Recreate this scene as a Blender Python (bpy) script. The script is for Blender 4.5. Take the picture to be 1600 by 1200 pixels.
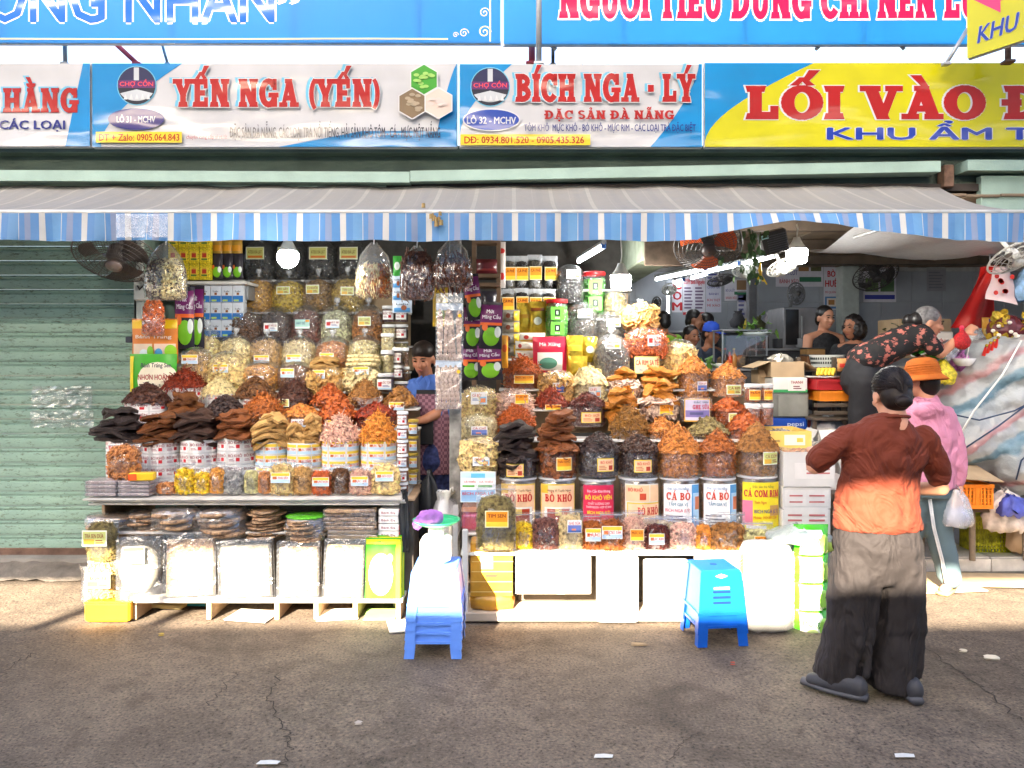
import bpy, math, random, unicodedata
import numpy as np
from mathutils import Vector, Matrix
R = math.radians
for o in list(bpy.data.objects): bpy.data.objects.remove(o)
scene = bpy.context.scene
COL = scene.collection

# ------------------------------------------------------------------ camera, sky, sun, exposure
F_PX, HORIZON, CAM_H = 1200.0, 550.0, 1.65
cd = bpy.data.cameras.new('camera'); cam = bpy.data.objects.new('camera', cd); COL.objects.link(cam)
cam.location = (0, 0, CAM_H); cam.rotation_euler = (R(90), 0, 0)
cd.sensor_width = 36; cd.lens = F_PX/1600*36; cd.shift_y = -(600-HORIZON)/1600
cd.clip_start = .05; cd.clip_end = 2000
scene.camera = cam

SUN_EL, SUN_AZ = 27.0, 19.0            # the sun stands behind the camera, a little to the left
world = bpy.data.worlds.new('World'); scene.world = world; world.use_nodes = True
wn = world.node_tree.nodes; wl = world.node_tree.links
sky = wn.new('ShaderNodeTexSky'); sky.sky_type = 'NISHITA'; sky.sun_disc = False
sky.sun_elevation = R(SUN_EL); sky.sun_rotation = R(180+SUN_AZ); sky.air_density = .8; sky.dust_density = 6; sky.ozone_density = .5
wn['Background'].inputs['Strength'].default_value = .088
wl.new(sky.outputs['Color'], wn['Background'].inputs['Color'])
sd = bpy.data.lights.new('sun', 'SUN'); sun = bpy.data.objects.new('sun', sd); COL.objects.link(sun)
sd.energy = 5.0; sd.angle = R(.5); sd.color = (1.0, .86, .66)
sdir = Vector((math.sin(R(SUN_AZ))*math.cos(R(SUN_EL)), math.cos(R(SUN_AZ))*math.cos(R(SUN_EL)), -math.sin(R(SUN_EL))))
sun.rotation_euler = sdir.to_track_quat('-Z', 'Y').to_euler(); sun.location = (-3, -12, 9)
scene.view_settings.view_transform = 'Standard'; scene.view_settings.look = 'None'
scene.view_settings.exposure = 3.42; scene.view_settings.gamma = 1; scene.view_settings.use_curve_mapping = False
scene.render.engine = 'CYCLES'
cy = scene.cycles
cy.use_denoising = True; cy.max_bounces = 8; cy.diffuse_bounces = 4; cy.glossy_bounces = 3; cy.transmission_bounces = 4
cy.transparent_max_bounces = 20; cy.caustics_reflective = False; cy.caustics_refractive = False
cy.sample_clamp_indirect = 6; cy.blur_glossy = .5

def W(px, py, Y): return Vector(((px-800)/F_PX*Y, Y, CAM_H-(py-HORIZON)/F_PX*Y))
def XW(px, Y): return (px-800)/F_PX*Y
def ZW(py, Y): return CAM_H-(py-HORIZON)/F_PX*Y
def S(px, Y): return px/F_PX*Y

# ------------------------------------------------------------------ materials
MATS = {}
def srgb(r, g, b):
    return tuple(((c/255)/12.92 if c/255 <= .04045 else ((c/255+.055)/1.055)**2.4) for c in (r, g, b))
def P(name, col, rough=.6, var=.18, scale=14., bump=0., bscale=60., spec=.4, metal=0., coat=0., transl=0., sheen=0.):
    if name in MATS: return MATS[name]
    m = bpy.data.materials.new(name); m.use_nodes = True; MATS[name] = m
    nt = m.node_tree; N = nt.nodes; L = nt.links; b = N['Principled BSDF']
    b.inputs['Base Color'].default_value = (*col, 1); b.inputs['Roughness'].default_value = rough
    b.inputs['Specular IOR Level'].default_value = spec; b.inputs['Metallic'].default_value = metal
    b.inputs['Coat Weight'].default_value = coat; b.inputs['Sheen Weight'].default_value = sheen
    tc = N.new('ShaderNodeTexCoord')
    if var:
        nz = N.new('ShaderNodeTexNoise'); nz.inputs['Scale'].default_value = scale; nz.inputs['Detail'].default_value = 4
        L.new(tc.outputs['Object'], nz.inputs['Vector'])
        mr = N.new('ShaderNodeMapRange'); mr.inputs[1].default_value = .3; mr.inputs[2].default_value = .7
        mr.inputs[3].default_value = 1-var; mr.inputs[4].default_value = 1+var*.8
        L.new(nz.outputs['Fac'], mr.inputs[0])
        mx = N.new('ShaderNodeVectorMath'); mx.operation = 'SCALE'; mx.inputs[0].default_value = col
        L.new(mr.outputs[0], mx.inputs['Scale']); L.new(mx.outputs[0], b.inputs['Base Color'])
    if bump:
        n2 = N.new('ShaderNodeTexNoise'); n2.inputs['Scale'].default_value = bscale; n2.inputs['Detail'].default_value = 5
        L.new(tc.outputs['Object'], n2.inputs['Vector'])
        bp = N.new('ShaderNodeBump'); bp.inputs['Strength'].default_value = bump; bp.inputs['Distance'].default_value = .02
        L.new(n2.outputs['Fac'], bp.inputs['Height']); L.new(bp.outputs[0], b.inputs['Normal'])
    if transl:
        tr = N.new('ShaderNodeBsdfTranslucent'); tr.inputs['Color'].default_value = (*col, 1)
        if var: L.new(mx.outputs[0], tr.inputs['Color'])
        ms = N.new('ShaderNodeMixShader'); ms.inputs[0].default_value = transl
        L.new(b.outputs[0], ms.inputs[1]); L.new(tr.outputs[0], ms.inputs[2]); L.new(ms.outputs[0], N['Material Output'].inputs[0])
    return m
def emis(name, col, strength):
    if name in MATS: return MATS[name]
    m = bpy.data.materials.new(name); m.use_nodes = True; MATS[name] = m
    b = m.node_tree.nodes['Principled BSDF']; b.inputs['Base Color'].default_value = (.8, .8, .8, 1)
    b.inputs['Emission Color'].default_value = (*col, 1); b.inputs['Emission Strength'].default_value = strength
    return m
def film(name, col=(.95, .96, .97), haze=.06, gloss=.1, rough=.12, bscale=18., bump=.5):
    """thin clear plastic: see-through, sharp sheen that grows towards grazing, a little milky"""
    if name in MATS: return MATS[name]
    m = bpy.data.materials.new(name); m.use_nodes = True; MATS[name] = m
    nt = m.node_tree; N = nt.nodes; L = nt.links; N.remove(N['Principled BSDF'])
    t = N.new('ShaderNodeBsdfTransparent'); t.inputs[0].default_value = (*col, 1)
    g = N.new('ShaderNodeBsdfGlossy'); g.inputs['Roughness'].default_value = rough; g.inputs[0].default_value = (1, 1, 1, 1)
    d = N.new('ShaderNodeBsdfDiffuse'); d.inputs[0].default_value = (.85, .87, .9, 1)
    tc = N.new('ShaderNodeTexCoord'); nz = N.new('ShaderNodeTexNoise'); nz.inputs['Scale'].default_value = bscale
    nz.inputs['Detail'].default_value = 3; nz.inputs['Distortion'].default_value = 1.5; L.new(tc.outputs['Object'], nz.inputs['Vector'])
    bp = N.new('ShaderNodeBump'); bp.inputs['Strength'].default_value = bump; bp.inputs['Distance'].default_value = .03
    L.new(nz.outputs['Fac'], bp.inputs['Height']); L.new(bp.outputs[0], g.inputs['Normal'])
    lw = N.new('ShaderNodeLayerWeight'); lw.inputs[0].default_value = .35; L.new(bp.outputs[0], lw.inputs['Normal'])
    mr = N.new('ShaderNodeMapRange'); mr.inputs[3].default_value = gloss; mr.inputs[4].default_value = min(1, gloss+.45)
    L.new(lw.outputs['Facing'], mr.inputs[0])
    a = N.new('ShaderNodeMixShader'); a.inputs[0].default_value = haze; L.new(t.outputs[0], a.inputs[1]); L.new(d.outputs[0], a.inputs[2])
    c = N.new('ShaderNodeMixShader'); L.new(mr.outputs[0], c.inputs[0]); L.new(a.outputs[0], c.inputs[1]); L.new(g.outputs[0], c.inputs[2])
    L.new(c.outputs[0], N['Material Output'].inputs[0])
    return m
FILM = film('clear_film', gloss=.09, haze=.035, rough=.08, bump=.8)
FILM2 = film('clear_pouch_film', gloss=.11, haze=.06, rough=.08, bscale=9, bump=.8)
FILM3 = film('milky_film', haze=.33, gloss=.1, rough=.2, bscale=14, bump=.7)
WHITE = P('white_paper', (.76, .75, .73), .6, .05)
def C(r, g, b, rough=.5, **k):
    """paint or print of a given sRGB colour"""
    return P('print_%d_%d_%d_%d' % (r, g, b, rough*100), srgb(r, g, b), rough, k.pop('var', .07), **k)

# ------------------------------------------------------------------ mesh building
class M:
    def __init__(s): s.v = []; s.f = []; s.m = []; s.n = 0
    def add(s, v, f, mi=0):
        v = np.asarray(v, float).reshape(-1, 3); s.v.append(v); o = s.n; s.n += len(v)
        s.f += (f+o).tolist() if isinstance(f, np.ndarray) else [tuple(int(i)+o for i in q) for q in f]; s.m += [mi]*len(f); return s
    def join(s, o, mat=None, mi=0):
        for q in [o]:
            v = np.concatenate(q.v) if q.v else np.zeros((0, 3))
            if mat is not None:
                A = np.array(mat)[:3, :3]; t = np.array(mat)[:3, 3]; v = v@A.T+t
            s.add(v, q.f, mi)
        return s
    def box(s, c, d, mi=0, rz=0, rx=0, taper=1.):
        x, y, z = [k/2 for k in d]; t = taper
        v = np.array([(-x, -y, -z), (x, -y, -z), (x, y, -z), (-x, y, -z), (-x*t, -y*t, z), (x*t, -y*t, z), (x*t, y*t, z), (-x*t, y*t, z)])
        if rx: v = v@np.array(Matrix.Rotation(rx, 3, 'X')).T
        if rz: v = v@np.array(Matrix.Rotation(rz, 3, 'Z')).T
        return s.add(v+np.array(c), [(0, 3, 2, 1), (4, 5, 6, 7), (0, 1, 5, 4), (1, 2, 6, 5), (2, 3, 7, 6), (3, 0, 4, 7)], mi)
    def rbox(s, c, d, b=.008, mi=0, rz=0):
        """box with chamfered edges"""
        x, y, z = [k/2 for k in d]; b = min(b, x*.49, y*.49, z*.49)
        rings = []
        for zz, ins in ((-z, b), (-z+b, 0), (z-b, 0), (z, b)):
            X, Y = x-ins, y-ins
            rings.append([(-X+b, -Y, zz), (X-b, -Y, zz), (X, -Y+b, zz), (X, Y-b, zz), (X-b, Y, zz), (-X+b, Y, zz), (-X, Y-b, zz), (-X, -Y+b, zz)])
        v = np.array(sum(rings, []))
        if rz: v = v@np.array(Matrix.Rotation(rz, 3, 'Z')).T
        f = [tuple(range(7, -1, -1)), tuple(range(24, 32))]
        for i in range(3):
            for k in range(8): f.append((i*8+k, i*8+(k+1) % 8, i*8+8+(k+1) % 8, i*8+8+k))
        return s.add(v+np.array(c), f, mi)
    def lathe(s, prof, n=20, c=(0, 0, 0), sx=1, sy=1, mi=0, jit=0, rng=None, p=2., close=True, lobes=0., seedph=0.):
        """prof: [(r,z)...]; p>2 squares the section; jit crumples it"""
        th = np.arange(n)/n*2*math.pi; ct, st = np.cos(th), np.sin(th)
        k = (np.abs(ct)**p+np.abs(st)**p)**(-1/p)
        vs = []
        for i, (r, z) in enumerate(prof):
            rr = r*k
            if lobes: rr = rr*(1+lobes*np.sin(th*7+seedph+i*.9)*np.sin(th*3+i*.6))
            if jit: rr = rr+rng.normal(0, jit, n)*(r > 1e-4)
            zz = np.full(n, z)+(rng.normal(0, jit*.6, n) if jit else 0)
            vs.append(np.stack([rr*ct*sx, rr*st*sy, zz], 1))
        f = []
        for i in range(len(prof)-1):
            for j in range(n): f.append((i*n+j, i*n+(j+1) % n, (i+1)*n+(j+1) % n, (i+1)*n+j))
        if close: f.append(tuple(range(n-1, -1, -1))); f.append(tuple((len(prof)-1)*n+j for j in range(n)))
        return s.add(np.concatenate(vs)+np.array(c), f, mi)
    def tube(s, pts, rad, n=8, mi=0, cap=True, flat=1., up=None):
        """tube along points; rad a number, list of numbers or list of (a,b)"""
        pts = [Vector(q) for q in pts]; m = len(pts)
        if not hasattr(rad, '__len__'): rad = [rad]*m
        vs = []; prev = None
        for i, q in enumerate(pts):
            t = (pts[min(i+1, m-1)]-pts[max(i-1, 0)]).normalized()
            ref = Vector(up) if up is not None else (prev if prev is not None else (Vector((0, 0, 1)) if abs(t.z) < .9 else Vector((0, 1, 0))))
            a = (ref-t*ref.dot(t)); a = a.normalized() if a.length > 1e-6 else t.orthogonal().normalized()
            b = t.cross(a); prev = a
            ra, rb = rad[i] if hasattr(rad[i], '__len__') else (rad[i], rad[i]*flat)
            for k in range(n):
                w = 2*math.pi*k/n; vs.append(q+a*(ra*math.cos(w))+b*(rb*math.sin(w)))
        f = []
        for i in range(m-1):
            for k in range(n): f.append((i*n+k, i*n+(k+1) % n, (i+1)*n+(k+1) % n, (i+1)*n+k))
        if cap: f.append(tuple(range(n-1, -1, -1))); f.append(tuple((m-1)*n+k for k in range(n)))
        return s.add([tuple(q) for q in vs], f, mi)
    def capsule(s, pts, rad, n=12, up=None, k=3):
        """tube with rounded ends, for bodies"""
        pts = [Vector(q) for q in pts]; r2 = [q if hasattr(q, '__len__') else (q, q) for q in rad]
        P2, R2 = [], []
        d0 = (pts[0]-pts[1]).normalized(); d1 = (pts[-1]-pts[-2]).normalized()
        for i in range(k, 0, -1):
            a = i/(k+.001)*math.pi/2; e = math.cos(a)+.02; P2.append(pts[0]+d0*(min(r2[0])*math.sin(a))); R2.append((r2[0][0]*e, r2[0][1]*e))
        P2 += pts; R2 += r2
        for i in range(1, k+1):
            a = i/(k+.001)*math.pi/2; e = math.cos(a)+.02; P2.append(pts[-1]+d1*(min(r2[-1])*math.sin(a))); R2.append((r2[-1][0]*e, r2[-1][1]*e))
        return s.tube(P2, R2, n, up=up)
    def ell(s, c, r, n=14, m=8, mi=0, rot=None):
        vs = []; 
        for i in range(m+1):
            ph = math.pi*i/m
            for j in range(n):
                th = 2*math.pi*j/n; vs.append((max(math.sin(ph), .02)*math.cos(th)*r[0], max(math.sin(ph), .02)*math.sin(th)*r[1], -math.cos(ph)*r[2]))
        v = np.array(vs)
        if rot is not None: v = v@np.array(rot.to_3x3()).T
        f = [(i*n+j, i*n+(j+1) % n, (i+1)*n+(j+1) % n, (i+1)*n+j) for i in range(m) for j in range(n)]
        f.append(tuple(range(n-1, -1, -1))); f.append(tuple(m*n+j for j in range(n)))
        return s.add(v+np.array(c), f, mi)
    def grid(s, fn, nu, nv, mi=0):
        """fn(u,v)->xyz on 0..1"""
        v = [fn(i/nu, j/nv) for j in range(nv+1) for i in range(nu+1)]; w = nu+1
        return s.add(v, [(j*w+i, j*w+i+1, (j+1)*w+i+1, (j+1)*w+i) for j in range(nv) for i in range(nu)], mi)
    def quad(s, a, b, c, d, mi=0): return s.add([a, b, c, d], [(0, 1, 2, 3)], mi)
    def rect(s, x0, x1, z0, z1, y=0, mi=0): return s.add([(x0, y, z0), (x1, y, z0), (x1, y, z1), (x0, y, z1)], [(0, 1, 2, 3)], mi)
    def verts(s): return np.concatenate(s.v) if s.v else np.zeros((0, 3))
    def mapv(s, fn):
        s.v = [fn(s.verts())]; return s

def mesh_of(name, bm, mats, smooth=False, autosmooth=None):
    me = bpy.data.meshes.new(name); me.from_pydata(bm.verts().tolist(), [], bm.f)
    for q in (mats if isinstance(mats, (list, tuple)) else [mats]): me.materials.append(q)
    if isinstance(mats, (list, tuple)) and len(mats) > 1: me.polygons.foreach_set('material_index', bm.m)
    if smooth: me.polygons.foreach_set('use_smooth', [True]*len(me.polygons))
    me.update()
    if autosmooth: me.set_sharp_from_angle(angle=R(autosmooth))
    return me
def link(name, me, parent=None, loc=None, rot=None, kind=None):
    o = bpy.data.objects.new(name, me); COL.objects.link(o)
    if parent is not None: o.parent = parent
    if loc is not None: o.location = loc
    if rot is not None: o.rotation_euler = rot
    if kind: o['kind'] = kind
    return o
def obj(name, bm, mats, parent=None, smooth=False, loc=None, rot=None, kind=None, autosmooth=None):
    return link(name, mesh_of(name, bm, mats, smooth, autosmooth), parent, loc, rot, kind)
def tag(o, label, cat, group=None):
    o['label'] = label; o['category'] = cat
    if group: o['group'] = group
    return o
def thing(name, label, cat, loc=(0, 0, 0), rz=0, group=None):
    o = bpy.data.objects.new(name, None); o.empty_display_size = .05; COL.objects.link(o)
    o.location = loc; o.rotation_euler = (0, 0, rz); return tag(o, label, cat, group)
def dup(root, loc, rz=0, label=None, rot=None):
    r = root.copy(); COL.objects.link(r); r.location = loc; r.rotation_euler = rot if rot else (0, 0, rz)
    if label: r['label'] = label
    for ch in list(root.children):
        c = ch.copy(); COL.objects.link(c); c.parent = r
        for g in list(ch.children):
            d = g.copy(); COL.objects.link(d); d.parent = c
    return r
def remesh(bm, vox, smooth_it=6, disp=0, dscale=.1):
    """one continuous surface out of overlapping limbs"""
    me = mesh_of('tmp', bm, WHITE); o = link('tmp', me)
    r = o.modifiers.new('r', 'REMESH'); r.mode = 'VOXEL'; r.voxel_size = vox
    s = o.modifiers.new('s', 'SMOOTH'); s.iterations = smooth_it; s.factor = .5
    if disp:
        tx = bpy.data.textures.new('folds', 'CLOUDS'); tx.noise_scale = dscale; tx.noise_depth = 2
        d = o.modifiers.new('d', 'DISPLACE'); d.texture = tx; d.strength = disp; d.mid_level = .5; d.texture_coords = 'LOCAL'
    dg = bpy.context.evaluated_depsgraph_get(); dg.update()
    out = bpy.data.meshes.new_from_object(o.evaluated_get(dg)); bpy.data.objects.remove(o); bpy.data.meshes.remove(me)
    return out
def skin(name, bm, mat, parent, vox=.012, it=6, disp=0, dscale=.1):
    me = remesh(bm, vox, it, disp, dscale); me.name = name; me.materials.clear(); me.materials.append(mat)
    me.polygons.foreach_set('use_smooth', [True]*len(me.polygons))
    return link(name, me, parent)

# ------------------------------------------------------------------ lettering
TXT = {}
def text_geo(s, bold=.0):
    """glyph outlines of the built-in font, cap height 1, starting at x=0"""
    k = (s, bold)
    if k not in TXT:
        plain = ''; horns = []; bars = []
        for ch in s:      # crossbars and horns overlap their letters in the font and would punch holes: drawn separately
            d = unicodedata.normalize('NFD', 'D' if ch == 'Đ' else 'd' if ch == 'đ' else ch)
            if ch in 'Đđ': bars.append((len(plain), ch))
            if '\u031b' in d: horns.append((len(plain), ch)); d = d.replace('\u031b', '')
            plain += unicodedata.normalize('NFC', d)
        if plain != s:
            v, f = text_geo(plain, bold); v = v.copy(); f = list(f)
            def wid(q): g = text_geo(q, bold)[0]; return g[:, 0].max() if len(g) else 0.
            for i, ch in bars+horns:
                xe = wid(plain[:i+1]); xs = xe-wid(plain[i]); up = ch.isupper(); n = len(v)
                if ch in 'Đđ': q = [(xs-.1, .45), (xs+.36, .45), (xs+.36, .56), (xs-.1, .56)] if up else [(xe-.3, .86), (xe+.08, .86), (xe+.08, .95), (xe-.3, .95)]
                else: t_ = 1. if up else .76; q = [(xe-.16, t_-.16), (xe+.08, t_-.04), (xe+.1, t_+.14), (xe, t_+.1)]
                v = np.concatenate([v, np.array([(a, b, 2e-5) for a, b in q])]); f.append((n, n+1, n+2, n+3))
            TXT[k] = (v, f); return TXT[k]
        cu = bpy.data.curves.new('t', 'FONT'); cu.body = s; cu.offset = bold; cu.resolution_u = 2; cu.fill_mode = 'FRONT'
        o = bpy.data.objects.new('t', cu); me = bpy.data.meshes.new_from_object(o)
        v = np.zeros(len(me.vertices)*3); me.vertices.foreach_get('co', v); v = v.reshape(-1, 3)
        f = [tuple(p.vertices) for p in me.polygons]
        bpy.data.objects.remove(o); bpy.data.curves.remove(cu); bpy.data.meshes.remove(me)
        if len(v): v[:, 0] -= v[:, 0].min(); v[:, :2] /= .729
        TXT[k] = (v, f)
    return TXT[k]
def put_text(bm, s, x0, x1, z0, z1, y=0, bold=.02, mi=0, slant=0., fit=True):
    """cap height fills z0..z1; width squeezed into x0..x1"""
    v, f = text_geo(s)
    if not len(v): return bm
    h = z1-z0; w = v[:, 0].max()*h; sx = min(1., (x1-x0)/w)*h if not fit else (x1-x0)/v[:, 0].max()
    X = v[:, 0]*sx; X = X+(x0+x1)/2-X.max()/2+v[:, 1]*h*slant; Z = z0+v[:, 1]*h
    b = bold*.9*h; bx = b*min(1.6, max(.5, sx/h))
    for i, (ox, oz) in enumerate([(0, 0)] if bold < .012 else [(-bx, 0), (bx, 0), (0, b*.7), (0, -b*.7)] if bold > .022 else [(-bx, 0), (bx, 0)]):
        bm.add(np.stack([X+ox, np.full(len(X), y-.00006*i), Z+oz], 1), f, mi)
    return bm

# a slab-serif face for the painted signs, built stroke by stroke (cap height 1)
def arc(cx, cy, ro, ri, a0, a1, n=14):
    out = []
    for i in range(n):
        t0 = R(a0+(a1-a0)*i/n); t1 = R(a0+(a1-a0)*(i+1)/n)
        out.append([(cx+ro[0]*math.cos(t0), cy+ro[1]*math.sin(t0)), (cx+ro[0]*math.cos(t1), cy+ro[1]*math.sin(t1)),
                    (cx+ri[0]*math.cos(t1), cy+ri[1]*math.sin(t1)), (cx+ri[0]*math.cos(t0), cy+ri[1]*math.sin(t0))])
    return out
def stem(x, y0=0, y1=1, s=.24, b=True, t=True):
    out = [[(x, y0), (x+s, y0), (x+s, y1), (x, y1)]]
    if b: out.append([(x-.1, y0), (x+s+.1, y0), (x+s+.07, y0+.13), (x-.07, y0+.13)])
    if t: out.append([(x-.07, y1-.13), (x+s+.07, y1-.13), (x+s+.1, y1), (x-.1, y1)])
    return out
def bar(x0, y0, x1, y1): return [[(x0, y0), (x1, y0), (x1, y1), (x0, y1)]]
def diag(xb, xt, w, y0=0, y1=1): return [[(xb, y0), (xb+w, y0), (xt+w, y1), (xt, y1)]]
GL = {
 'I': (lambda: stem(.1), .44), 'L': (lambda: stem(.1)+bar(.3, 0, .74, .17)+bar(.62, 0, .76, .36), .82),
 'H': (lambda: stem(.1)+stem(.62)+bar(.3, .42, .66, .58), .98),
 'N': (lambda: stem(.12, s=.2)+stem(.7, s=.2)+diag(.64, .1, .27), 1.04),
 'A': (lambda: diag(.1, .4, .15)+diag(.64, .34, .26)+bar(.25, .24, .75, .37)+bar(-.02, 0, .36, .11)+bar(.56, 0, .98, .11)+bar(.3, .9, .62, 1), .98),
 'V': (lambda: diag(.38, .06, .26)+diag(.42, .72, .15)+bar(-.04, .89, .42, 1)+bar(.6, .89, .98, 1), .96),
 'Y': (lambda: diag(.36, .04, .25, .4, 1)+diag(.4, .7, .18, .4, 1)+stem(.35, 0, .5, t=False)+bar(-.05, .88, .4, 1)+bar(.58, .88, .98, 1), .95),
 'O': (lambda: arc(.5, .5, (.5, .52), (.23, .37), 0, 360, 22), 1.02),
 'C': (lambda: arc(.5, .5, (.48, .52), (.22, .36), 42, 318, 18)+bar(.74, .62, .9, 1.0), .94),
 'G': (lambda: arc(.5, .5, (.48, .52), (.22, .36), 42, 330, 18)+bar(.74, .64, .9, 1.0)+bar(.68, 0, .92, .42)+bar(.52, .36, 1.0, .48), 1.04),
 'B': (lambda: stem(.1)+arc(.36, .74, (.42, .26), (.2, .11), -90, 90, 9)+arc(.36, .28, (.48, .29), (.24, .13), -90, 90, 9)+bar(.3, .87, .38, 1)+bar(.3, .45, .38, .6)+bar(.3, 0, .38, .14), .9),
 'D': (lambda: stem(.1)+arc(.38, .5, (.52, .5), (.27, .34), -90, 90, 12)+bar(.3, .84, .4, 1)+bar(.3, 0, .4, .16), .98),
 'E': (lambda: stem(.1)+bar(.3, 0, .72, .15)+bar(.62, 0, .76, .3)+bar(.3, .85, .7, 1)+bar(.6, .7, .74, 1)+bar(.3, .43, .6, .57), .84),
 'T': (lambda: stem(.34, t=False)+bar(0, .86, .92, 1)+bar(-.02, .66, .13, 1)+bar(.79, .66, .94, 1), .94),
 'U': (lambda: stem(.1, .35, 1, b=False)+stem(.64, .35, 1, .2, b=False)+arc(.47, .37, (.37, .39), (.14, .22), 180, 360, 12), .98),
 'S': (lambda: arc(.4, .74, (.36, .28), (.15, .13), 30, 270, 12)+arc(.4, .27, (.38, .29), (.16, .14), -150, 90, 12), .82),
 'R': (lambda: stem(.1)+arc(.36, .72, (.42, .28), (.2, .12), -90, 90, 9)+bar(.3, .86, .38, 1)+bar(.3, .44, .38, .6)+diag(.62, .36, .26, 0, .5), .94),
 'M': (lambda: stem(.1, s=.2)+stem(.86, s=.22)+diag(.5, .12, .24)+diag(.5, .86, .16), 1.2),
 'K': (lambda: stem(.1)+diag(.34, .68, .2, .4, 1)+diag(.68, .36, .26, 0, .6), .98),
 '(': (lambda: arc(.62, .46, (.5, .68), (.32, .62), 125, 235, 10), .42), ')': (lambda: arc(-.18, .46, (.5, .68), (.32, .62), -55, 55, 10), .42),
 '-': (lambda: bar(.06, .38, .34, .58), .4), ' ': (lambda: [], .36), '.': (lambda: bar(.05, 0, .25, .2), .3)}
def serif_polys(s):
    x = 0; out = []
    for ch in s:
        ch0 = {'Đ': 'D', 'Ð': 'D'}.get(ch, ch); d = unicodedata.normalize('NFD', ch0); b = d[0]; marks = d[1:]
        fn, adv = GL.get(b, GL[' ']); ps = fn()
        if ch == 'Đ': ps = ps+bar(-.06, .43, .38, .57)
        cx = adv/2; top = 1.07
        if '\u031b' in marks: ps = ps+[[(adv-.12, .86), (adv+.1, .92), (adv+.14, 1.12), (adv, 1.1)]]
        if '\u0302' in marks:
            ps = ps+[[(cx-.26, top), (cx-.12, top), (cx+.04, top+.2), (cx-.06, top+.2)], [(cx+.12, top), (cx+.26, top), (cx+.06, top+.2), (cx-.04, top+.2)]]; top += .16; cx += .12
        if '\u0306' in marks: ps = ps+arc(cx, top+.16, (.24, .17), (.14, .07), 190, 350, 7); top += .14
        if '\u0301' in marks: ps = ps+[[(cx-.08, top), (cx+.04, top), (cx+.26, top+.27), (cx+.06, top+.27)]]
        if '\u0300' in marks: ps = ps+[[(cx-.04, top), (cx+.08, top), (cx-.06, top+.27), (cx-.26, top+.27)]]
        if '\u0309' in marks: ps = ps+arc(cx, top+.17, (.13, .13), (.05, .05), -60, 200, 8)+bar(cx-.03, top, cx+.07, top+.08)
        if '\u0303' in marks: ps = ps+[[(cx-.25, top), (cx-.12, top), (cx, top+.2), (cx-.14, top+.2)], [(cx-.12, top+.2), (cx, top+.2), (cx+.14, top), (cx+.02, top)], [(cx+.02, top), (cx+.14, top), (cx+.26, top+.22), (cx+.14, top+.22)]]
        if '\u0323' in marks: ps = ps+arc(adv/2, -.2, (.1, .1), (.0, .0), 0, 360, 8)
        out += [[(px+x, py) for px, py in p] for p in ps]; x += adv+.07
    return out, x
def grow(p, d):
    """convex polygon pushed outwards by d"""
    a = sum(p[i][0]*p[(i+1) % len(p)][1]-p[(i+1) % len(p)][0]*p[i][1] for i in range(len(p)))
    if a < 0: p = p[::-1]
    n = len(p); L = []
    for i in range(n):
        x0, y0 = p[i]; x1, y1 = p[(i+1) % n]; l = math.hypot(x1-x0, y1-y0) or 1e-6
        L.append(((y1-y0)/l, -(x1-x0)/l))
    out = []
    for i in range(n):
        a, b = L[i-1], L[i]; mx, my = a[0]+b[0], a[1]+b[1]; k = max(.4, (mx*mx+my*my)/2)
        out.append((p[i][0]+mx*d/k, p[i][1]+my*d/k))
    return out
def put_serif(bm, s, x0, x1, z0, z1, y=0, mi=0, fat=0., dx=0, dz=0):
    ps, w = serif_polys(s); sx = (x1-x0)/w; sz = z1-z0
    for i, p in enumerate(ps):
        p = grow(p, fat) if fat else grow(p, .001)
        bm.add([(x0+dx+q[0]*sx, y-(i % 9)*.00007, z0+dz+q[1]*sz) for q in p], [tuple(range(len(p)))], mi)
    return bm
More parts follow.
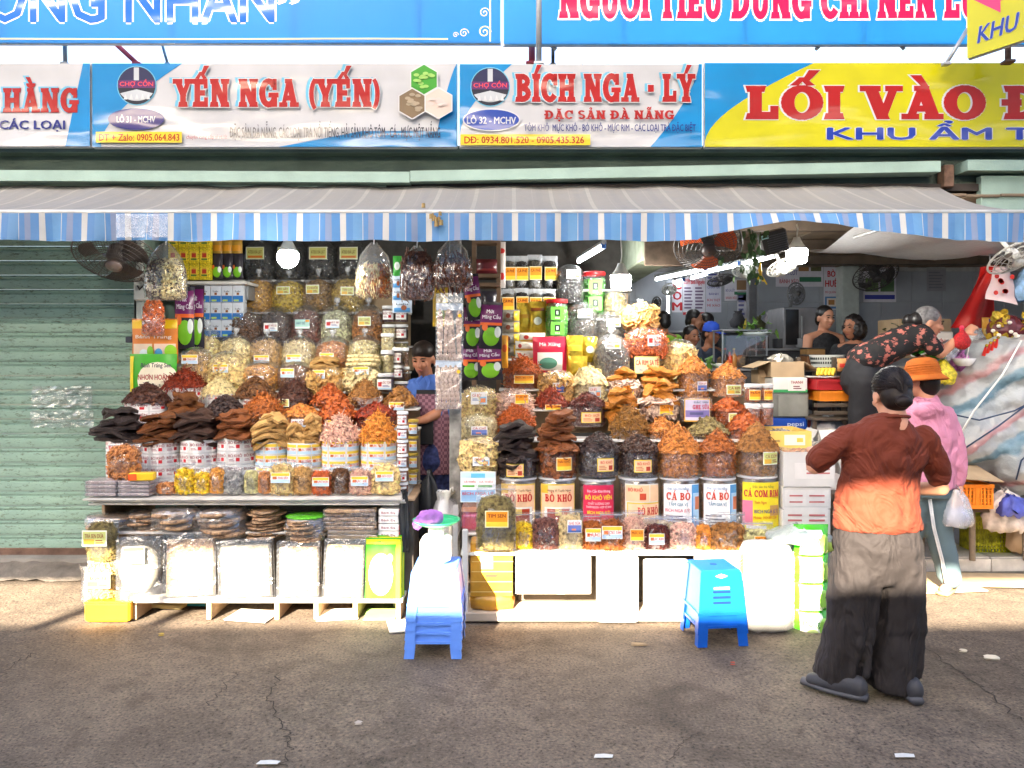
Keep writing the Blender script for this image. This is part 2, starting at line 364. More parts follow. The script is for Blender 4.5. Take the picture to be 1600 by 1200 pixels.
# ------------------------------------------------------------------ food: pieces scattered over a lathe surface
def food(name, r, g, b, rough=.45, var=.45, scale=45.):
    col = tuple(c*.9 for c in srgb(r, g, b)); m = P('food_'+name, col, rough, var, scale, bump=.55, bscale=110); N = m.node_tree.nodes; L = m.node_tree.links; nz = next(n for n in N if n.type == 'TEX_NOISE')
    rp = N.new('ShaderNodeValToRGB'); e = rp.color_ramp.elements; e[0].position = .32; e[0].color = tuple(c*.3 for c in col)+(1,); e[1].position = .7; e[1].color = (min(.9, col[0]*1.35+.03), min(.85, col[1]*1.5+.015), min(.8, col[2]*1.35+.005), 1); q = e.new(.5); q.color = (*col, 1)
    L.new(nz.outputs['Fac'], rp.inputs[0]); L.new(rp.outputs[0], N['Principled BSDF'].inputs['Base Color']); return m
FOOD = dict(
 blackbeef=food('black_jerky', 52, 38, 36, .38), brownbeef=food('brown_jerky', 128, 72, 30, .4), darkbeef=food('dark_jerky', 72, 45, 34, .4),
 redbeef=food('red_brown_jerky', 142, 78, 36, .4), tanfish=food('tan_fish_sheet', 222, 172, 104), amber=food('amber_fish_sheet', 214, 134, 46, .4), orangefish=food('orange_fish_sheet', 226, 140, 40, .4),
 palefish=food('pale_fish', 244, 208, 142), creamfish=food('cream_fish', 248, 224, 166), pink=food('pink_squid', 244, 190, 168), orange=food('orange_squid', 244, 154, 60),
 redshred=food('red_chili_shred', 150, 52, 26, .38), chili=food('chili_shred', 190, 92, 36, .4), rust=food('rust_shred', 186, 104, 44), darkred=food('dark_red_shred', 98, 34, 26, .36),
 darkchunk=food('dark_brown_chunk', 84, 46, 34, .35), blackchunk=food('black_chunk', 60, 42, 40, .4), brownchunk=food('brown_chunk', 112, 70, 36, .45), olive=food('olive_shred', 158, 108, 44),
 orangebrown=food('orange_brown_flake', 216, 136, 62), brownflake=food('brown_flake', 172, 116, 58), orangecrumb=food('orange_crumb', 238, 162, 70), browncrumb=food('brown_crumb', 150, 92, 50),
 cashew=food('cashew', 206, 134, 78), anchovy=food('silver_anchovy', 160, 156, 154, .35), pistachio=food('pistachio', 206, 196, 140), mango=food('yellow_mango', 250, 200, 40, .35, .25), mangochip=food('orange_fruit_chip', 226, 166, 64),
 yellowchip=food('yellow_fruit_chip', 222, 186, 66), brownchip=food('brown_fruit_chip', 156, 118, 66), tanchip=food('tan_fruit_chip', 206, 172, 92), nutbrown=food('brown_nut', 110, 76, 56), bean=food('dark_bean', 78, 54, 50, .35),
 redbean=food('red_brown_bean', 124, 76, 66, .4), seedgreen=food('pale_green_seed', 206, 202, 164), walnut=food('walnut', 166, 110, 62), seedcream=food('cream_seed', 244, 220, 150), stickbrown=food('brown_stick', 218, 170, 104),
 stickwhite=food('white_stick', 246, 218, 160), blacktea=food('black_tea', 44, 43, 44, .6), greytea=food('grey_tea_leaf', 98, 92, 84, .6), shell=food('pale_shell', 240, 206, 128), fungus=food('brown_fungus', 92, 66, 50), incense=food('incense_stick', 112, 62, 44),
 cracker=food('sesame_cracker', 190, 152, 118), squid=food('dried_squid', 224, 190, 172), tea=food('dried_tea_flower', 150, 132, 82), seedmix=food('mixed_seed', 196, 170, 110), shrimp=food('orange_shrimp', 232, 116, 60, .4))
def ico():
    t = (1+5**.5)/2; v = np.array([(-1, t, 0), (1, t, 0), (-1, -t, 0), (1, -t, 0), (0, -1, t), (0, 1, t), (0, -1, -t), (0, 1, -t), (t, 0, -1), (t, 0, 1), (-t, 0, -1), (-t, 0, 1)])/math.hypot(1, t)
    f = np.array([(0, 11, 5), (0, 5, 1), (0, 1, 7), (0, 7, 10), (0, 10, 11), (1, 5, 9), (5, 11, 4), (11, 10, 2), (10, 7, 6), (7, 1, 8), (3, 9, 4), (3, 4, 2), (3, 2, 6), (3, 6, 8), (3, 8, 9), (4, 9, 5), (2, 4, 11), (6, 2, 10), (8, 6, 7), (9, 8, 1)])
    return v, f
def ribbon(seg=3):
    v = []; f = []
    for i in range(seg+1):
        x = i/seg-.5
        v += [(x, -.5, -.5), (x, .5, -.5), (x, .5, .5), (x, -.5, .5)]
    for i in range(seg):
        for k in range(4): f.append((i*4+k, i*4+(k+1) % 4, i*4+4+(k+1) % 4, i*4+4+k))
    f.append((3, 2, 1, 0)); f.append((seg*4, seg*4+1, seg*4+2, seg*4+3))
    return np.array(v, float), np.array(f)
def plate(n=7):
    v = [(0, 0, .5)]+[(math.cos(2*math.pi*i/n), math.sin(2*math.pi*i/n), .3) for i in range(n)]+[(math.cos(2*math.pi*i/n), math.sin(2*math.pi*i/n), -.3) for i in range(n)]+[(0, 0, -.5)]
    f = []
    for i in range(n):
        j = (i+1) % n; f += [(0, 1+i, 1+j, 1+j), (1+i, 1+n+i, 1+n+j, 1+j), (2*n+1, 1+n+j, 1+n+i, 1+n+i)]
    return np.array(v, float), np.array([q if q[2] != q[3] else (q[0], q[1], q[2], q[2]) for q in f])
ICO, RIB, PLT = ico(), ribbon(3), plate(7)
# kind: template, (length,width,thickness) relative to size, bend, tilt
ELEM = dict(strip=(RIB, (1, .15, .09), .5, .45), thin=(RIB, (1, .08, .07), .6, .4), stick=(RIB, (1.3, .07, .06), .12, .12), flake=(RIB, (.8, .36, .08), .5, .5),
            bean=(ICO, (.5, .36, .32), 0, .5), chunk=(ICO, (.5, .42, .36), 0, .9), crumb=(ICO, (.5, .4, .3), 0, .6), chip=(PLT, (.5, .42, .1), .35, .75), slab=(PLT, (.55, .5, .1), .3, .35), curl=(RIB, (.7, .3, .24), .7, .5))
def tri_fix(f):
    return [tuple(q) if len(set(q)) == len(q) else tuple(dict.fromkeys(q)) for q in f.tolist()]
def scatter(bm, prof, n, kind, size, rng, sx=1, sy=1, p=2., arc_=(-200, 20), mi=0, lift=0.):
    (V, Fc), dim, bend, tilt = ELEM[kind]
    pr = np.array(prof, float); r, z = pr[:, 0], pr[:, 1]
    d = np.hypot(np.diff(r), np.diff(z)); wgt = d*(r[1:]+r[:-1])/2+1e-9; cum = np.cumsum(wgt)/wgt.sum()
    u = (np.arange(n)+rng.random(n))/n; seg = np.searchsorted(cum, u); seg = np.clip(seg, 0, len(d)-1); t = rng.random(n)
    rr = r[seg]*(1-t)+r[seg+1]*t; zz = z[seg]*(1-t)+z[seg+1]*t
    th = np.radians(rng.uniform(arc_[0], arc_[1], n)); ct, st = np.cos(th), np.sin(th)
    k = (np.abs(ct)**p+np.abs(st)**p)**(-1/p); rr = rr*k
    pos = np.stack([rr*ct*sx, rr*st*sy, zz], 1)
    dz, dr = np.diff(z)[seg], np.diff(r)[seg]
    nr = np.stack([dz*ct/sx, dz*st/sy, -dr], 1); nr[(pr[-1, 1] > pr[0, 1])*0 == 1] *= 1
    nr /= np.linalg.norm(nr, axis=1, keepdims=True)+1e-9
    nr = nr+rng.normal(0, tilt, (n, 3))*.6; nr /= np.linalg.norm(nr, axis=1, keepdims=True)+1e-9
    tg = rng.normal(0, 1, (n, 3))
    if kind == 'stick': tg = tg*.22+np.array((0., 0., 1.))
    tg -= nr*(tg*nr).sum(1, keepdims=True); tg /= np.linalg.norm(tg, axis=1, keepdims=True)+1e-9
    bt = np.cross(nr, tg)
    sc = size*rng.uniform(.7, 1.3, n); A = np.array(dim)
    L = V[None]*A*sc[:, None, None]*rng.uniform(.8, 1.25, (n, 1, 3))
    if bend:
        b1 = rng.normal(0, bend, n)[:, None]/sc[:, None]; b2 = rng.normal(0, bend, n)[:, None]/sc[:, None]
        x2 = L[:, :, 0]**2; L[:, :, 1] += b1*x2; L[:, :, 2] += b2*x2
    v = pos[:, None]+nr[:, None]*(lift+size*.04)+L[:, :, :1]*tg[:, None]+L[:, :, 1:2]*bt[:, None]+L[:, :, 2:]*nr[:, None]
    f = (Fc[None]+(np.arange(n)*len(V))[:, None, None]).reshape(-1, Fc.shape[1])
    if V is PLT[0]: o = bm.n; bm.v.append(v.reshape(-1, 3)); bm.n += n*len(V); g = [tuple(i+o for i in q) for q in tri_fix(f)]; bm.f += g; bm.m += [mi]*len(g)
    else: bm.add(v.reshape(-1, 3), f, mi)
    return bm
def rng_of(s): return np.random.default_rng(abs(hash_(s)) % (2**31))
def hash_(s):
    h = 7
    for c in str(s): h = (h*131+ord(c)) % 2147483647
    return h
def heap_prof(r, h, z0=0, q=1.5): return [(max(r*t, .001), z0+h*(1-t**q)) for t in (0, .25, .5, .7, .85, .95, 1.0)][::-1]
DEF = dict(strip=(270, .055), thin=(380, .062), stick=(230, .08), flake=(260, .047), bean=(420, .021), chunk=(300, .03), crumb=(420, .018), chip=(230, .044), slab=(110, .075), curl=(250, .036))
def food_mass(name, parent, prof, fmat, kind, seed, sx=1, sy=1, p=2., dens=1., sz=1., arc_=(-200, 20)):
    """a core with loose pieces all over it"""
    rng = rng_of(seed); bm = M(); bm.lathe([(max(r-.006, .001), z) for r, z in prof], 18, sx=sx, sy=sy, p=p, jit=.004, rng=rng)
    pr = np.array(prof); area = np.sum(np.hypot(np.diff(pr[:, 0]), np.diff(pr[:, 1]))*(pr[1:, 0]+pr[:-1, 0])/2)*4.0
    n0, s0 = DEF[kind]; k_s = min(1., max(.42, pr[:, 0].max()*sx/.11)); s0 = s0*k_s; n = int(max(40, min(1000, n0*dens*area*min(1, sy*1.3)/.06/k_s**1.7))); scatter(bm, prof, n, kind, s0*sz, rng, sx, sy, p, arc_)
    return obj(name, bm, fmat, parent, kind='stuff')

# ------------------------------------------------------------------ printed labels
def rgb(c): return C(*c, rough=.45)
def panel(parent, w, h, loc, rects, texts=(), rad=None, name='label', rz=0, rx=0, thick=.0015, label=None):
    """a stuck-on label: rects/texts in 0..1 units, layer by layer proud of each other; bent round a jar when rad is given"""
    bm = M(); cols = []; ns = 8 if rad else 1
    def mi(c):
        if c not in cols: cols.append(c)
        return cols.index(c)
    for i, (x0, x1, z0, z1, c) in enumerate(rects):
        y = -thick-.0006*i
        for k in range(ns):
            a, b = x0+(x1-x0)*k/ns, x0+(x1-x0)*(k+1)/ns
            bm.rect((a-.5)*w, (b-.5)*w, (z0-.5)*h, (z1-.5)*h, y, mi(c))
    if not rad: bm.box((0, -thick/2+.0002, 0), (w, thick, h), mi(rects[0][4]))
    def bend(v):
        if not rad: return v
        a = v[:, 0]/rad; r = rad-v[:, 1]; return np.stack([r*np.sin(a), rad-r*np.cos(a), v[:, 2]], 1)
    bm.mapv(bend); o = obj(name, bm, [rgb(c) for c in cols], parent, loc=loc, rot=(rx, 0, rz))
    if texts:
        tm = M(); tc = []
        for s, x0, x1, z0, z1, c, *e in texts:
            if c not in tc: tc.append(c)
            b = e[0] if e else .02
            (put_serif(tm, s, (x0-.5)*w, (x1-.5)*w, (z0-.5)*h, (z1-.5)*h, -thick-.0006*len(rects)-.0006, tc.index(c)) if b == 'serif'
             else put_text(tm, s, (x0-.5)*w, (x1-.5)*w, (z0-.5)*h, (z1-.5)*h, -thick-.0006*len(rects)-.0006, b, tc.index(c)))
        if tm.n: tm.mapv(bend); obj('lettering', tm, [rgb(c) for c in tc], o)
    if label: o['label'] = label
    return o
Wt, Rd, Yl, Or, Bl, Nv, Gn, Bk, Pk, Pe, Dr, Lb = (246, 244, 240), (206, 34, 40), (250, 214, 66), (246, 160, 40), (120, 180, 226), (40, 56, 120), (96, 180, 60), (34, 32, 36), (214, 60, 96), (246, 206, 160), (150, 28, 30), (190, 220, 240)
def tiny(n, x0, x1, z0, z1, c=(90, 86, 96)):
    """rows of fine print"""
    out = []
    for i in range(n):
        z = z1-(z1-z0)*(i+.5)/n; hh = (z1-z0)/n*.25
        out.append((x0, x0+(x1-x0)*(.75+.25*((i*37) % 10)/10), z-hh, z+hh, c))
    return out
def st_yb(t): return [(0, 1, 0, 1, Wt), (.03, .97, .68, .96, Yl), (.03, .97, .05, .34, Lb), (.1, .3, .36, .64, (222, 150, 90))], [(t, .16, .92, .4, .62, Rd)]
def st_or(t): return [(0, 1, 0, 1, (250, 236, 190)), (.04, .96, .06, .94, Or), (.04, .96, .06, .34, Yl)], [(t, .12, .88, .6, .82, Dr)]
def st_pe(t): return [(0, 1, 0, 1, Yl), (.04, .96, .06, .94, Pe), (.66, .9, .12, .46, (196, 70, 46))]+tiny(3, .1, .56, .12, .48, (200, 120, 80)), [(t, .18, .86, .6, .82, Rd)]
def st_wh(t): return [(0, 1, 0, 1, Wt), (.08, .36, .3, .72, (210, 60, 60)), (.03, .97, .04, .18, Lb)]+tiny(2, .42, .9, .24, .46, (120, 120, 170)), [(t, .3, .95, .56, .8, Dr)]
def st_rd(t): return [(0, 1, 0, 1, Wt), (.55, .78, .2, .5, (206, 40, 50))]+tiny(2, .1, .5, .2, .42, (170, 120, 130)), [(t, .08, .92, .56, .82, Dr)]
def st_tl(t): return [(0, 1, 0, 1, (176, 216, 206)), (.02, .98, .04, .2, Wt), (.72, .98, .74, .96, Or)], [(t, .12, .7, .46, .74, (60, 90, 120))]
def st_gy(t): return [(0, 1, 0, 1, (240, 240, 226)), (.04, .96, .08, .92, (214, 222, 140)), (.08, .5, .1, .44, (226, 180, 70))]+tiny(2, .55, .92, .14, .42, (150, 70, 40)), [(t, .12, .88, .52, .8, (150, 60, 40))]
def st_bk(t): return [(0, 1, 0, 1, (220, 220, 190)), (.05, .95, .07, .93, (196, 196, 110)), (.1, .9, .12, .3, (210, 120, 50))], [(t, .12, .88, .46, .74, (110, 70, 20))]
def st_te(t): return [(0, 1, 0, 1, (244, 246, 236)), (.6, .92, .1, .42, (226, 200, 90))]+tiny(2, .1, .6, .16, .42), [(t, .12, .88, .56, .8, (80, 80, 70))]
def st_cb(t): return [(0, 1, 0, 1, Wt), (.55, .96, .08, .62, (150, 200, 232)), (.6, .9, .16, .5, (230, 140, 90))]+tiny(2, .1, .5, .3, .5, (120, 140, 190)), [(t, .1, .6, .62, .86, (206, 70, 40))]
def st_sea(t): return [(0, 1, 0, 1, Wt), (.04, .96, .05, .6, (110, 130, 200)), (.04, .96, .05, .2, (60, 90, 160)), (.3, .6, .2, .34, (236, 150, 110))], [(t, .1, .9, .66, .88, (200, 40, 80))]
ST = dict(yb=st_yb, orr=st_or, pe=st_pe, wh=st_wh, rd=st_rd, tl=st_tl, gy=st_gy, bk=st_bk, te=st_te, cb=st_cb, sea=st_sea)
def sticker(parent, style, text, w, h, loc, rad=None, rz=0, rx=0): r_, t_ = ST[style](text); return panel(parent, w, h, loc, r_, t_, rad, rz=rz, rx=rx)

# ------------------------------------------------------------------ containers
CAT_TUB = 'food tub'
def tub(name, label, x0, x1, top, rim, Y, zb, fm, kind, tagd=None, wrap=None, seed=None, sy=.85, q=1.5, dens=1., sz=1., group=None, cat=CAT_TUB, ftop=1.12, heapname='food_heap'):
    """a round clear tub or wrapped canister, filled, with a heap of loose food rising over its rim"""
    w = S(x1-x0, Y)/2; loc = Vector((XW((x0+x1)/2, Y), Y, zb)); zr = ZW(rim, Y)-zb; zt = ZW(top, Y)-zb; seed = seed or label
    t = thing(name, label, cat, loc, group=group); rng = rng_of(seed); r = w/1.04; f = FOOD[fm] if isinstance(fm, str) else fm
    if wrap:
        bm = M(); bm.lathe([(r*.97, 0), (r, .008), (r, zr-.006), (r*.98, zr)], 28, sy=sy); obj('canister', bm, WHITE, t, smooth=True, autosmooth=40)
        rows = max(1, round(zr/.062)); hh = zr/rows; cols_ = 3
        for i in range(rows):
            for j in range(cols_):
                a = (j-(cols_-1)/2)*R(56); aw = r*R(52)
                rr, tt = (ST[wrap[0]](wrap[1]))
                o = panel(t, aw, hh*.92, (math.sin(a)*r, -math.cos(a)*r*sy, hh*(i+.5)), rr, tt, rad=r, rz=a)
    else:
        food_mass('filling', t, [(r*.8, .004), (r*.93, .02), (r*.95, zr*.5), (r*.93, zr)], f, kind, seed+'f', sy=sy, dens=dens*.6, sz=sz*.9)
        bm = M(); bm.lathe([(r*.9, 0), (r*.99, .012), (r*1.0, zr*.5), (r*1.01, zr*.9), (r*1.04, zr+.012)], 22, sy=sy, jit=.003, rng=rng, close=False); obj('tub_wall', bm, FILM, t, smooth=True)
    food_mass(heapname, t, heap_prof(r*ftop if zr < .5 else r, max(zt-zr, .03), zr-.005, q), f, kind, seed, sy=sy, dens=dens, sz=sz, arc_=(0, 360))
    if tagd:
        st, tx, dx, dz, lw, lh = tagd; a = math.asin(max(-.9, min(.9, dx))); sticker(t, st, tx, S(lw, Y), S(lh, Y), (math.sin(a)*r*1.03, -math.cos(a)*r*1.03*sy-.006, zr*dz), rad=r*1.2, rz=a)
    return t
def bag(name, label, x0, x1, top, Y, zb, fm, kind, tagd=None, knot=True, fill=.84, sy=.8, p=2.4, dens=1., sz=1., seed=None, group=None, bulge=1.0, cat='food bag', fmat=None):
    """a clear bag gathered and tied on top"""
    w = S(x1-x0, Y)/2*1.05; loc = Vector((XW((x0+x1)/2, Y), Y, zb)); h = ZW(top, Y)-zb; seed = seed or label
    t = thing(name, label, cat, loc, group=group); rng = rng_of(seed); f = FOOD[fm]; hb = h*(.86 if knot else .97)
    pf = [(.001, 0), (w*.8, 0), (w*.95, hb*.08), (w*.985, hb*.3), (w*.98, hb*.62), (w*.88, hb*.82), (w*.55, hb*.95), (.004, hb)]
    fp = [(max(r_-.008, .001), .004+z*fill) for r_, z in pf]
    food_mass('filling', t, fp, f, kind, seed, sy=sy, p=p, dens=dens, sz=sz)
    bm = M(); bm.lathe([(max(r_, .004), z) for r_, z in pf[1:-2]]+[(w*.62, hb*.93), (w*.3, hb*.985), (w*.1, hb)], 26, sy=sy, p=p, jit=.0035, rng=rng, close=False, lobes=.02, seedph=rng.random()*6)
    obj('film', bm, fmat or FILM, t, smooth=True)
    if knot:
        bm = M(); k = max(w*.16, .012)
        bm.lathe([(w*.12, hb*.97), (k*.45, hb*1.01), (k*.5, hb*1.03), (k*1.1, hb*1.07), (k*1.3, h*1.0), (k*.7, h*1.015)], 12, jit=k*.16, rng=rng, close=False); obj('knot', bm, FILM3, t, smooth=True)
    if tagd:
        st, tx, dx, dz, lw, lh = tagd; a = math.asin(max(-.9, min(.9, dx))); sticker(t, st, tx, S(lw, Y), S(lh, Y), (w*dx, -math.cos(a)**.5*w*1.02*sy-.005, h*dz), rz=a*.8)
    return t
def pouch(name, label, x0, x1, top, Y, zb, fm, kind, tagd=None, fill=.75, dep=.035, dens=1., sz=1., seed=None, group=None, lean=0., rz=0., cat='food pouch', fmat=None, zipc=None):
    """a flat stand-up zip pouch"""
    w = S(x1-x0, Y)/2; loc = Vector((XW((x0+x1)/2, Y), Y, zb)); h = ZW(top, Y)-zb; seed = seed or label
    t = thing(name, label, cat, loc, group=group); t.rotation_euler = (lean, 0, rz); rng = rng_of(seed); f = FOOD[fm]; d = dep/w
    pf = [(w*.5, .004), (w*.86, .012), (w*.95, h*fill*.35), (w*.93, h*fill*.75), (w*.7, h*fill*.95), (.004, h*fill)]
    food_mass('filling', t, pf, f, kind, seed, sy=d, p=2.6, dens=dens*1.1, sz=sz, arc_=(-185, 5))
    bm = M(); nu = 12
    def shell(sgn):
        def fn(u, v):
            x = (u-.5)*2*w; e = (1-abs(2*u-1)**2.5); bv = math.sin(min(1, v/fill*.9+.12)*math.pi)**.6 if v < fill else .12*(1-(v-fill)/(1-fill+1e-6))
            return (x+rng.normal(0, .0012), sgn*(dep*1.12*e*max(bv, .05)+.0015)+rng.normal(0, .0018), v*h)
        return fn
    bm.grid(shell(-1), nu, 14)
    b2 = M(); b2.grid(shell(1), nu, 6); b2.f = [q[::-1] for q in b2.f]; bm.join(b2)
    obj('film', bm, fmat or FILM2, t, smooth=True)
    z = M(); z.box((0, -.003, h*.93), (2*w*.97, .003, .006)); obj('zip_strip', z, zipc or FILM3, t)
    if tagd:
        st, tx, dx, dz, lw, lh = tagd; sticker(t, st, tx, S(lw, Y), S(lh, Y), (w*dx, -dep*1.2-.004, h*dz), rz=0)
    return t
def jar(name, label, x0, x1, top, bot, Y, fm, kind='crumb', lid=(240, 240, 240), tagd=None, group=None, dens=.8, sz=.8, cat='jar', zb=None):
    w = S(x1-x0, Y)/2; zb = ZW(bot, Y) if zb is None else zb; h = ZW(top, Y)-zb
    t = thing(name, label, cat, (XW((x0+x1)/2, Y), Y, zb), group=group); f = FOOD[fm] if isinstance(fm, str) else fm; hl = min(.03, h*.18)
    food_mass('filling', t, [(w*.82, .004), (w*.88, .012), (w*.88, (h-hl)*.9)], f, kind, label, dens=dens, sz=sz)
    bm = M(); bm.lathe([(w*.9, 0), (w*.97, .006), (w*.97, (h-hl)*.92), (w*.88, h-hl)], 20, close=False); obj('jar_wall', bm, FILM, t, smooth=True)
    bm = M(); bm.lathe([(w*.98, h-hl), (w, h-hl+.003), (w, h-.003), (w*.95, h), (.001, h)], 22, close=False); obj('lid', bm, C(*lid, rough=.35), t, smooth=True, autosmooth=35)
    if tagd: st, tx, dz, lw, lh = tagd; sticker(t, st, tx, S(lw, Y), S(lh, Y), (0, -w*.99, (h-hl)*dz), rad=w)
    return t
SHEETS = {}
def jerky_mesh(fm, var, slim=1.):
    k = (fm, var, slim)
    if k in SHEETS: return SHEETS[k]
    rng = rng_of(str(k)); n = 16; bm = M(); top = []; bot = []
    for ring in (1., .62, .001):
        for i in range(n):
            a = 2*math.pi*i/n; rr = ring*(1+.16*math.sin(a*2+var)+.09*math.sin(a*5+var*2)+rng.normal(0, .035))
            x, y = rr*math.cos(a), rr*math.sin(a)*.8
            z = -.12*x*x*slim+.05*math.sin(x*4+var*1.7)+.05*math.sin(y*5+var)+.035*math.sin(x*9+y*7+var)+rng.normal(0, .02)
            top.append((x, y, z+.055)); bot.append((x*.97, y*.97, z-.055))
    f = []
    for k_ in range(2):
        for i in range(n):
            j = (i+1) % n; o = k_*n; f.append((o+i, o+j, o+n+j, o+n+i)); q = 3*n+o; f.append((q+j, q+i, q+n+i, q+n+j))
    for i in range(n): j = (i+1) % n; f.append((3*n+i, 3*n+j, j, i))
    bm.add(top+bot, f); SHEETS[(fm, var, slim)] = me = mesh_of('jerky_sheet', bm, FOOD[fm], True); me.set_sharp_from_angle(angle=R(50)); return me
def sheet_stack(name, label, x0, x1, top, bot, Y, fm, n=9, group=None, dep=.85, slim=1., zb=None, piece='jerky_sheet', cat='dried meat', fan=0.):
    """a pile of dried sheets laid one on another, each its own piece"""
    w = S(x1-x0, Y)/2; zb = ZW(bot, Y) if zb is None else zb; h = ZW(top, Y)-zb; rng = rng_of(label)
    t = thing(name, label, cat, (XW((x0+x1)/2, Y), Y, zb), group=group)
    for i in range(n):
        u = i/max(n-1, 1); o = link(piece, jerky_mesh(fm, i % 4, slim), t)
        s = w*(1-.22*u*u)*rng.uniform(.72, 1.0); o.scale = (s, s*dep, max(h/n*7.5, .035))
        o.location = (rng.normal(0, w*.06)+fan*(u-.5)*w, rng.normal(0, w*.05), h*.08+h*.86*u); o.rotation_euler = (R(rng.normal(8, 6)), R(rng.normal(0, 6)), rng.uniform(-.9, .9))
    return t
def carton(name, label, c, d, mat, flaps=None, prints=(), group=None, rz=0, cat='carton', open_=False, inner=None):
    """cardboard box standing at c (base centre), with flaps, tape and print on the front"""
    t = thing(name, label, cat, c, rz, group=group); w, dp, h = d; th = .006
    bm = M()
    if open_:
        bm.box((0, 0, th/2), (w, dp, th)); bm.box((-w/2+th/2, 0, h/2+th/2), (th, dp, h-th)); bm.box((w/2-th/2, 0, h/2+th/2), (th, dp, h-th))
        bm.box((0, -dp/2+th/2, h/2+th/2), (w-2*th-.001, th, h-th)); bm.box((0, dp/2-th/2, h/2+th/2), (w-2*th-.001, th, h-th))
    else: bm.rbox((0, 0, h/2), (w, dp, h), .005)
    obj('box_body', bm, mat, t)
    if not open_:
        b2 = M(); b2.box((0, 0, h+.001), (w*.99, .004, .0016)); obj('lid_seam', b2, P('carton_seam', (.12, .1, .08)), t)
    for (ang, side) in (flaps or []):
        b3 = M(); L_ = dp*.48
        if side in 'fb':
            s_ = -1 if side == 'f' else 1; b3.box((0, s_*L_/2, 0), (w*.98, L_, .004)); o = obj('flap', b3, mat, t, loc=(0, s_*dp/2, h+.003)); o.rotation_euler = (-s_*R(ang), 0, 0)
        else:
            s_ = -1 if side == 'l' else 1; b3.box((s_*L_/2, 0, 0), (L_, dp*.98, .004)); o = obj('flap', b3, mat, t, loc=(s_*w/2, 0, h+.003)); o.rotation_euler = (0, s_*R(ang), 0)
    for rects, texts, pw, ph, px_, pz_ in prints: panel(t, pw, ph, (px_, -dp/2-.001, pz_), rects, texts, name='print')
    return t
def pillow(w, h, d, rng, nu=10, nv=12, crimp=.06):
    """sealed foil packet, crimped at top and bottom"""
    bm = M()
    def sh(sg):
        def fn(u, v):
            e = (1-abs(2*u-1)**3)*(min(1, max(0, (v-crimp)/.22))**.6)*(min(1, max(0, (1-crimp-v)/.22))**.6)
            return ((u-.5)*w*(1-.03*math.sin(v*math.pi)), sg*(d/2*e+.0012)+(rng.normal(0, d*.035) if e > .05 else 0), v*h)
        return fn
    bm.grid(sh(-1), nu, nv); b2 = M(); b2.grid(sh(1), nu, nv); b2.f = [q[::-1] for q in b2.f]; bm.join(b2); return bm
def packet(name, label, x0, x1, top, bot, Y, mat, d=.05, prints=(), group=None, rz=0, ry=0, rx=0, cat='packet', zb=None):
    """printed foil packet; prints drape on its front (units 0..1): (x0,x1,z0,z1,colour) or ell"""
    w = S(x1-x0, Y); zb = ZW(bot, Y) if zb is None else zb; h = ZW(top, Y)-zb; rng = rng_of(label)
    t = thing(name, label, cat, (XW((x0+x1)/2, Y), Y, zb), group=group); t.rotation_euler = (rx, ry, rz)
    obj('foil', pillow(w, h, d, rng), mat, t, smooth=True)
    def bulge(X, Z):
        u = X/w+.5; v = Z/h; e = np.clip(1-np.abs(2*u-1)**3, 0, 1)*np.clip((v-.06)/.22, 0, 1)**.6*np.clip((.94-v)/.22, 0, 1)**.6
        return -(d/2*e+.0035+d*.06)
    for i, pr in enumerate(prints):
        bm = M()
        if pr[0] == 'rect': _, a, b, c_, e_, col = pr; bm.grid(lambda u, v: ((a+(b-a)*u-.5)*w, 0, (c_+(e_-c_)*v)*h), 6, 6); nm = 'print_field'
        elif pr[0] == 'ell':
            _, cx, cz, rx_, rz_, col = pr
            for k in range(4):
                for j in range(20):
                    A = [2*math.pi*(j+q)/20 for q in (0, 1)]
                    q = [((cx+rx_*(k+kk)/4*math.cos(A[jj])-.5)*w, 0, (cz+rz_*(k+kk)/4*math.sin(A[jj]))*h) for kk, jj in ((0, 0), (1, 0), (1, 1), (0, 1))]
                    bm.add(q if k else q[1:], [(0, 1, 2, 3)] if k else [(0, 1, 2)])
            nm = 'print_motif'
        else: _, s_, a, b, c_, e_, col = pr; put_text(bm, s_, (a-.5)*w, (b-.5)*w, c_*h, e_*h, 0, .03); nm = 'lettering'
        if not bm.n: continue
        off = .0009*i
        bm.mapv(lambda v: np.stack([v[:, 0], bulge(v[:, 0], v[:, 2])-off, v[:, 2]], 1)); obj(nm, bm, col if not isinstance(col, tuple) else C(*col, rough=.3), t, smooth=True)
    return t
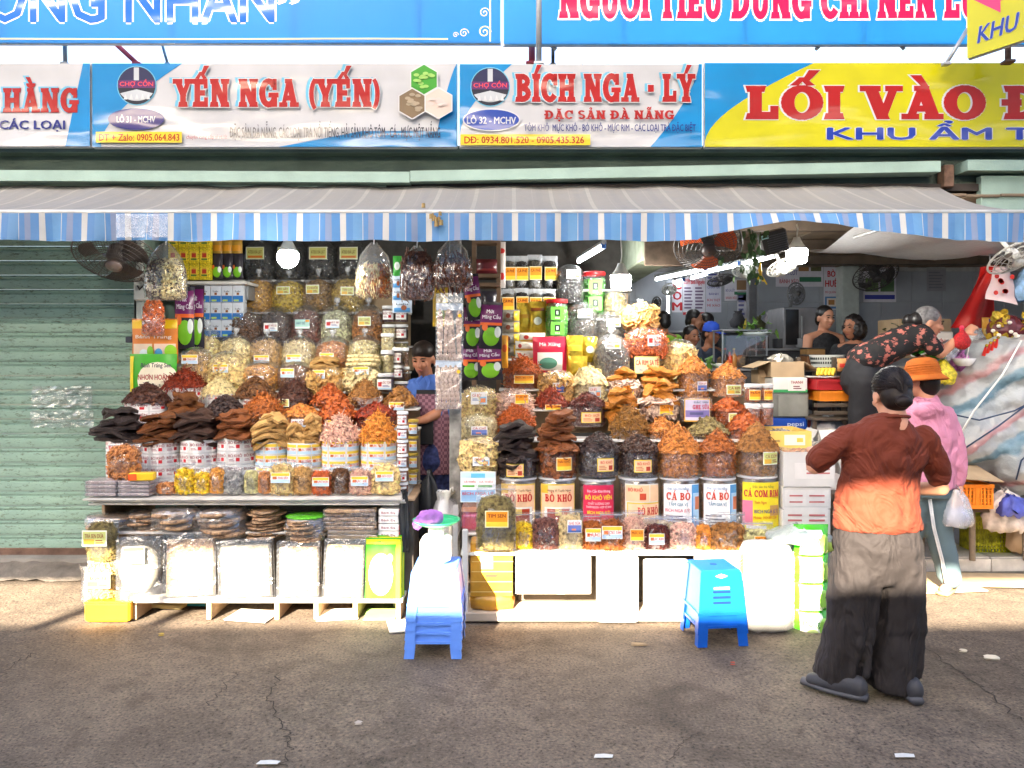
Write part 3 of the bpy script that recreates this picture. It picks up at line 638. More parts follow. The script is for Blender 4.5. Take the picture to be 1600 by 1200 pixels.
# ------------------------------------------------------------------ ground
def ground_mat():
    m = bpy.data.materials.new('worn_asphalt'); m.use_nodes = True; N = m.node_tree.nodes; L = m.node_tree.links; b = N['Principled BSDF']
    tc = N.new('ShaderNodeTexCoord')
    def noise(s, d=5, dist=0):
        n = N.new('ShaderNodeTexNoise'); n.inputs['Scale'].default_value = s; n.inputs['Detail'].default_value = d; n.inputs['Distortion'].default_value = dist
        n.inputs['Roughness'].default_value = .65; L.new(tc.outputs['Object'], n.inputs['Vector']); return n
    def ramp(src, stops):
        r = N.new('ShaderNodeValToRGB'); e = r.color_ramp.elements
        e[0].position, e[0].color = stops[0][0], (*stops[0][1], 1); e[1].position, e[1].color = stops[-1][0], (*stops[-1][1], 1)
        for p_, c_ in stops[1:-1]: q = e.new(p_); q.color = (*c_, 1)
        L.new(src, r.inputs[0]); return r
    def mul(a, bb, f=1.):
        x = N.new('ShaderNodeMix'); x.data_type = 'RGBA'; x.blend_type = 'MULTIPLY'; x.inputs[0].default_value = f
        L.new(a, x.inputs[6]); L.new(bb, x.inputs[7]); return x.outputs[2]
    big = ramp(noise(.9, 6, .6).outputs['Fac'], [(.3, (.088, .065, .047)), (.5, (.137, .104, .077)), (.7, (.185, .145, .108))])
    mid = ramp(noise(7, 6).outputs['Fac'], [(.35, (.72, .72, .72)), (.6, (1.05, 1.05, 1.05))])
    fine = ramp(noise(70, 6).outputs['Fac'], [(.36, (.22, .2, .19)), (.43, (.8, .79, .77)), (.55, (1.0, .99, .97)), (.64, (1.5, 1.44, 1.36))])
    pit = N.new('ShaderNodeTexVoronoi'); pit.inputs['Scale'].default_value = 42; L.new(tc.outputs['Object'], pit.inputs['Vector'])
    pr = ramp(pit.outputs['Distance'], [(.05, (.5, .48, .46)), (.16, (1, 1, 1))])
    stain = ramp(noise(2.1, 7, 1.2).outputs['Fac'], [(.36, (.62, .6, .58)), (.46, (1, 1, 1)), (.66, (1, 1, 1)), (.72, (1.18, 1.17, 1.15))])
    c = mul(mul(mul(mul(big.outputs[0], mid.outputs[0]), fine.outputs[0]), pr.outputs[0], .8), stain.outputs[0], .8)
    L.new(c, b.inputs['Base Color']); b.inputs['Roughness'].default_value = .85
    hn = N.new('ShaderNodeMath'); hn.operation = 'ADD'; L.new(fine.outputs[0], hn.inputs[0]); L.new(pr.outputs[0], hn.inputs[1])
    bp = N.new('ShaderNodeBump'); bp.inputs['Strength'].default_value = .7; bp.inputs['Distance'].default_value = .006
    L.new(hn.outputs[0], bp.inputs['Height']); L.new(bp.outputs[0], b.inputs['Normal'])
    return m
bm = M()
def gz(x, y): return .006*math.sin(x*1.3+.4)*math.sin(y*1.1)+.004*math.sin(x*3.1+y*2.3)
xs = [-60, -20]+list(np.linspace(-6, 6, 61))+[20, 60]; ys = [-60, -20]+list(np.linspace(0, 5.8, 30))+[20, 60]
v = [(x, y, gz(x, y)-.006 if 0 < y < 5.6 else -.012) for y in ys for x in xs]; nx = len(xs)
bm.add(v, [(j*nx+i, j*nx+i+1, (j+1)*nx+i+1, (j+1)*nx+i) for j in range(len(ys)-1) for i in range(nx-1)])
ground = obj('ground', bm, ground_mat(), smooth=True, kind='structure')
CRK = P('crack_dark', (.03, .024, .02), .9)
def crack(pts, w, seed):
    rng = rng_of('crack'+str(seed)); bm = M(); pp = []
    for i in range(len(pts)-1):
        a, b = np.array(pts[i]), np.array(pts[i+1]); k = 9
        for j in range(k):
            q = a+(b-a)*j/k; pp.append((q[0]+rng.normal(0, 4), q[1]+rng.normal(0, 1.2)))
    q = [(lambda Y: (XW(x, Y), Y))(CAM_H*F_PX/(y-HORIZON)) for x, y in pp]
    for i in range(len(q)-1):
        ww = w*rng.uniform(.5, 1.2); (x0, y0), (x1, y1) = q[i], q[i+1]; d = math.hypot(x1-x0, y1-y0) or 1; n0, n1 = (y1-y0)/d*ww, -(x1-x0)/d*ww
        z = lambda x, y: gz(x, y)-.002
        bm.add([(x0-n0, y0-n1, z(x0, y0)), (x0+n0, y0+n1, z(x0, y0)), (x1+n0, y1+n1, z(x1, y1)), (x1-n0, y1-n1, z(x1, y1))], [(0, 1, 2, 3)])
    obj('crack', bm, CRK, ground)
crack([(437, 1050), (418, 1088), (432, 1115), (448, 1140), (452, 1160), (440, 1200)], .003, 1)
crack([(365, 1052), (345, 1080), (320, 1105)], .0022, 2)
crack([(1432, 1000), (1500, 1048), (1560, 1096), (1625, 1150)], .0035, 3)
crack([(0, 1062), (25, 1035), (60, 1020)], .0025, 4)
crack([(1100, 1140), (1060, 1160), (1040, 1190)], .002, 5)
# white tape marks and litter on the ground
def gpt(px, py): Y = CAM_H*F_PX/(py-HORIZON); return XW(px, Y), Y
for i, (a, b, l) in enumerate([((400, 437), 1195, 'white paint mark on the asphalt at the bottom left, by the long crack'), ((928, 960), 1185, 'white paint mark on the asphalt at the bottom, below the blue stool'), ((1399, 1433), 1184, 'white paint mark on the asphalt at the bottom right')]):
    (x0, y0), (x1, _) = gpt(a[0], b), gpt(a[1], b); bm = M(); w = x1-x0
    bm.add([(0, 0, 0), (w*.9, .0, 0), (w*.98, .022, 0), (w*.55, .03, 0), (w*.1, .026, 0)], [(0, 1, 2, 3, 4)]); bm.add([(0, 0, -.002), (w*.9, 0, -.002), (w*.9, 0, 0), (0, 0, 0)], [(0, 1, 2, 3)])
    tag(obj('paint_mark', bm, P('white_road_paint', (.62, .62, .6), .7, .2), loc=(x0, y0, .004)), l, 'road marking', 'white paint marks on the asphalt')
rg = rng_of('litter'); 
LIT = [(1550, 1028, .05, (200, 190, 170), 'flat pale scrap of paper on the asphalt at the right'), (1505, 1017, .025, (190, 180, 160), 'tiny pale scrap lying beside the larger paper scrap'), (1145, 1036, .016, (160, 60, 40), 'small red crumb on the asphalt below the blue stool'),
       (252, 992, .02, (170, 150, 60), 'yellow scrap on the sunlit ground before the left stand'), (1000, 1005, .06, (150, 130, 100), 'dry twig on the ground left of the blue stool'), (560, 1130, .02, (170, 160, 150), 'pale crumb on the asphalt near the middle left')]
for px, py, s_, c_, l in LIT:
    x, y = gpt(px, py); bm = M(); n = 7; st_ = .18 if 'twig' in l else .6
    bm.add([(s_*math.cos(i/n*6.283)*rg.uniform(.7, 1.1), s_*st_*math.sin(i/n*6.283), .004+rg.uniform(0, .006)) for i in range(n)], [tuple(range(n))])
    bm.add([(s_*.9*math.cos(i/n*6.283), s_*st_*.9*math.sin(i/n*6.283), -.003) for i in range(n)], [tuple(range(n))[::-1]])
    tag(obj('litter', bm, C(*c_, rough=.8), loc=(x, y, gz(x, y))), l, 'litter')

# ------------------------------------------------------------------ raised market floor with kerb
FLZ, KERB = .1, 5.78
CONC = P('grey_concrete', (.3, .28, .25), .85, .3, 5, bump=.4, bscale=30)
bm = M(); bm.box((0, KERB+5.2, FLZ/2-.06), (40, 10.4, FLZ+.11-.0)); floor = obj('market_floor', bm, CONC, kind='structure')
TILE = [P('floor_tile_%d' % i, tuple(c*(.92+.05*i) for c in (.52, .51, .48)), .35, .14, 5) for i in range(3)]
ftile = [mesh_of('floor_tile', M().rbox((0, 0, 0), (.392, .392, .012), .003), t) for t in TILE]; rg = rng_of('tiles')
for i in range(14):
    for j in range(4):
        link('floor_tile', ftile[int(rg.integers(3))], floor, ((.6+i*.4), KERB+.2+j*.4, FLZ+.0+rg.normal(0, .0008)))
KT = [P('kerb_tile_%d' % i, c, .4, .25, 9) for i, c in enumerate([(.72, .7, .66), (.66, .62, .56), (.7, .68, .66)])]
kt = [mesh_of('kerb_tile', M().rbox((0, 0, 0), (.394, .014, .092), .003), t) for t in KT]
for i in range(14): link('kerb_tile', kt[int(rg.integers(3))], floor, (.6+i*.4, KERB-.006, .048+rg.normal(0, .001)))
# a rough concrete lip before the shutter
bm = M(); rgk = rng_of('lip'); bm.grid(lambda u, v: (-6+3.2*u, 5.55+.5*v+rgk.normal(0, .006), .0+min(1, v*2.2)*.075+rgk.normal(0, .006)), 40, 8)
obj('concrete_lip', bm, P('dirty_concrete', (.2, .17, .14), .9, .4, 6, bump=.6, bscale=25), floor, smooth=True)

# ------------------------------------------------------------------ market hall
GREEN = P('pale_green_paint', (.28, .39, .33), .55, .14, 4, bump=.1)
DKGREEN = P('shade_toned_green_plaster', (.09, .12, .097), .8, .25, 3, bump=.2)  # the pale green darkened: shade of the beam put into the colour
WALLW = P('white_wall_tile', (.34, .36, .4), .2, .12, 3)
hall = thing('market_hall', 'market hall behind the stalls with white tiled walls and brown ceiling', 'building', (0, 6, 0))
def hp(name, bm, mat, **k): return obj(name, bm.mapv(lambda v: v-np.array((0, 6, 0))), mat, hall, **k)
BW = 10.0
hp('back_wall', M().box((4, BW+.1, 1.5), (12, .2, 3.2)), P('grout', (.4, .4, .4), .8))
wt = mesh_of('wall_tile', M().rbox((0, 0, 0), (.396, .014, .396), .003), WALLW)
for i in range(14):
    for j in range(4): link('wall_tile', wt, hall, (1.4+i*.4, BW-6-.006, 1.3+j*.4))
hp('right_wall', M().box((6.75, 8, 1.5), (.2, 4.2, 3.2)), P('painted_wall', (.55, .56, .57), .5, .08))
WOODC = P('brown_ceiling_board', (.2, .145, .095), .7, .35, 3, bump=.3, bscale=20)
ceil_me = mesh_of('ceiling_board', M().rbox((0, 0, 0), (.235, 4.6, .02), .004), WOODC)
for i in range(26): link('ceiling_board', ceil_me, hall, (.95+i*.24, 1.75, 2.76+.006*(i % 2)))
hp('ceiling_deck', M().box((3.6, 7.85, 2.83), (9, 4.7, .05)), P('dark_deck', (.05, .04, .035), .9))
for k, yy in enumerate((6.3, 7.5, 8.7)): hp('ceiling_beam', M().box((3.9, yy, 2.69), (5.8, .09, .1)), P('dark_timber', (.09, .065, .045), .7, .3, 8))
hp('shutter_box', M().rbox((1.1, 6.9, 2.53), (.26, 2.4, .38), .01), P('weathered_green_box', (.26, .3, .22), .6, .3, 8, bump=.2))
for k in range(3): hp('box_rib', M().box((1.232, 6.9, 2.42+k*.1), (.012, 2.4, .02)), P('weathered_green_box', (.26, .3, .22)))
hp('box_end', M().rbox((1.13, 5.69, 2.5), (.3, .03, .42), .004), P('rusty_plate', (.12, .085, .06), .8, .4, 12))
hp('pilaster', M().rbox((4.32, BW-.11, 1.45), (.22, .2, 2.6), .01), P('greenish_white_column', (.5, .55, .52), .5, .1))
hp('post', M().rbox((2.9, 9.3, 1.45), (.1, .1, 2.6), .008), P('dark_post', (.12, .12, .13), .5))
hp('shop_back_wall', M().box((-1.05, 6.9, 1.4), (4.1, .1, 2.9)), P('dark_shop_wall', (.06, .055, .05), .8, .2))
hp('partition_wall', M().box((1.03, 8.4, 1.1), (.06, 3.0, 2.3)), P('grey_partition', (.22, .22, .22), .7))
hp('left_partition', M().box((-2.86, 6.4, 1.35), (.06, 1.05, 2.6)), GREEN)
# soffit under the awning, folded tarpaulin grey
hp('shop_ceiling', M().grid(lambda u, v: (-2.9+3.95*u, 5.5+1.4*v, 2.74+.03*math.sin(u*17)+.03*math.sin(v*5+u*8)), 24, 8), P('grey_tarp', (.22, .23, .2), .55, .2, 4), smooth=True)
hp('ceiling_tarp', M().grid(lambda u, v: (2.6+3.2*u, 5.7+1.1*v, 2.62-.18*math.sin(v*math.pi*.8)*(.6+.4*math.sin(u*5))+.02*math.sin(u*23+v*6)), 30, 10), film('tarp_film', col=(.6, .56, .52), haze=.62, gloss=.06, rough=.3), smooth=True)
# wall above the openings: beam, gutter, backing behind the signs
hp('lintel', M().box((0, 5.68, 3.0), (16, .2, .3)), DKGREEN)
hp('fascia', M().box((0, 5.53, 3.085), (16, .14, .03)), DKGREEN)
hp('gap_shade_box', M().box((0, 5.66, 2.83), (16, .14, .12)), P('painted_gap_shade', (.03, .03, .03), .9))  # near-black box: the shade of the gap put into the colour
def gut(x0, x1, z0, z1):
    b = M(); b.add([(x0, 5.4, z0), (x1, 5.4, z1), (x1, 5.4, z1+.075), (x0, 5.4, z0+.075), (x0, 5.56, z0), (x1, 5.56, z1), (x1, 5.56, z1+.075), (x0, 5.56, z0+.075)], [(0, 1, 2, 3), (5, 4, 7, 6), (3, 2, 6, 7), (1, 0, 4, 5), (1, 5, 6, 2), (4, 0, 3, 7)])
    return b
hp('gutter', gut(-6, XW(640, 5.4), ZW(280, 5.4), ZW(285, 5.4)), GREEN); hp('gutter', gut(XW(640, 5.4)+.004, XW(1470, 5.4), ZW(283.5, 5.4), ZW(268, 5.4)), GREEN)
hp('gutter', gut(XW(1512, 5.4), 5.5, ZW(266, 5.4), ZW(268, 5.4)), GREEN)
hp('gutter_bracket', M().rbox((XW(1490, 5.4), 5.5, ZW(272, 5.4)), (.07, .1, .16), .006), P('rust', (.13, .075, .05), .9, .5, 20))
hp('upper_wall', M().box((XW(1580, 5.45)+.6, 5.5, 2.78), (1.6, .06, .25)), GREEN)

# ------------------------------------------------------------------ roller shutter
SH = 5.92
def shutter_mat():
    m = P('mint_shutter_paint', (.28, .43, .355), .5, .12, 3, bump=.15, bscale=40); N = m.node_tree.nodes; L = m.node_tree.links; b = N['Principled BSDF']
    src = b.inputs['Base Color'].links[0].from_socket
    g = N.new('ShaderNodeNewGeometry'); mp = N.new('ShaderNodeMapping'); mp.inputs['Scale'].default_value = (14, 1, 42); L.new(g.outputs['Position'], mp.inputs[0])
    n = N.new('ShaderNodeTexNoise'); n.inputs['Scale'].default_value = 1.6; n.inputs['Detail'].default_value = 7; n.inputs['Roughness'].default_value = .7; L.new(mp.outputs[0], n.inputs['Vector'])
    r = N.new('ShaderNodeValToRGB'); r.color_ramp.elements[0].position = .32; r.color_ramp.elements[0].color = (.28, .23, .16, 1); r.color_ramp.elements[1].position = .47; r.color_ramp.elements[1].color = (1, 1, 1, 1)
    L.new(n.outputs['Fac'], r.inputs[0]); x = N.new('ShaderNodeMix'); x.data_type = 'RGBA'; x.blend_type = 'MULTIPLY'; x.inputs[0].default_value = .9
    L.new(src, x.inputs[6]); L.new(r.outputs[0], x.inputs[7]); L.new(x.outputs[2], b.inputs['Base Color']); return m
SHM = shutter_mat()
x1 = XW(212, SH); x0 = -5.2; zb = .135; pitch = .111
sh = thing('roller_shutter', 'closed mint green roller shutter at the left', 'shutter', ((x0+x1)/2, SH, FLZ))
prof = [(0, 0), (-.016, .006), (-.02, .03), (-.014, .068), (-.004, .078), (-.012, .084), (-.014, .094), (-.004, .1), (.0, .1095)]
b = M(); w = x1-x0; b.add([(s_*w/2, y, z) for y, z in prof for s_ in (-1, 1)], [(2*i, 2*i+1, 2*i+3, 2*i+2) for i in range(len(prof)-1)]); slat = mesh_of('slat', b, SHM, True, 30)
for k in range(23): link('slat', slat, sh, (0, 0, zb+k*pitch-FLZ))
obj('bottom_bar', M().rbox((0, -.006, .02), (w, .04, .05), .005), P('rusted_bar', (.17, .1, .07), .8, .4, 9, bump=.4), sh)
obj('guide_rail', M().rbox((w/2+.035, -.01, 1.25), (.06, .07, 2.6), .006), P('grey_rail', (.36, .4, .37), .5, .2), sh)
obj('plinth', M().rbox((0, .01, -.035), (w, .1, .07), .01), P('rusted_bar', (.17, .1, .07)), sh)
# clear plastic taped on the shutter
rgp = rng_of('tape'); t = thing('plastic_sheet', 'wrinkled clear plastic taped to the green shutter', 'plastic sheet', W(101, 667, SH-.03))
for i, (a, b_, c_, d_) in enumerate([(54, 148, 603, 637), (52, 150, 640, 667)]):
    bm = M(); bm.grid(lambda u, v: (XW(a+(b_-a)*u, SH)-t.location.x+rgp.normal(0, .004), -.006+rgp.normal(0, .005), ZW(d_+(c_-d_)*v, SH)-t.location.z+rgp.normal(0, .002)), 24, 9); obj('film_strip', bm, FILM2, t, smooth=True)

# ------------------------------------------------------------------ awning
def stripe_mat(name, cols, base_r, dusty=0.):
    m = bpy.data.materials.new(name); m.use_nodes = True; N = m.node_tree.nodes; L = m.node_tree.links; b = N['Principled BSDF']
    tc = N.new('ShaderNodeTexCoord'); sx = N.new('ShaderNodeSeparateXYZ'); L.new(tc.outputs['Object'], sx.inputs[0])
    d = N.new('ShaderNodeMath'); d.operation = 'DIVIDE'; d.inputs[1].default_value = .257; L.new(sx.outputs['X'], d.inputs[0])
    fr = N.new('ShaderNodeMath'); fr.operation = 'FRACT'; L.new(d.outputs[0], fr.inputs[0])
    r = N.new('ShaderNodeValToRGB'); r.color_ramp.interpolation = 'CONSTANT'; e = r.color_ramp.elements
    e[0].position, e[0].color = 0, (*cols[0][1], 1); e[1].position, e[1].color = cols[1][0], (*cols[1][1], 1)
    for p_, c_ in cols[2:]: q = e.new(p_); q.color = (*c_, 1)
    L.new(fr.outputs[0], r.inputs[0])
    n = N.new('ShaderNodeTexNoise'); n.inputs['Scale'].default_value = 3.2; n.inputs['Detail'].default_value = 8; n.inputs['Roughness'].default_value = .7; L.new(tc.outputs['Object'], n.inputs['Vector'])
    k = N.new('ShaderNodeMapRange'); k.inputs[1].default_value = .35; k.inputs[2].default_value = .68; k.inputs[3].default_value = dusty*.55; k.inputs[4].default_value = min(1, dusty*1.15); L.new(n.outputs['Fac'], k.inputs[0])
    x = N.new('ShaderNodeMix'); x.data_type = 'RGBA'; L.new(k.outputs[0], x.inputs[0]); L.new(r.outputs[0], x.inputs[6]); x.inputs[7].default_value = (.235, .215, .185, 1)
    L.new(x.outputs[2], b.inputs['Base Color']); b.inputs['Roughness'].default_value = base_r
    n2 = N.new('ShaderNodeTexNoise'); n2.inputs['Scale'].default_value = 9; n2.inputs['Detail'].default_value = 5; L.new(tc.outputs['Object'], n2.inputs['Vector'])
    bp = N.new('ShaderNodeBump'); bp.inputs['Strength'].default_value = .35; bp.inputs['Distance'].default_value = .03; L.new(n2.outputs['Fac'], bp.inputs['Height']); L.new(bp.outputs[0], b.inputs['Normal'])
    tr = N.new('ShaderNodeBsdfTranslucent'); L.new(x.outputs[2], tr.inputs[0]); ms = N.new('ShaderNodeMixShader'); ms.inputs[0].default_value = .25 if not dusty > .5 else .08
    L.new(b.outputs[0], ms.inputs[1]); L.new(tr.outputs[0], ms.inputs[2]); L.new(ms.outputs[0], N['Material Output'].inputs[0])
    return m
BLU, WHT, LIL, BL2 = (.06, .24, .55), (.6, .6, .58), (.2, .27, .44), (.1, .3, .58)
VAL = stripe_mat('blue_striped_canvas', [(0, WHT), (.14, BLU), (.3, BL2), (.52, WHT), (.538, BLU), (.66, LIL), (.8, BLU)], .55, .22)
TOP = stripe_mat('dusty_striped_canvas', [(0, (.36, .345, .3)), (.1, (.225, .22, .21)), (.52, (.28, .27, .245)), (.545, (.225, .22, .21)), (.64, (.2, .2, .2)), (.8, (.225, .22, .21))], .85, .62)
AF, AZ, AB, ABZ, AX0, AX1 = 4.6, 2.492, 5.52, 2.845, -5.0, 3.06
aw = thing('awning', 'long blue and white striped awning over both stalls, dusty on top', 'awning', (0, AF, AZ))
obj('canopy', M().grid(lambda u, v: (AX0+(AX1-AX0)*u, (AB-AF)*v, (ABZ-AZ)*v-.03*math.sin(v*math.pi)*(1+.5*math.sin(u*40))+.006*math.sin(u*90+v*3)), 160, 8), TOP, aw, smooth=True)
def val(u, v):
    x = AX0+(AX1-AX0)*u; px = 800+x/AF*F_PX; drop = .165+.004*math.sin(x*9)
    if px > 1090: 
        k = max(0, 1-abs(px-1235)/150)**.8 if px < 1235 else max(0, 1-abs(px-1235)/260); drop *= 1-.72*k
        if px > 1540: drop *= 1.02
    y = -.012-.012*v*math.sin(x*14)-.008*math.sin(x*37)*v-(.05*v*max(0, 1-abs(px-1240)/260) if px > 1000 else 0)
    return (x, y, -.012-drop*v)
obj('valance', M().grid(val, 420, 6), VAL, aw, smooth=True)
obj('front_bar', M().tube([(AX0, 0, -.004), (AX1, 0, -.004)], .014, 10), P('dirty_white_bar', (.56, .55, .5), .5, .25, 8), aw, smooth=True)
for px in (-60, 735, 1440): obj('awning_arm', M().tube([(XW(px, AF), .03, -.03), (XW(px, AF), .9, -.02)], .013, 8), P('grey_steel', (.25, .25, .25), .4, .1, metal=.6), aw, smooth=True)
obj('silver_tape_patch', M().grid(lambda u, v: (XW(185+80*u, AF), -.028-.006*math.sin(u*30)*math.sin(v*9), -.02-.14*v), 30, 8), film('crinkled_tape', haze=.16, gloss=.2, rough=.1, bscale=40, bump=1.), aw, smooth=True)
b = M(); rgt = rng_of('leaf')
for i in range(9): b.grid(lambda u, v, a=rgt.normal(0, .03), c=rgt.uniform(-.1, .03), d=rgt.uniform(.012, .03): (XW(684, AF)+a+d*(u-.5), -.03-.02*math.sin(u*3), c+d*(v-.5)*1.3), 3, 3)
obj('dry_leaf_bunch', b, P('dry_leaf', (.4, .27, .1), .7, .3), aw)

# ------------------------------------------------------------------ shop signs over the awning
SG = 5.38
class Sign:
    def __init__(s, name, label, px0, px1, py0, py1, Y, base, cat='shop sign', thick=.03):
        s.Y = Y; s.loc = W((px0+px1)/2, py1, Y); s.t = thing(name, label, cat, s.loc); s.k = 0; rg_ = rng_of(label); s.ph = rg_.random()*6
        bm = M(); x0, z0 = s.xz(px0, py1); x1, z1 = s.xz(px1, py0); bm.rbox(((x0+x1)/2, thick/2+.012, (z0+z1)/2), (x1-x0-.004, thick, z1-z0), .004); obj('sign_frame', bm, P('sign_frame_steel', (.4, .4, .4), .4, .1), s.t)
        bm = M(); bm.grid(lambda u, v: (x0+.006+(x1-x0-.012)*u, s.rip(x0+(x1-x0)*u, z0+(z1-z0)*v), z0+.006+(z1-z0-.012)*v), 60, 14); obj('panel', bm, base, s.t, smooth=True); s.box = (x0, x1, z0, z1)
    def rip(s, x, z): return .0003*np.sin(x*5+s.ph)+0*z
    def xz(s, px, py): p = W(px, py, s.Y)-s.loc; return p.x, p.z
    def drape(s, bm): s.k += 1; k = s.k; return bm.mapv(lambda v: np.stack([v[:, 0], v[:, 1]+s.rip(v[:, 0], v[:, 2])-.0012-.0007*k, v[:, 2]], 1))
    def field(s, fn, mat, name='colour_field', n=40):
        """fn(t)->(pxL,pxR) for t from top py to bottom py"""
        x0, x1, z0, z1 = s.box; bm = M(); 
        def g(u, v): (a, b), py = fn(v); X0 = s.xz(a, py)[0]; X1 = s.xz(b, py)[0]; return (max(x0+.006, min(x1-.006, X0+(X1-X0)*u)), 0, max(z0+.006, min(z1-.006, s.xz(0, py)[1])))
        bm.grid(g, n, 14); bm.f = [q[::-1] for q in bm.f]; return obj(name, s.drape(bm), mat, s.t, smooth=True)
    def text(s, tx, a, b, c, d, mat, bold=.02, slant=0., serif=False, fat=0., dx=0, dz=0, label=None):
        x0, z0 = s.xz(a, d); x1, z1 = s.xz(b, c); bm = M(); ws = tx.split(' ')
        if len(ws) > 1 and (serif or d-c > 18) and not s.__dict__.get('_in'):
            s._in = True; k0 = s.k; full = serif_polys(tx)[1] if serif else text_geo(tx)[0][:, 0].max(); pre = ''
            for w_ in ws:
                if not w_: pre += ' '; continue
                if serif: q0 = serif_polys(pre)[1]; q1 = serif_polys(pre+w_)[1]
                else: q1 = text_geo(pre+w_)[0][:, 0].max(); q0 = q1-text_geo(w_)[0][:, 0].max()
                s.k = k0; o = s.text(w_, a+(b-a)*q0/full, a+(b-a)*q1/full, c, d, mat, bold, slant, serif, fat, dx, dz); pre += w_+' '
            s._in = False; return o
        if serif: put_serif(bm, tx, x0, x1, z0, z1, 0, 0, fat, dx, dz)
        else: put_text(bm, tx, x0+dx, x1+dx, z0+dz, z1+dz, 0, bold, slant=slant)
        s.k += 1 if serif else 0
        o = obj('lettering', s.drape(bm), mat, s.t)
        if label: o['label'] = label
        return o
    def disc(s, px, py, rx, rz, mat, name='emblem', a0=0, a1=360):
        x, z = s.xz(px, py); rx = S(rx, s.Y); rz = S(rz, s.Y); bm = M(); n = 32
        bm.add([(x, 0, z)]+[(x+rx*math.cos(R(a0+(a1-a0)*i/n)), 0, z+rz*math.sin(R(a0+(a1-a0)*i/n))) for i in range(n+1)], [(0, i+1, i+2) for i in range(n)]); return obj(name, s.drape(bm), mat, s.t)
    def poly(s, pts, mat, name='colour_field'): bm = M(); bm.add([(s.xz(*p)[0], 0, s.xz(*p)[1]) for p in pts], [tuple(range(len(pts)))]); return obj(name, s.drape(bm), mat, s.t)
def vinyl(name, c, r=.3):
    new = 'vinyl_'+name not in MATS; m = P('vinyl_'+name, c, r, .1, 3, bump=.42, bscale=1.7, spec=.15, coat=.5)
    if new:      # tensioned vinyl: long soft creases under a glossy clear coat
        N = m.node_tree.nodes; L = m.node_tree.links; b = N['Principled BSDF']; bp = next(n for n in N if n.type == 'BUMP'); nz = bp.inputs['Height'].links[0].from_node; nz.inputs['Detail'].default_value = 1.2; bp.inputs['Distance'].default_value = .07
        mp = N.new('ShaderNodeMapping'); mp.inputs['Scale'].default_value = (.8, 1, 2.2); mp.inputs['Rotation'].default_value = (0, R(8), 0); L.new(nz.inputs['Vector'].links[0].from_socket, mp.inputs[0]); L.new(mp.outputs[0], nz.inputs['Vector'])
        b.inputs['Coat Roughness'].default_value = .1; L.new(bp.outputs[0], b.inputs['Coat Normal'])
    return m
VW, VB, VY, VR, VN, VC = vinyl('white', (.42, .42, .43)), vinyl('blue', (.003, .17, .4)), vinyl('yellow', (.44, .41, .002)), vinyl('red', (.3, .006, .004)), vinyl('navy', (.015, .02, .14)), vinyl('cyan', (.12, .36, .5))
VW2, VK, VG, VDK = vinyl('outline_white', (.5, .5, .5)), vinyl('dark', (.015, .015, .025)), vinyl('leaf_green', (.04, .24, .02)), vinyl('dark_violet', (.03, .02, .13))
VY2 = vinyl('phone_yellow', (.55, .42, .02))
def emblem(s, px, py):
    s.disc(px, py, 31, 31, VC, 'emblem_ring'); s.disc(px, py, 29.5, 29.5, VK, 'emblem')
    s.disc(px, py, 29, 29, vinyl('night_blue', (.02, .02, .06)), 'emblem_sky', 15, 165); s.disc(px, py+6, 27, 18, vinyl('stall_grey', (.4, .42, .44)), 'emblem_stalls', 200, 340)
    s.poly([(px-29, py+4), (px+29, py+4), (px+29, py-8), (px-29, py-8)], vinyl('emblem_purple', (.08, .02, .1)), 'emblem_band'); s.text('CHỢ CỒN', px-26, px+26, py-6, py+1, vinyl('emblem_red', (.75, .06, .05)), .01)
    s.poly([(px-4, py-8), (px+4, py-8), (px+4, py-28), (px-4, py-28)], vinyl('stall_grey', (.4, .42, .44)), 'emblem_tower')
    for k in range(5): s.poly([(px-20+k*9, py+22), (px-14+k*9, py+22), (px-17+k*9, py+13)], VW2, 'emblem_tent')
s1 = Sign('shop_sign', 'white sign at the far left ending in HẰNG, CÁC LOẠI', -330, 142, 98, 230, SG, VW)
s1.field(lambda v: ((130-28*v, 150), 98+132*v), VB); s1.text('HẰNG', 6, 126, 139, 175, VC, serif=True, fat=.06, dx=-.012, dz=.006); s1.text('HẰNG', 6, 126, 139, 175, VR, serif=True, fat=.03)
s1.text('THU', -140, -30, 139, 175, VR, serif=True, fat=.03); s1.text('CÁC LOẠI', 0, 102, 188, 202, VN, .045); s1.text('HẢI SẢN', -130, -20, 188, 202, VN, .045)
s2 = Sign('shop_sign', 'white and blue sign reading YẾN NGA (YẾN)', 143, 715, 98, 231, SG, VW)
s2.field(lambda v: ((143, 285-130*math.sin(min(1, v*1.1)*1.35)), 99+131*v), VB); s2.field(lambda v: ((714-46*v**.8+10*v, 716), 99+131*v), VB)
s2.field(lambda v: ((545+20-130*v, 716), 205+25*v), VB); emblem(s2, 214, 134); s2.disc(214, 187, 44, 17, VN, 'badge'); s2.disc(214, 187, 42, 15, VDK, 'badge_field'); s2.text('LÔ 31 - MCHV', 184, 244, 182, 192, VW2, .03)
s2.text('YẾN NGA (YẾN)', 274, 598, 126, 167, VC, serif=True, fat=.05, dx=-.022, dz=.008); s2.text('YẾN NGA (YẾN)', 274, 598, 126, 167, VW2, serif=True, fat=.07); s2.text('YẾN NGA (YẾN)', 274, 598, 126, 167, VR, serif=True, fat=.035)
s2.text('ĐẶC SẢN ĐÀ NẴNG, CÁC LOẠI TRÀ NỔI TIẾNG, HẢI SẢN KHÔ TÔM - CÁ - MỰC MỘT NẮNG', 361, 688, 199, 216, VK, .02)
s2.field(lambda v: ((152, 286), 207+17*v), VY2, 'phone_strip'); s2.text('ĐT + Zalo: 0905.064.843', 157, 282, 210, 221, VR, .03); s2.text('chuyên cung cấp sỉ và lẻ', 293, 356, 212, 218, VR, .01)
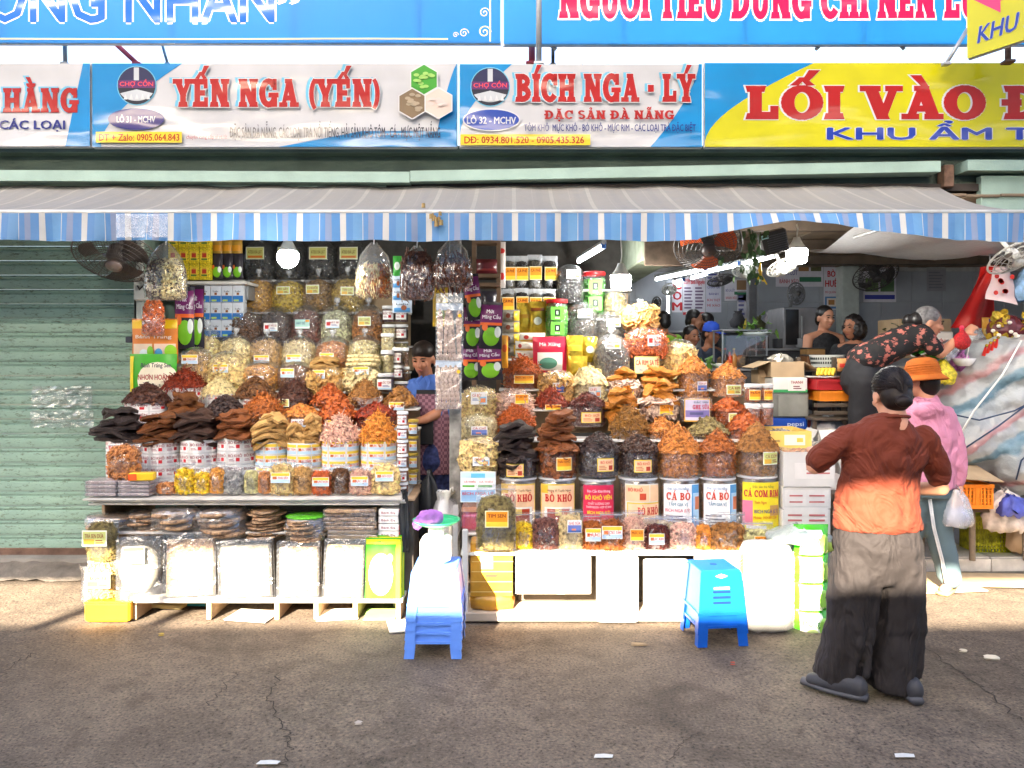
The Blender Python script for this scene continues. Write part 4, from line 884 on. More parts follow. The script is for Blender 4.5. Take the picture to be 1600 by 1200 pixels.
def hexa(px, py, r): return [(px+r*math.cos(R(30+60*i)), py+r*math.sin(R(30+60*i))) for i in range(6)][::-1]
for px, py, mt, nm in ((663, 126, VG, 'green_hexagon'), (645, 164, vinyl('nut_brown', (.16, .11, .06)), 'brown_hexagon'), (686, 164, vinyl('shell_pink', (.52, .4, .34)), 'pale_hexagon')):
    s2.poly(hexa(px, py, 25), VW2, nm+'_edge'); s2.poly(hexa(px, py, 23), mt, nm)
    rgx = rng_of(nm); cc = {'green_hexagon': (.25, .45, .1), 'brown_hexagon': (.3, .24, .16), 'pale_hexagon': (.5, .42, .38)}[nm]
    for q in range(12): a, d = rgx.uniform(0, 6.28), rgx.uniform(2, 15); s2.disc(px+d*math.cos(a), py+d*math.sin(a), 4.5, 2.5, vinyl(nm+'_bit', cc), 'hexagon_detail')
s3 = Sign('shop_sign', 'white and blue sign reading BÍCH NGA - LÝ', 717, 1098, 99, 231, SG, VW)
s3.field(lambda v: ((717, 800-82*math.sin(min(1, v*1.15)*1.5)), 100+130*v), VB)
s3.field(lambda v: ((1098-6-76*v**1.5, 1099), 100+130*v), VB)
emblem(s3, 766, 136); s3.disc(768, 188, 45, 18, VW2, 'badge'); s3.disc(768, 188, 43, 16, vinyl('royal_blue', (.008, .04, .26)), 'badge_field'); s3.text('LÔ 32 - MCHV', 730, 806, 183, 194, VW2, .035)
s3.text('BÍCH NGA - LÝ', 806, 1086, 118, 159, VC, serif=True, fat=.05, dx=-.02, dz=.008); s3.text('BÍCH NGA - LÝ', 806, 1086, 118, 159, VW2, serif=True, fat=.07); s3.text('BÍCH NGA - LÝ', 806, 1086, 118, 159, VR, serif=True, fat=.035)
s3.text('ĐẶC SẢN ĐÀ NẴNG', 851, 1054, 174, 187, VR, serif=True, fat=.02); s3.text('TÔM KHÔ  MỰC KHÔ - BÒ KHÔ - MỰC RIM - CÁC LOẠI TRÀ ĐẶC BIỆT', 819, 1086, 195, 206, VN, .025)
s3.field(lambda v: ((720, 922), 211+17*v), VY2, 'phone_strip'); s3.text('DĐ: 0934.801.520 - 0905.435.326', 726, 912, 214, 225, VR, .03)
s4 = Sign('shop_sign', 'yellow and blue sign reading LỐI VÀO ĐÌNH, KHU ẨM THỰC', 1100, 1900, 97, 231, SG, VB)
s4.field(lambda v: ((1100+172*(1-math.sin(v*1.5708))**1.0+(0 if v > .98 else 0), 1900), 98+132*v), VY, n=60)
s4.text('LỐI VÀO ĐÌNH', 1167, 1800, 136, 185, VW2, serif=True, fat=.06, dx=-.006); s4.text('LỐI VÀO ĐÌNH', 1167, 1800, 136, 185, VR, serif=True, fat=.035)
s4.text('KHU ẨM THỰC', 1293, 1760, 199, 218, VW2, .12); s4.text('KHU ẨM THỰC', 1293, 1760, 199, 218, vinyl('strong_blue', (.008, .03, .26)), .065)

# ------------------------------------------------------------------ upper blue banners on their poles
BN = 6.3
SKYB = P('sky_blue_banner', (.012, .27, .72), .4, .05, 2, transl=.55); SKYB2 = P('mid_blue_banner', (.02, .31, .76), .4, .06, 2, transl=.55)
STEEL = P('galvanised_steel', (.36, .37, .38), .45, .15, 10, metal=.5)
def frame_behind(s, xs_, x0, x1, diag_=()):
    for px in xs_: x = s.xz(px, 0)[0]; obj('frame_post', M().box((x, .026, .62), (.04, .035, 1.24)), STEEL, s.t)
    for a, b in diag_: obj('frame_brace', M().tube([(s.xz(a[0], 0)[0], .07, s.xz(0, a[1])[1]), (s.xz(b[0], 0)[0], .07, s.xz(0, b[1])[1])], .016, 6), STEEL, s.t)
class Banner(Sign):
    def rip(s, x, z): return .006*np.sin(x*2+s.ph)
b1 = Banner('banner', 'upper blue banner at the left with blue white-edged capitals', -560, 783, -170, 68, BN, SKYB, 'banner', .006)
b2 = Banner('banner', 'upper blue banner at the right with magenta capitals', 786, 1880, -150, 70, BN, SKYB2, 'banner', .006)
for o in list(b1.t.children)+list(b2.t.children):
    if o.name.startswith('sign_frame'): bpy.data.objects.remove(o)
frame_behind(b1, (5, 268, 460, 655), 0, 0); frame_behind(b2, (975, 1165, 1350, 1545), 0, 0, [((1280, 72), (1350, 0)), ((1420, 72), (1350, 0)), ((800, 20), (870, 72))])
for s_ in (b1, b2): x0, x1_, z0, z1 = s_.box; obj('bottom_rail', M().box(((x0+x1_)/2, .03, .014), (x1_-x0, .03, .03)), STEEL, s_.t)
b1.text('TRÁI CÂY THƯƠNG NHÂN', -575, 428, -38, 34, vinyl('banner_white', (.85, .85, .85)), .075); b1.text('TRÁI CÂY THƯƠNG NHÂN', -575, 428, -38, 34, vinyl('banner_deep_blue', (.0, .1, .42)), .03)
b1.text('”', 434, 466, -6, 26, vinyl('banner_white', (.85, .85, .85)), .075)
YLN = vinyl('pale_yellow_line', (.75, .72, .3)); b1.field(lambda v: ((-560, 700), 60+2*v), YLN, 'yellow_rule'); b1.field(lambda v: ((765, 767), -100+165*v), YLN, 'yellow_rule')
for (cx, cy, r_) in ((757, 50, 11), (757, 20, 9), (725, 52, 8), (712, 55, 5)):
    bm = M(); x, z = b1.xz(cx, cy); q = S(r_, BN)
    for i in range(28): a0, a1 = i*.36, (i+1)*.36; k0, k1 = 1-i/34, 1-(i+1)/34; bm.add([(x+q*k0*math.cos(a0), 0, z+q*k0*math.sin(a0)), (x+q*k1*math.cos(a1), 0, z+q*k1*math.sin(a1)), (x+q*(k1-.16)*math.cos(a1), 0, z+q*(k1-.16)*math.sin(a1)), (x+q*(k0-.16)*math.cos(a0), 0, z+q*(k0-.16)*math.sin(a0))], [(0, 1, 2, 3)])
    obj('scroll_ornament', b1.drape(bm), YLN, b1.t)
PKW = vinyl('pink_white', (.85, .7, .78)); MAG = vinyl('magenta', (.4, .002, .06))
b2.text('NGƯỜI TIÊU DÙNG CHỈ NÊN LỰA CHỌN', 874, 1700, -24, 27, PKW, serif=True, fat=.1); b2.text('NGƯỜI TIÊU DÙNG CHỈ NÊN LỰA CHỌN', 874, 1700, -24, 27, MAG, serif=True, fat=.04); b2.text('“', 848, 868, -12, 8, PKW, .06)
def pole(label, px0, py0, px1, py1, Y, r, mat, cat='pole', Y2=None, nm='pole'):
    a, b = W(px0, py0, Y), W(px1, py1, Y2 or Y); t = thing(nm, label, cat, a); bm = M(); bm.tube([(0, 0, 0), (b-a)*.5, b-a], r, 10); obj('shaft', bm, mat, t, smooth=True)
    bm = M(); bm.rbox((0, 0, 0), (r*3.4, r*3.4, .02), .003); obj('base_plate', bm, mat, t); return t
pole('grey steel pole rising in front of the blue banners', 842, 100, 842, -160, 5.7, .022, STEEL); pole('red pole crossing the gap beside the grey pole', 831, 100, 831, 62, 6.6, .03, P('red_paint', (.5, .05, .06), .5))
pole('slanting red pole in the gap above the YẾN NGA sign', 215, 100, 150, 40, 7.2, .022, P('red_paint', (.5, .05, .06))); pole('grey pole in the gap at the far left', 102, 100, 101, 40, 6.5, .018, STEEL)
pole('thin grey brace in the gap beside the red pole', 262, 100, 245, 40, 6.9, .012, STEEL); pole('rusty pole in the gap right of the grey pole', 864, 102, 864, 64, 6.8, .016, P('rust', (.13, .075, .05)))
pole('thin cable mast in the gap above BÍCH NGA', 908, 104, 908, 76, 8, .012, STEEL)
# slanted yellow direction sign in the top right corner
s5 = Banner('direction_sign', 'yellow direction sign with red arrow in the top right corner', 1510, 1800, -160, 94, 5.0, VY, 'sign', .02); s5.t.rotation_euler = (0, 0, R(-62)); s5.t.location = W(1510, 94, 5.0)+Vector((.284, -.533, 0))
s5.poly([(1512, -4), (1562, -44), (1562, -24), (1790, -24), (1790, 22), (1562, 22), (1562, 40)], vinyl('arrow_red', (.6, .03, .12)), 'arrow'); s5.text('ĐÌNH', 1572, 1680, -14, 14, VW2, .04, .15)
s5.text('KHU ẨM THỰC', 1528, 1725, 48, 74, VW2, .06, .15); s5.text('KHU ẨM THỰC', 1528, 1725, 48, 74, vinyl('strong_blue', (.008, .03, .26)), .035, .15)
pole('slanting grey bracket under the yellow direction sign', 1478, 100, 1512, 45, 5.3, .014, STEEL); pole('steel arm holding the yellow direction sign', 1575, 97, 1575, 60, 5.2, .02, P('rust', (.13, .075, .05)))

# ------------------------------------------------------------------ across the lane, behind the viewer: unseen block added to cut the sun to a low band, with a hoarding on posts on its roof
OB = -5.0; PALE = P('pale_render', (.78, .76, .72), .8, .06, 2)
ob = thing('added_shade_block', 'unseen pale block added across the lane to cast shade, with a hoarding on its roof', 'building', (0, OB, 0))
obj('front_wall', M().box((0, -2, 2.53), (44, 4, 5.06)), PALE, ob); obj('parapet', M().rbox((0, .06, 5.03), (44.2, .2, .16), .02), PALE, ob)
obj('shadeboard', M().box((0, 0, 8.405), (44, .08, 5.43)), PALE, ob)  # unseen board, added to shade the stalls above the sunlit band
for x in (-14, -10.2, -6.15, -5.5, 9, 13): obj('shadeboard_post', M().box((x, .0, 5.5), (.09, .09, .9)), STEEL, ob)  # added posts, two of them placed to throw thin shadow stripes
for k in range(9): obj('shutter', M().rbox((-16+k*4, .03, 1.3), (3, .05, 2.5), .01), GREEN, ob)
# ================================================================== LEFT STALL
BOARD=P('white_board',(.72,.7,.66),.6,.15,6);PINE=P('pine_board',(.5,.34,.2),.6,.25,8);CARD=P('cardboard',(.42,.3,.18),.75,.15,6);DARKB=P('dark_board',(.1,.085,.07),.8,.2)
GREYP=P('grey_packed_board',(.56,.53,.48),.7,.2,12)
def zrow(py,Y):return ZW(py,Y)
LR={1:(4.90,.745),2:(5.10,.745),3:(5.33,1.12),4:(5.53,1.25),5:(5.74,1.36),6:(5.95,1.50),7:(6.15,1.70),8:(6.35,1.98),9:(6.52,2.26)}
xl,xr=XW(150,4.9),XW(634,4.9)
st=thing('display_stand','white board display stand carrying the left stall, with stepped shelves','display stand',((xl+xr)/2,4.72,0));O=np.array(st.location)
def sp(name,bm,mat,**k):return obj(name,bm.mapv(lambda v:v-O),mat,st,**k)
wL=xr-xl;xm=(xl+xr)/2
bxl,bxr=XW(205,4.75),XW(630,4.75)
sp('bottom_shelf',M().rbox(((bxl+bxr)/2,5.1,.118),(bxr-bxl,.76,.022),.003),BOARD)
for px in (206,322,428,489,550,617):sp('divider',M().rbox((XW(px+6,4.75),5.1,.053),(.03,.74,.106),.003),PINE)
sp('cabinet',M().rbox(((bxl+bxr)/2,5.28,.315),(bxr-bxl,.5,.37),.006),DARKB)
sp('middle_shelf',M().rbox((xm,5.15,.508),(wL-.04,.62,.016),.003),BOARD)
sp('end_panel',M().rbox((xl+.02,5.3,.36),(.022,.7,.72),.003),PINE);sp('end_panel',M().rbox((xr-.01,5.35,.36),(.022,.6,.72),.003),DARKB)
rgb_=rng_of('boards')
for i in range(4):   # loose boards piled up as the table top
    sp('table_board',M().rbox((xm+rgb_.normal(0,.012),5.22+rgb_.normal(0,.004)-.012*i,.697+.0115*i),(wL-.03+.012*i,.82,.0098),.002,rz=rgb_.normal(0,.003)),[BOARD,GREYP][i % 2])
for k in range(3,10):
    Y,z=LR[k];hw={3:(185,655),4:(240,655),5:(270,640),6:(285,640),7:(300,645),8:(300,640),9:(300,640)}[k];a,b_=XW(hw[0],Y),XW(hw[1],Y)
    sp('shelf',M().rbox(((a+b_)/2,Y+.03,z-.009),(b_-a,.2 if k<9 else .16,.016),.003),BOARD);sp('riser',M().box(((a+b_)/2,Y+.1,(z-.02+LR[k-1][1])/2),(b_-a-.01,.012,z-.022-LR[k-1][1])),CARD)

# ---- front row of clear pouches on the table edge
Y,z=LR[1]
def PO(label,a,b,top,fm,kind,tg=None,**k):return pouch(k.pop('nm','food_pouch'),label,a,b,top,k.pop('Y',Y),k.pop('zb',z),fm,kind,tg,group=k.pop('group','clear pouches along the table edge'),**k)
sheetpk=thing('candy_slab_pile','low pile of greyish sesame candy slabs at the left corner of the table','candy',(XW(192,4.88),4.88,z))
slabm=mesh_of('candy_slab',M().rbox((0,0,0),(.19,.15,.02),.004),P('sesame_candy',(.4,.31,.31),.35,.4,40));slabf=mesh_of('slab_wrap',M().rbox((0,0,0),(.2,.158,.0235),.003),FILM)
for i in range(2):
    for j in range(4):link('candy_slab',slabm,sheetpk,((i-.5)*.205,.004*(j % 2),.0125+.0245*j));link('slab_wrap',slabf,sheetpk,((i-.5)*.205,.004*(j % 2),.0125+.0245*j))
ztop=z+.1
PO('tall clear bag of roasted cashews standing on the candy slabs',169,221,692,'cashew','curl',fill=.93,dep=.05,Y=4.9,zb=ztop,nm='cashew_pouch')
t=carton('candy_box','small yellow and orange box on the candy slabs',(XW(226,4.86),4.83,ztop),(.15,.07,.048),C(244,196,40),rz=.15,cat='box');panel(t,.05,.04,(-.048,-.0365,.024),[(0,1,0,1,(240,96,40))],name='print')
PO('small pouch of cashews left of the yellow fruit pouches',246,277,750,'cashew','curl',fill=.8,nm='cashew_pouch')
PO('pouch of bright yellow dried mango, left of its pair',274,305,722,'mango','chip',fill=.8,sz=.8,nm='fruit_pouch');PO('pouch of bright yellow dried mango, middle of three yellow pouches',304,330,728,'mango','chip',fill=.78,sz=.8,nm='fruit_pouch')
PO('pouch of orange yellow dried jackfruit right of the mango',328,352,722,'orangecrumb','chip',fill=.82,sz=.7,nm='fruit_pouch');PO('pouch of silver grey dried anchovies',350,382,726,'anchovy','flake',fill=.8,sz=.8,nm='fish_pouch')
PO('pouch of pale green pistachios',382,405,726,'pistachio','bean',fill=.82,nm='nut_pouch');PO('narrow pouch of brown nuts right of the pistachios',404,425,728,'cashew','bean',fill=.82,nm='nut_pouch')
PO('pouch of pale dried fish strips with white and yellow label',423,460,718,'palefish','stick',('yb','CÁ THU SẤY',.0,.5,30,16),fill=.85,sz=.8,nm='fish_pouch')
PO('pouch of beige shredded fish without label',459,488,722,'stickbrown','thin',fill=.85,nm='fish_pouch')
PO('pouch of orange squid shreds with white and yellow label',488,518,730,'shrimp','thin',('yb','MỰC SỢI',.05,.5,26,14),fill=.85,nm='squid_pouch');PO('pouch of dark brown beef shreds',518,547,724,'brownchunk','strip',fill=.85,sz=.7,nm='beef_pouch')
PO('pouch of pink squid shreds with yellow label',547,581,728,'pink','thin',('yb','MỰC XÉ',.0,.5,27,15),fill=.84,nm='squid_pouch');PO('pouch of golden pale fish at the right end of the table edge',581,624,718,'palefish','slab',('yb','CÁ BÒ CỌT',.0,.55,28,16),fill=.82,sz=.7,nm='fish_pouch')

# ---- canisters wrapped in printed labels, dried sheets stacked on top
Y,z=LR[2]
def CAN(label,a,b,rim,st_,tx):
    w=S(b-a,Y)/2;zr=ZW(rim,Y)-z;t=thing('label_wrapped_canister',label,'canister',(XW((a+b)/2,Y),Y,z),group='canisters wrapped in product labels');r=w
    bm=M();bm.lathe([(r*.97,0),(r,.006),(r,zr-.006),(r*.97,zr),(.001,zr)],30,close=False,sy=.8);obj('canister',bm,WHITE,t,smooth=True,autosmooth=40)
    bm=M();bm.lathe([(r*1.012,.002),(r*1.02,zr*.5),(r*1.012,zr*.98)],30,close=False,sy=.8);obj('outer_film',bm,FILM,t,smooth=True)
    rows=max(1,round(zr/.078));hh=zr/rows
    for i in range(rows):
        for j in range(3):
            a_=(j-1)*R(50)+R(12);rr,tt=ST[st_](tx);panel(t,r*R(47),hh*.9,(math.sin(a_)*r,-math.cos(a_)*r*.8,hh*(i+.5)),rr,tt,rad=r,rz=a_*.85)
    return t
CAN('canister of red and white beef labels behind the cashew bag',168,222,685,'rd','BÒ KHÔ');CAN('tall canister of red and white beef labels under the brown jerky',223,278,688,'rd','BÒ KHÔ');CAN('canister of red and white beef labels under the dark jerky',283,339,686,'rd','BÒ KHÔ')
CAN('canister of red and white beef labels under the red brown jerky',341,398,682,'rd','BÒ KHÔ');CAN('canister of yellow and blue labels under the draped tan fish sheets',400,448,690,'yb','CÁ THU');CAN('canister of yellow and blue labels under the two tan fish stacks',449,502,691,'yb','MỰC TẨM')
def SS(label,a,b,top,bot,fm,n,**k):return sheet_stack(k.pop('nm','jerky_stack'),label,a,b,top,bot,k.pop('Y',Y-.02),fm,n,group=k.pop('group','stacks of dried sheets on the left stall'),**k)
SS('stack of black beef jerky sheets at the left end',150,224,638,685,'blackbeef',8);SS('stack of brown beef jerky sheets second from the left end',214,288,647,690,'brownbeef',9);SS('stack of dark beef jerky sheets third from the left end',270,346,642,687,'darkbeef',9)
SS('stack of red brown jerky sheets fourth from the left end',334,399,642,683,'redbeef',10);SS('thick tan dried fish sheets draped over their canister',394,458,645,690,'tanfish',9,slim=2.2,nm='fish_sheet_stack');SS('short stack of tan dried fish pieces',444,478,661,691,'tanfish',7,nm='fish_sheet_stack',slim=2)
SS('tall narrow stack of tan dried fish pieces',472,506,648,691,'tanfish',10,nm='fish_sheet_stack');
g3='heaped tubs on the left stall'
def TB(label,a,b,top,rim,fm,kind,tg=None,**k):return tub(k.pop('nm','food_tub'),label,a,b,top,rim,k.pop('Y',Y),k.pop('zb',z),fm,kind,tg,group=g3,**k)
TB('tub heaped with pink squid shreds, wrapped in yellow labels',502,562,648,686,'pink','thin',wrap=('yb','MỰC XÉ'),nm='squid_tub');TB('tub heaped with orange squid shreds, wrapped in yellow labels',563,620,643,686,'orange','thin',wrap=('yb','MỰC SỢI'),nm='squid_tub')
# ---- third row
Y,z=LR[3]
TB('low tub heaped with dark brown beef chunks, labels on its side',196,264,597,627,'darkchunk','flake',wrap=('rd','BÒ VIÊN'),nm='beef_tub',sz=.8);SS('wide stack of orange brown jerky sheets in the third row',248,328,613,650,'brownbeef',8,Y=Y-.03,zb=z+.04)
TB('tub heaped with black dried chunks',322,382,617,648,'blackchunk','chunk',nm='beef_tub',q=1.8);TB('tub heaped with rust red shredded beef, third row',381,441,614,646,'rust','thin',nm='beef_tub')
TB('tub of pale orange fish flakes with small label',441,500,630,648,'orangebrown','flake',('wh','RUỐC',.1,.5,22,12),nm='fish_tub',sz=.7);TB('tub heaped with chili red shreds, third row',500,556,618,650,'chili','flake',('yb','CÁ RIM',-.1,.45,26,13),nm='beef_tub');TB('tub of dark red glossy shreds at the right of the third row',557,619,629,648,'redshred','flake',('yb','MỰC RIM',-.05,.5,20,11),nm='beef_tub')
# ---- fourth row
Y,z=LR[4]
TB('tub heaped with red chili shreds, labels on its rim',259,319,577,604,'redshred','thin',wrap=('rd','CÁ CHỈ'),nm='beef_tub');TB('tub heaped with cream white fish strips',316,370,590,614,'creamfish','stick',wrap=('rd','CÁ BÒ'),nm='fish_tub',sz=.7)
TB('tub heaped with brown dried chunks, fourth row',368,431,588,620,'brownchunk','chunk',wrap=('rd','NAI KHÔ'),nm='beef_tub');TB('tub heaped with dark beef shreds beside the brown chunks',432,489,591,624,'darkchunk','strip',('gy','BÒ XÉ',-.45,.7,24,12),nm='beef_tub',sz=.7);TB('tub heaped with red brown flakes, fourth row',488,544,600,628,'chili','flake',nm='beef_tub')
TB('tub heaped with brown shredded squid, fourth row',543,598,592,626,'brownflake','strip',nm='squid_tub',sz=.7);TB('clear tub heaped with tan mixed flakes by the jars',599,651,602,630,'brownflake','chip',('yb','CÁ RIM',-.1,.5,24,13),nm='fish_tub',sz=.6)
t=thing('bag_liner','crumpled white bag liner sticking up between heaped tubs','plastic bag',W(575,640,5.42));rgq=rng_of('liner')
bm=M();bm.lathe([(.02,0),(.07,.04),(.1,.07),(.115,.085)],14,sy=.6,jit=.012,rng=rgq,close=False);obj('liner',bm,FILM3,t)
# ---- fifth row
Y,z=LR[5]
g5='tied bags on the left stall'
def BG(label,a,b,top,fm,kind,tg=None,**k):return bag(k.pop('nm','food_bag'),label,a,b,top,k.pop('Y',Y),k.pop('zb',z),fm,kind,tg,group=g5,**k)
BG('bag of thin brown fish straws with yellow label',279,334,540,'stickbrown','stick',('yb','CÁ THU SẤY',.0,.7,25,14),knot=False,sz=.8,nm='fish_bag');BG('square bag of pale fish sheets with yellow label',330,382,546,'palefish','slab',('yb','CÁ THU SẤY',-.1,.55,24,13),knot=False,p=4,nm='fish_bag')
BG('open bag heaped with bright orange crumbs',380,436,562,'orangecrumb','crumb',('wh','TÔM RIM',.0,.4,24,9),knot=False,nm='shrimp_bag');BG('open bag of brown crumbs with white and yellow label',435,488,563,'browncrumb','flake',('yb','MỰC RIM XÉ',-.2,.6,22,14),knot=False,nm='squid_bag',sz=.6)
BG('bag of tan fish sheets with label, topped by folded sheets',484,539,570,'tanfish','slab',('yb','CÁ BÒ GHIM',-.25,.65,20,13),knot=False,p=4,nm='fish_bag');SS('folded tan fish sheets lying on their bag',480,540,559,576,'tanfish',4,Y=Y,nm='fish_sheet_stack')
BG('bag of cream fish rolls with label, topped by pale rolls',540,594,568,'creamfish','slab',('yb','CÁ THU',.05,.75,24,12),knot=False,p=4,nm='fish_bag')
t=thing('fish_roll_layer','pale dried fish rolls lying on the cream bag','dried fish',W(567,572,Y),group='dried sheets')
rm=mesh_of('fish_roll',M().capsule([(-.11,0,0),(0,.005,.004),(.11,0,0)],[(.016,.022)]*3,10),FOOD['creamfish'],True)
for i,(x,y,zz) in enumerate([(0,-.05,.012),(0,.0,.012),(.01,-.03,.042),(.0,.03,.04),(.005,-.01,.07)]):link('fish_roll',rm,t,(x,y,zz),(0,0,rgq.normal(0,.05)))
# ---- sixth row
Y,z=LR[6]
BG('tied bag of pale shell crackers with yellow label',300,348,501,'shell','chip',('yb','CÁ THU CẮN',.1,.35,26,12),sz=.55,nm='cracker_bag',zb=z-.06);BG('tied bag of pale cracker sheets beside the shell crackers',345,393,513,'creamfish','slab',sz=.7,nm='cracker_bag');BG('tied bag of thin tan fish sticks with yellow label',392,442,515,'stickbrown','stick',('yb','CÁ THU SẤY',-.05,.3,24,12),sz=.6,nm='fish_bag')
BG('tied bag of white fish sticks with yellow label',442,494,516,'stickwhite','stick',('yb','CÁ THU SẤY',-.1,.32,24,12),sz=.6,nm='fish_bag');BG('tied bag of orange brown dried shrimp with yellow label',494,546,516,'orangebrown','curl',('yb','TÔM KHÔ',-.15,.36,22,11),sz=.5,nm='shrimp_bag');BG('tied bag of cream coloured seeds',545,595,514,'seedcream','bean',('orr','ĐẬU',.0,.34,22,8),sz=.7,nm='seed_bag')
# ---- seventh row
Y,z=LR[7]
BG('bag of round brown nuts at the left of the bean row',358,411,478,'nutbrown','chunk',sz=.8,knot=False,nm='nut_bag');BG('bag of dark beans with white label',409,458,477,'bean','bean',('wh','HẠT MẮC CA',-.15,.45,22,13),knot=False,nm='bean_bag',sz=1.1);BG('bag of red brown beans with teal label',457,504,474,'redbean','bean',('tl','HẠT DẺ',-.1,.5,23,14),knot=False,nm='bean_bag')
BG('tied bag of pale green seeds with white label',503,551,466,'seedgreen','bean',('wh','HẠT BÍ',-.1,.45,22,13),nm='seed_bag');BG('tied bag of brown walnuts with yellow green label',552,600,465,'walnut','bean',('gy','ÓC CHÓ',-.1,.5,20,14),sz=1.3,nm='nut_bag')
# ---- eighth row: fruit chips
Y,z=LR[8]
BG('tied bag of orange fruit chips, leftmost of the chip bags',381,428,421,'mangochip','chip',sz=.55,nm='chip_bag',p=2.2);BG('tied bag of yellow fruit chips with label',427,476,423,'yellowchip','chip',('gy','MÍT SẤY',-.1,.5,21,12),sz=.65,nm='chip_bag',p=2.2);BG('tied bag of dark brown fruit chips with label',474,521,420,'brownchip','chip',('gy','CHUỐI',-.15,.5,21,14),sz=.6,nm='chip_bag',p=2.2);BG('tied bag of tan fruit chips, rightmost of the chip bags',520,567,418,'tanchip','chip',('gy','TRÁI CÂY',.15,.45,20,13),sz=.6,nm='chip_bag',p=2.2)
# ---- top row: dark tea bags
Y,z=LR[9]
for a,b,l in [(383,431,'dark bag with gold label on the top shelf, left of the hanging bulb'),(431,480,'dark bag behind the lit bulb on the top shelf'),(480,527,'dark bag with gold label on the top shelf, right of the bulb'),(527,574,'dark bag with gold label on the top shelf, right end')]:
    BG(l,a,b,366,'blacktea','crumb',('bk','ATISO ĐÀ LẠT',-.05,.55,28,19),nm='tea_bag',dens=.7)

# ---- jars at the right end
gj='small preserve jars in columns'
DARKJ,YJ=FOOD['darkred'],FOOD['seedcream']
jl=[]
for i,(t_,b_) in enumerate([(480,505),(506,534)]):pass
JC=[(597,618,478,503,6.12,'darkred','rd','dark preserve jar with white label at the top of the left jar column'),(617,638,478,503,6.12,'darkred','rd','dark preserve jar with white label at the top of the right jar column'),
      (597,618,507,531,6.05,'seedcream',None,'pale yellow jar with white lid, upper of the column'),(617,638,507,531,6.1,'darkred','rd','dark preserve jar with white label, second in the right column'),
      (595,616,521,548,5.9,'seedcream',None,'pale yellow jar with white lid, second of the column'),(616,638,534,546,6.05,'seedcream',None,'low pale jar with white lid in the right column'),
      (595,616,547,582,5.8,'seedcream',None,'pale yellow jar with white lid, lowest of the column'),(613,629,543,570,5.85,'darkred','rd','small dark red jar with white label beside the pale jars'),(627,639,543,572,5.95,'walnut',None,'small brown jar beside the vendor, upper'),
      (615,631,571,592,5.8,'darkred','rd','small dark red jar with white label under its twin'),(628,640,573,594,5.9,'brownflake',None,'small brown jar beside the vendor, lower'),
      (588,616,583,612,5.68,'bean','wh','wide jar with white label and white lid above the mixed flakes'),(616,640,596,616,5.75,'darkred',None,'dark jar tucked behind the tan mixed flakes')]
for a,b,t_,bo,yy,fm,sty,l in JC:jar('preserve_jar',l,a,b,t_,bo,yy,fm,'crumb',tagd=(sty,'RUỐC TÔM',.5,(b-a)*.85,(bo-t_)*.55) if sty else None,group=gj)
names5=['top','second','third','fourth','fifth','lowest']
for i in range(6):jar('preserve_jar','%s small jar of red preserve in the front jar column' % names5[i].capitalize(),620,638,643+22*i,664.5+22*i,5.0,'chili','crumb',tagd=('wh' if i % 2 else 'rd','MỰC RIM',.5,15,13),group=gj,zb=z if False else None)
for i in range(4):jar('preserve_jar','%s brown jar in the column beside the vendor' % ['Highest','Second','Third','Bottom'][i],638,654,655+26*i,680+26*i,5.25,'brownflake','crumb',lid=(190,160,60),tagd=('yb','SA TẾ',.5,13,15),group=gj)
t=thing('jar_stand','narrow dark stand under the jar columns beside the gap','stand',(XW(640,5.2),5.15,0));obj('stand_panel',M().rbox((0,0,.36),(.13,.5,.68),.006),DARKB,t);obj('stand_top',M().rbox((0,0,.711),(.15,.54,.018),.004),PINE,t)

# ---- shelf with boxes at the upper left
Ys=6.0;zs=ZW(438,Ys)
sh2=thing('wall_shelf','white shelf with the small yellow boxes, upper left','shelf',(XW(325,Ys),Ys+.1,zs-.02));obj('shelf_board',M().rbox((0,.05,0),(S(122,Ys),.34,.025),.004),BOARD,sh2)
for k in (-1,1):obj('bracket',M().rbox((k*.27,.1,-.07),(.02,.2,.11),.003),STEEL,sh2)
yb_=thing('yellow_tea_box','small yellow printed box stacked on the white shelf','box',(0,0,0),group='small yellow boxes on the white shelf')
bw=S(16.2,Ys);bh=S(25,Ys);obj('box_body',M().rbox((0,0,bh/2),(bw*.97,bw*.8,bh*.98),.003),P('yellow_speckled_print',srgb(214,190,40),.35,.55,90),yb_)
panel(yb_,bw*.7,bh*.55,(0,-bw*.41,bh*.5),[(0,1,.2,.95,(236,206,70)),(.2,.8,.3,.8,(190,60,40)),(.1,.9,.02,.2,(60,110,50))],[('TRÀ',.2,.8,.84,.95,Dr)],name='print')
first=True
for i in range(4):
    for j in range(3):
        p_=(XW(273+16.3*i,Ys),Ys,zs+bh*j);
        nm_='small yellow box on the white shelf, %s row, %s from the left' % (['bottom','middle','top'][j],['first','second','third','fourth'][i])
        if first:yb_.location=p_;yb_['label']=nm_;first=False
        else:dup(yb_,p_,0,nm_)
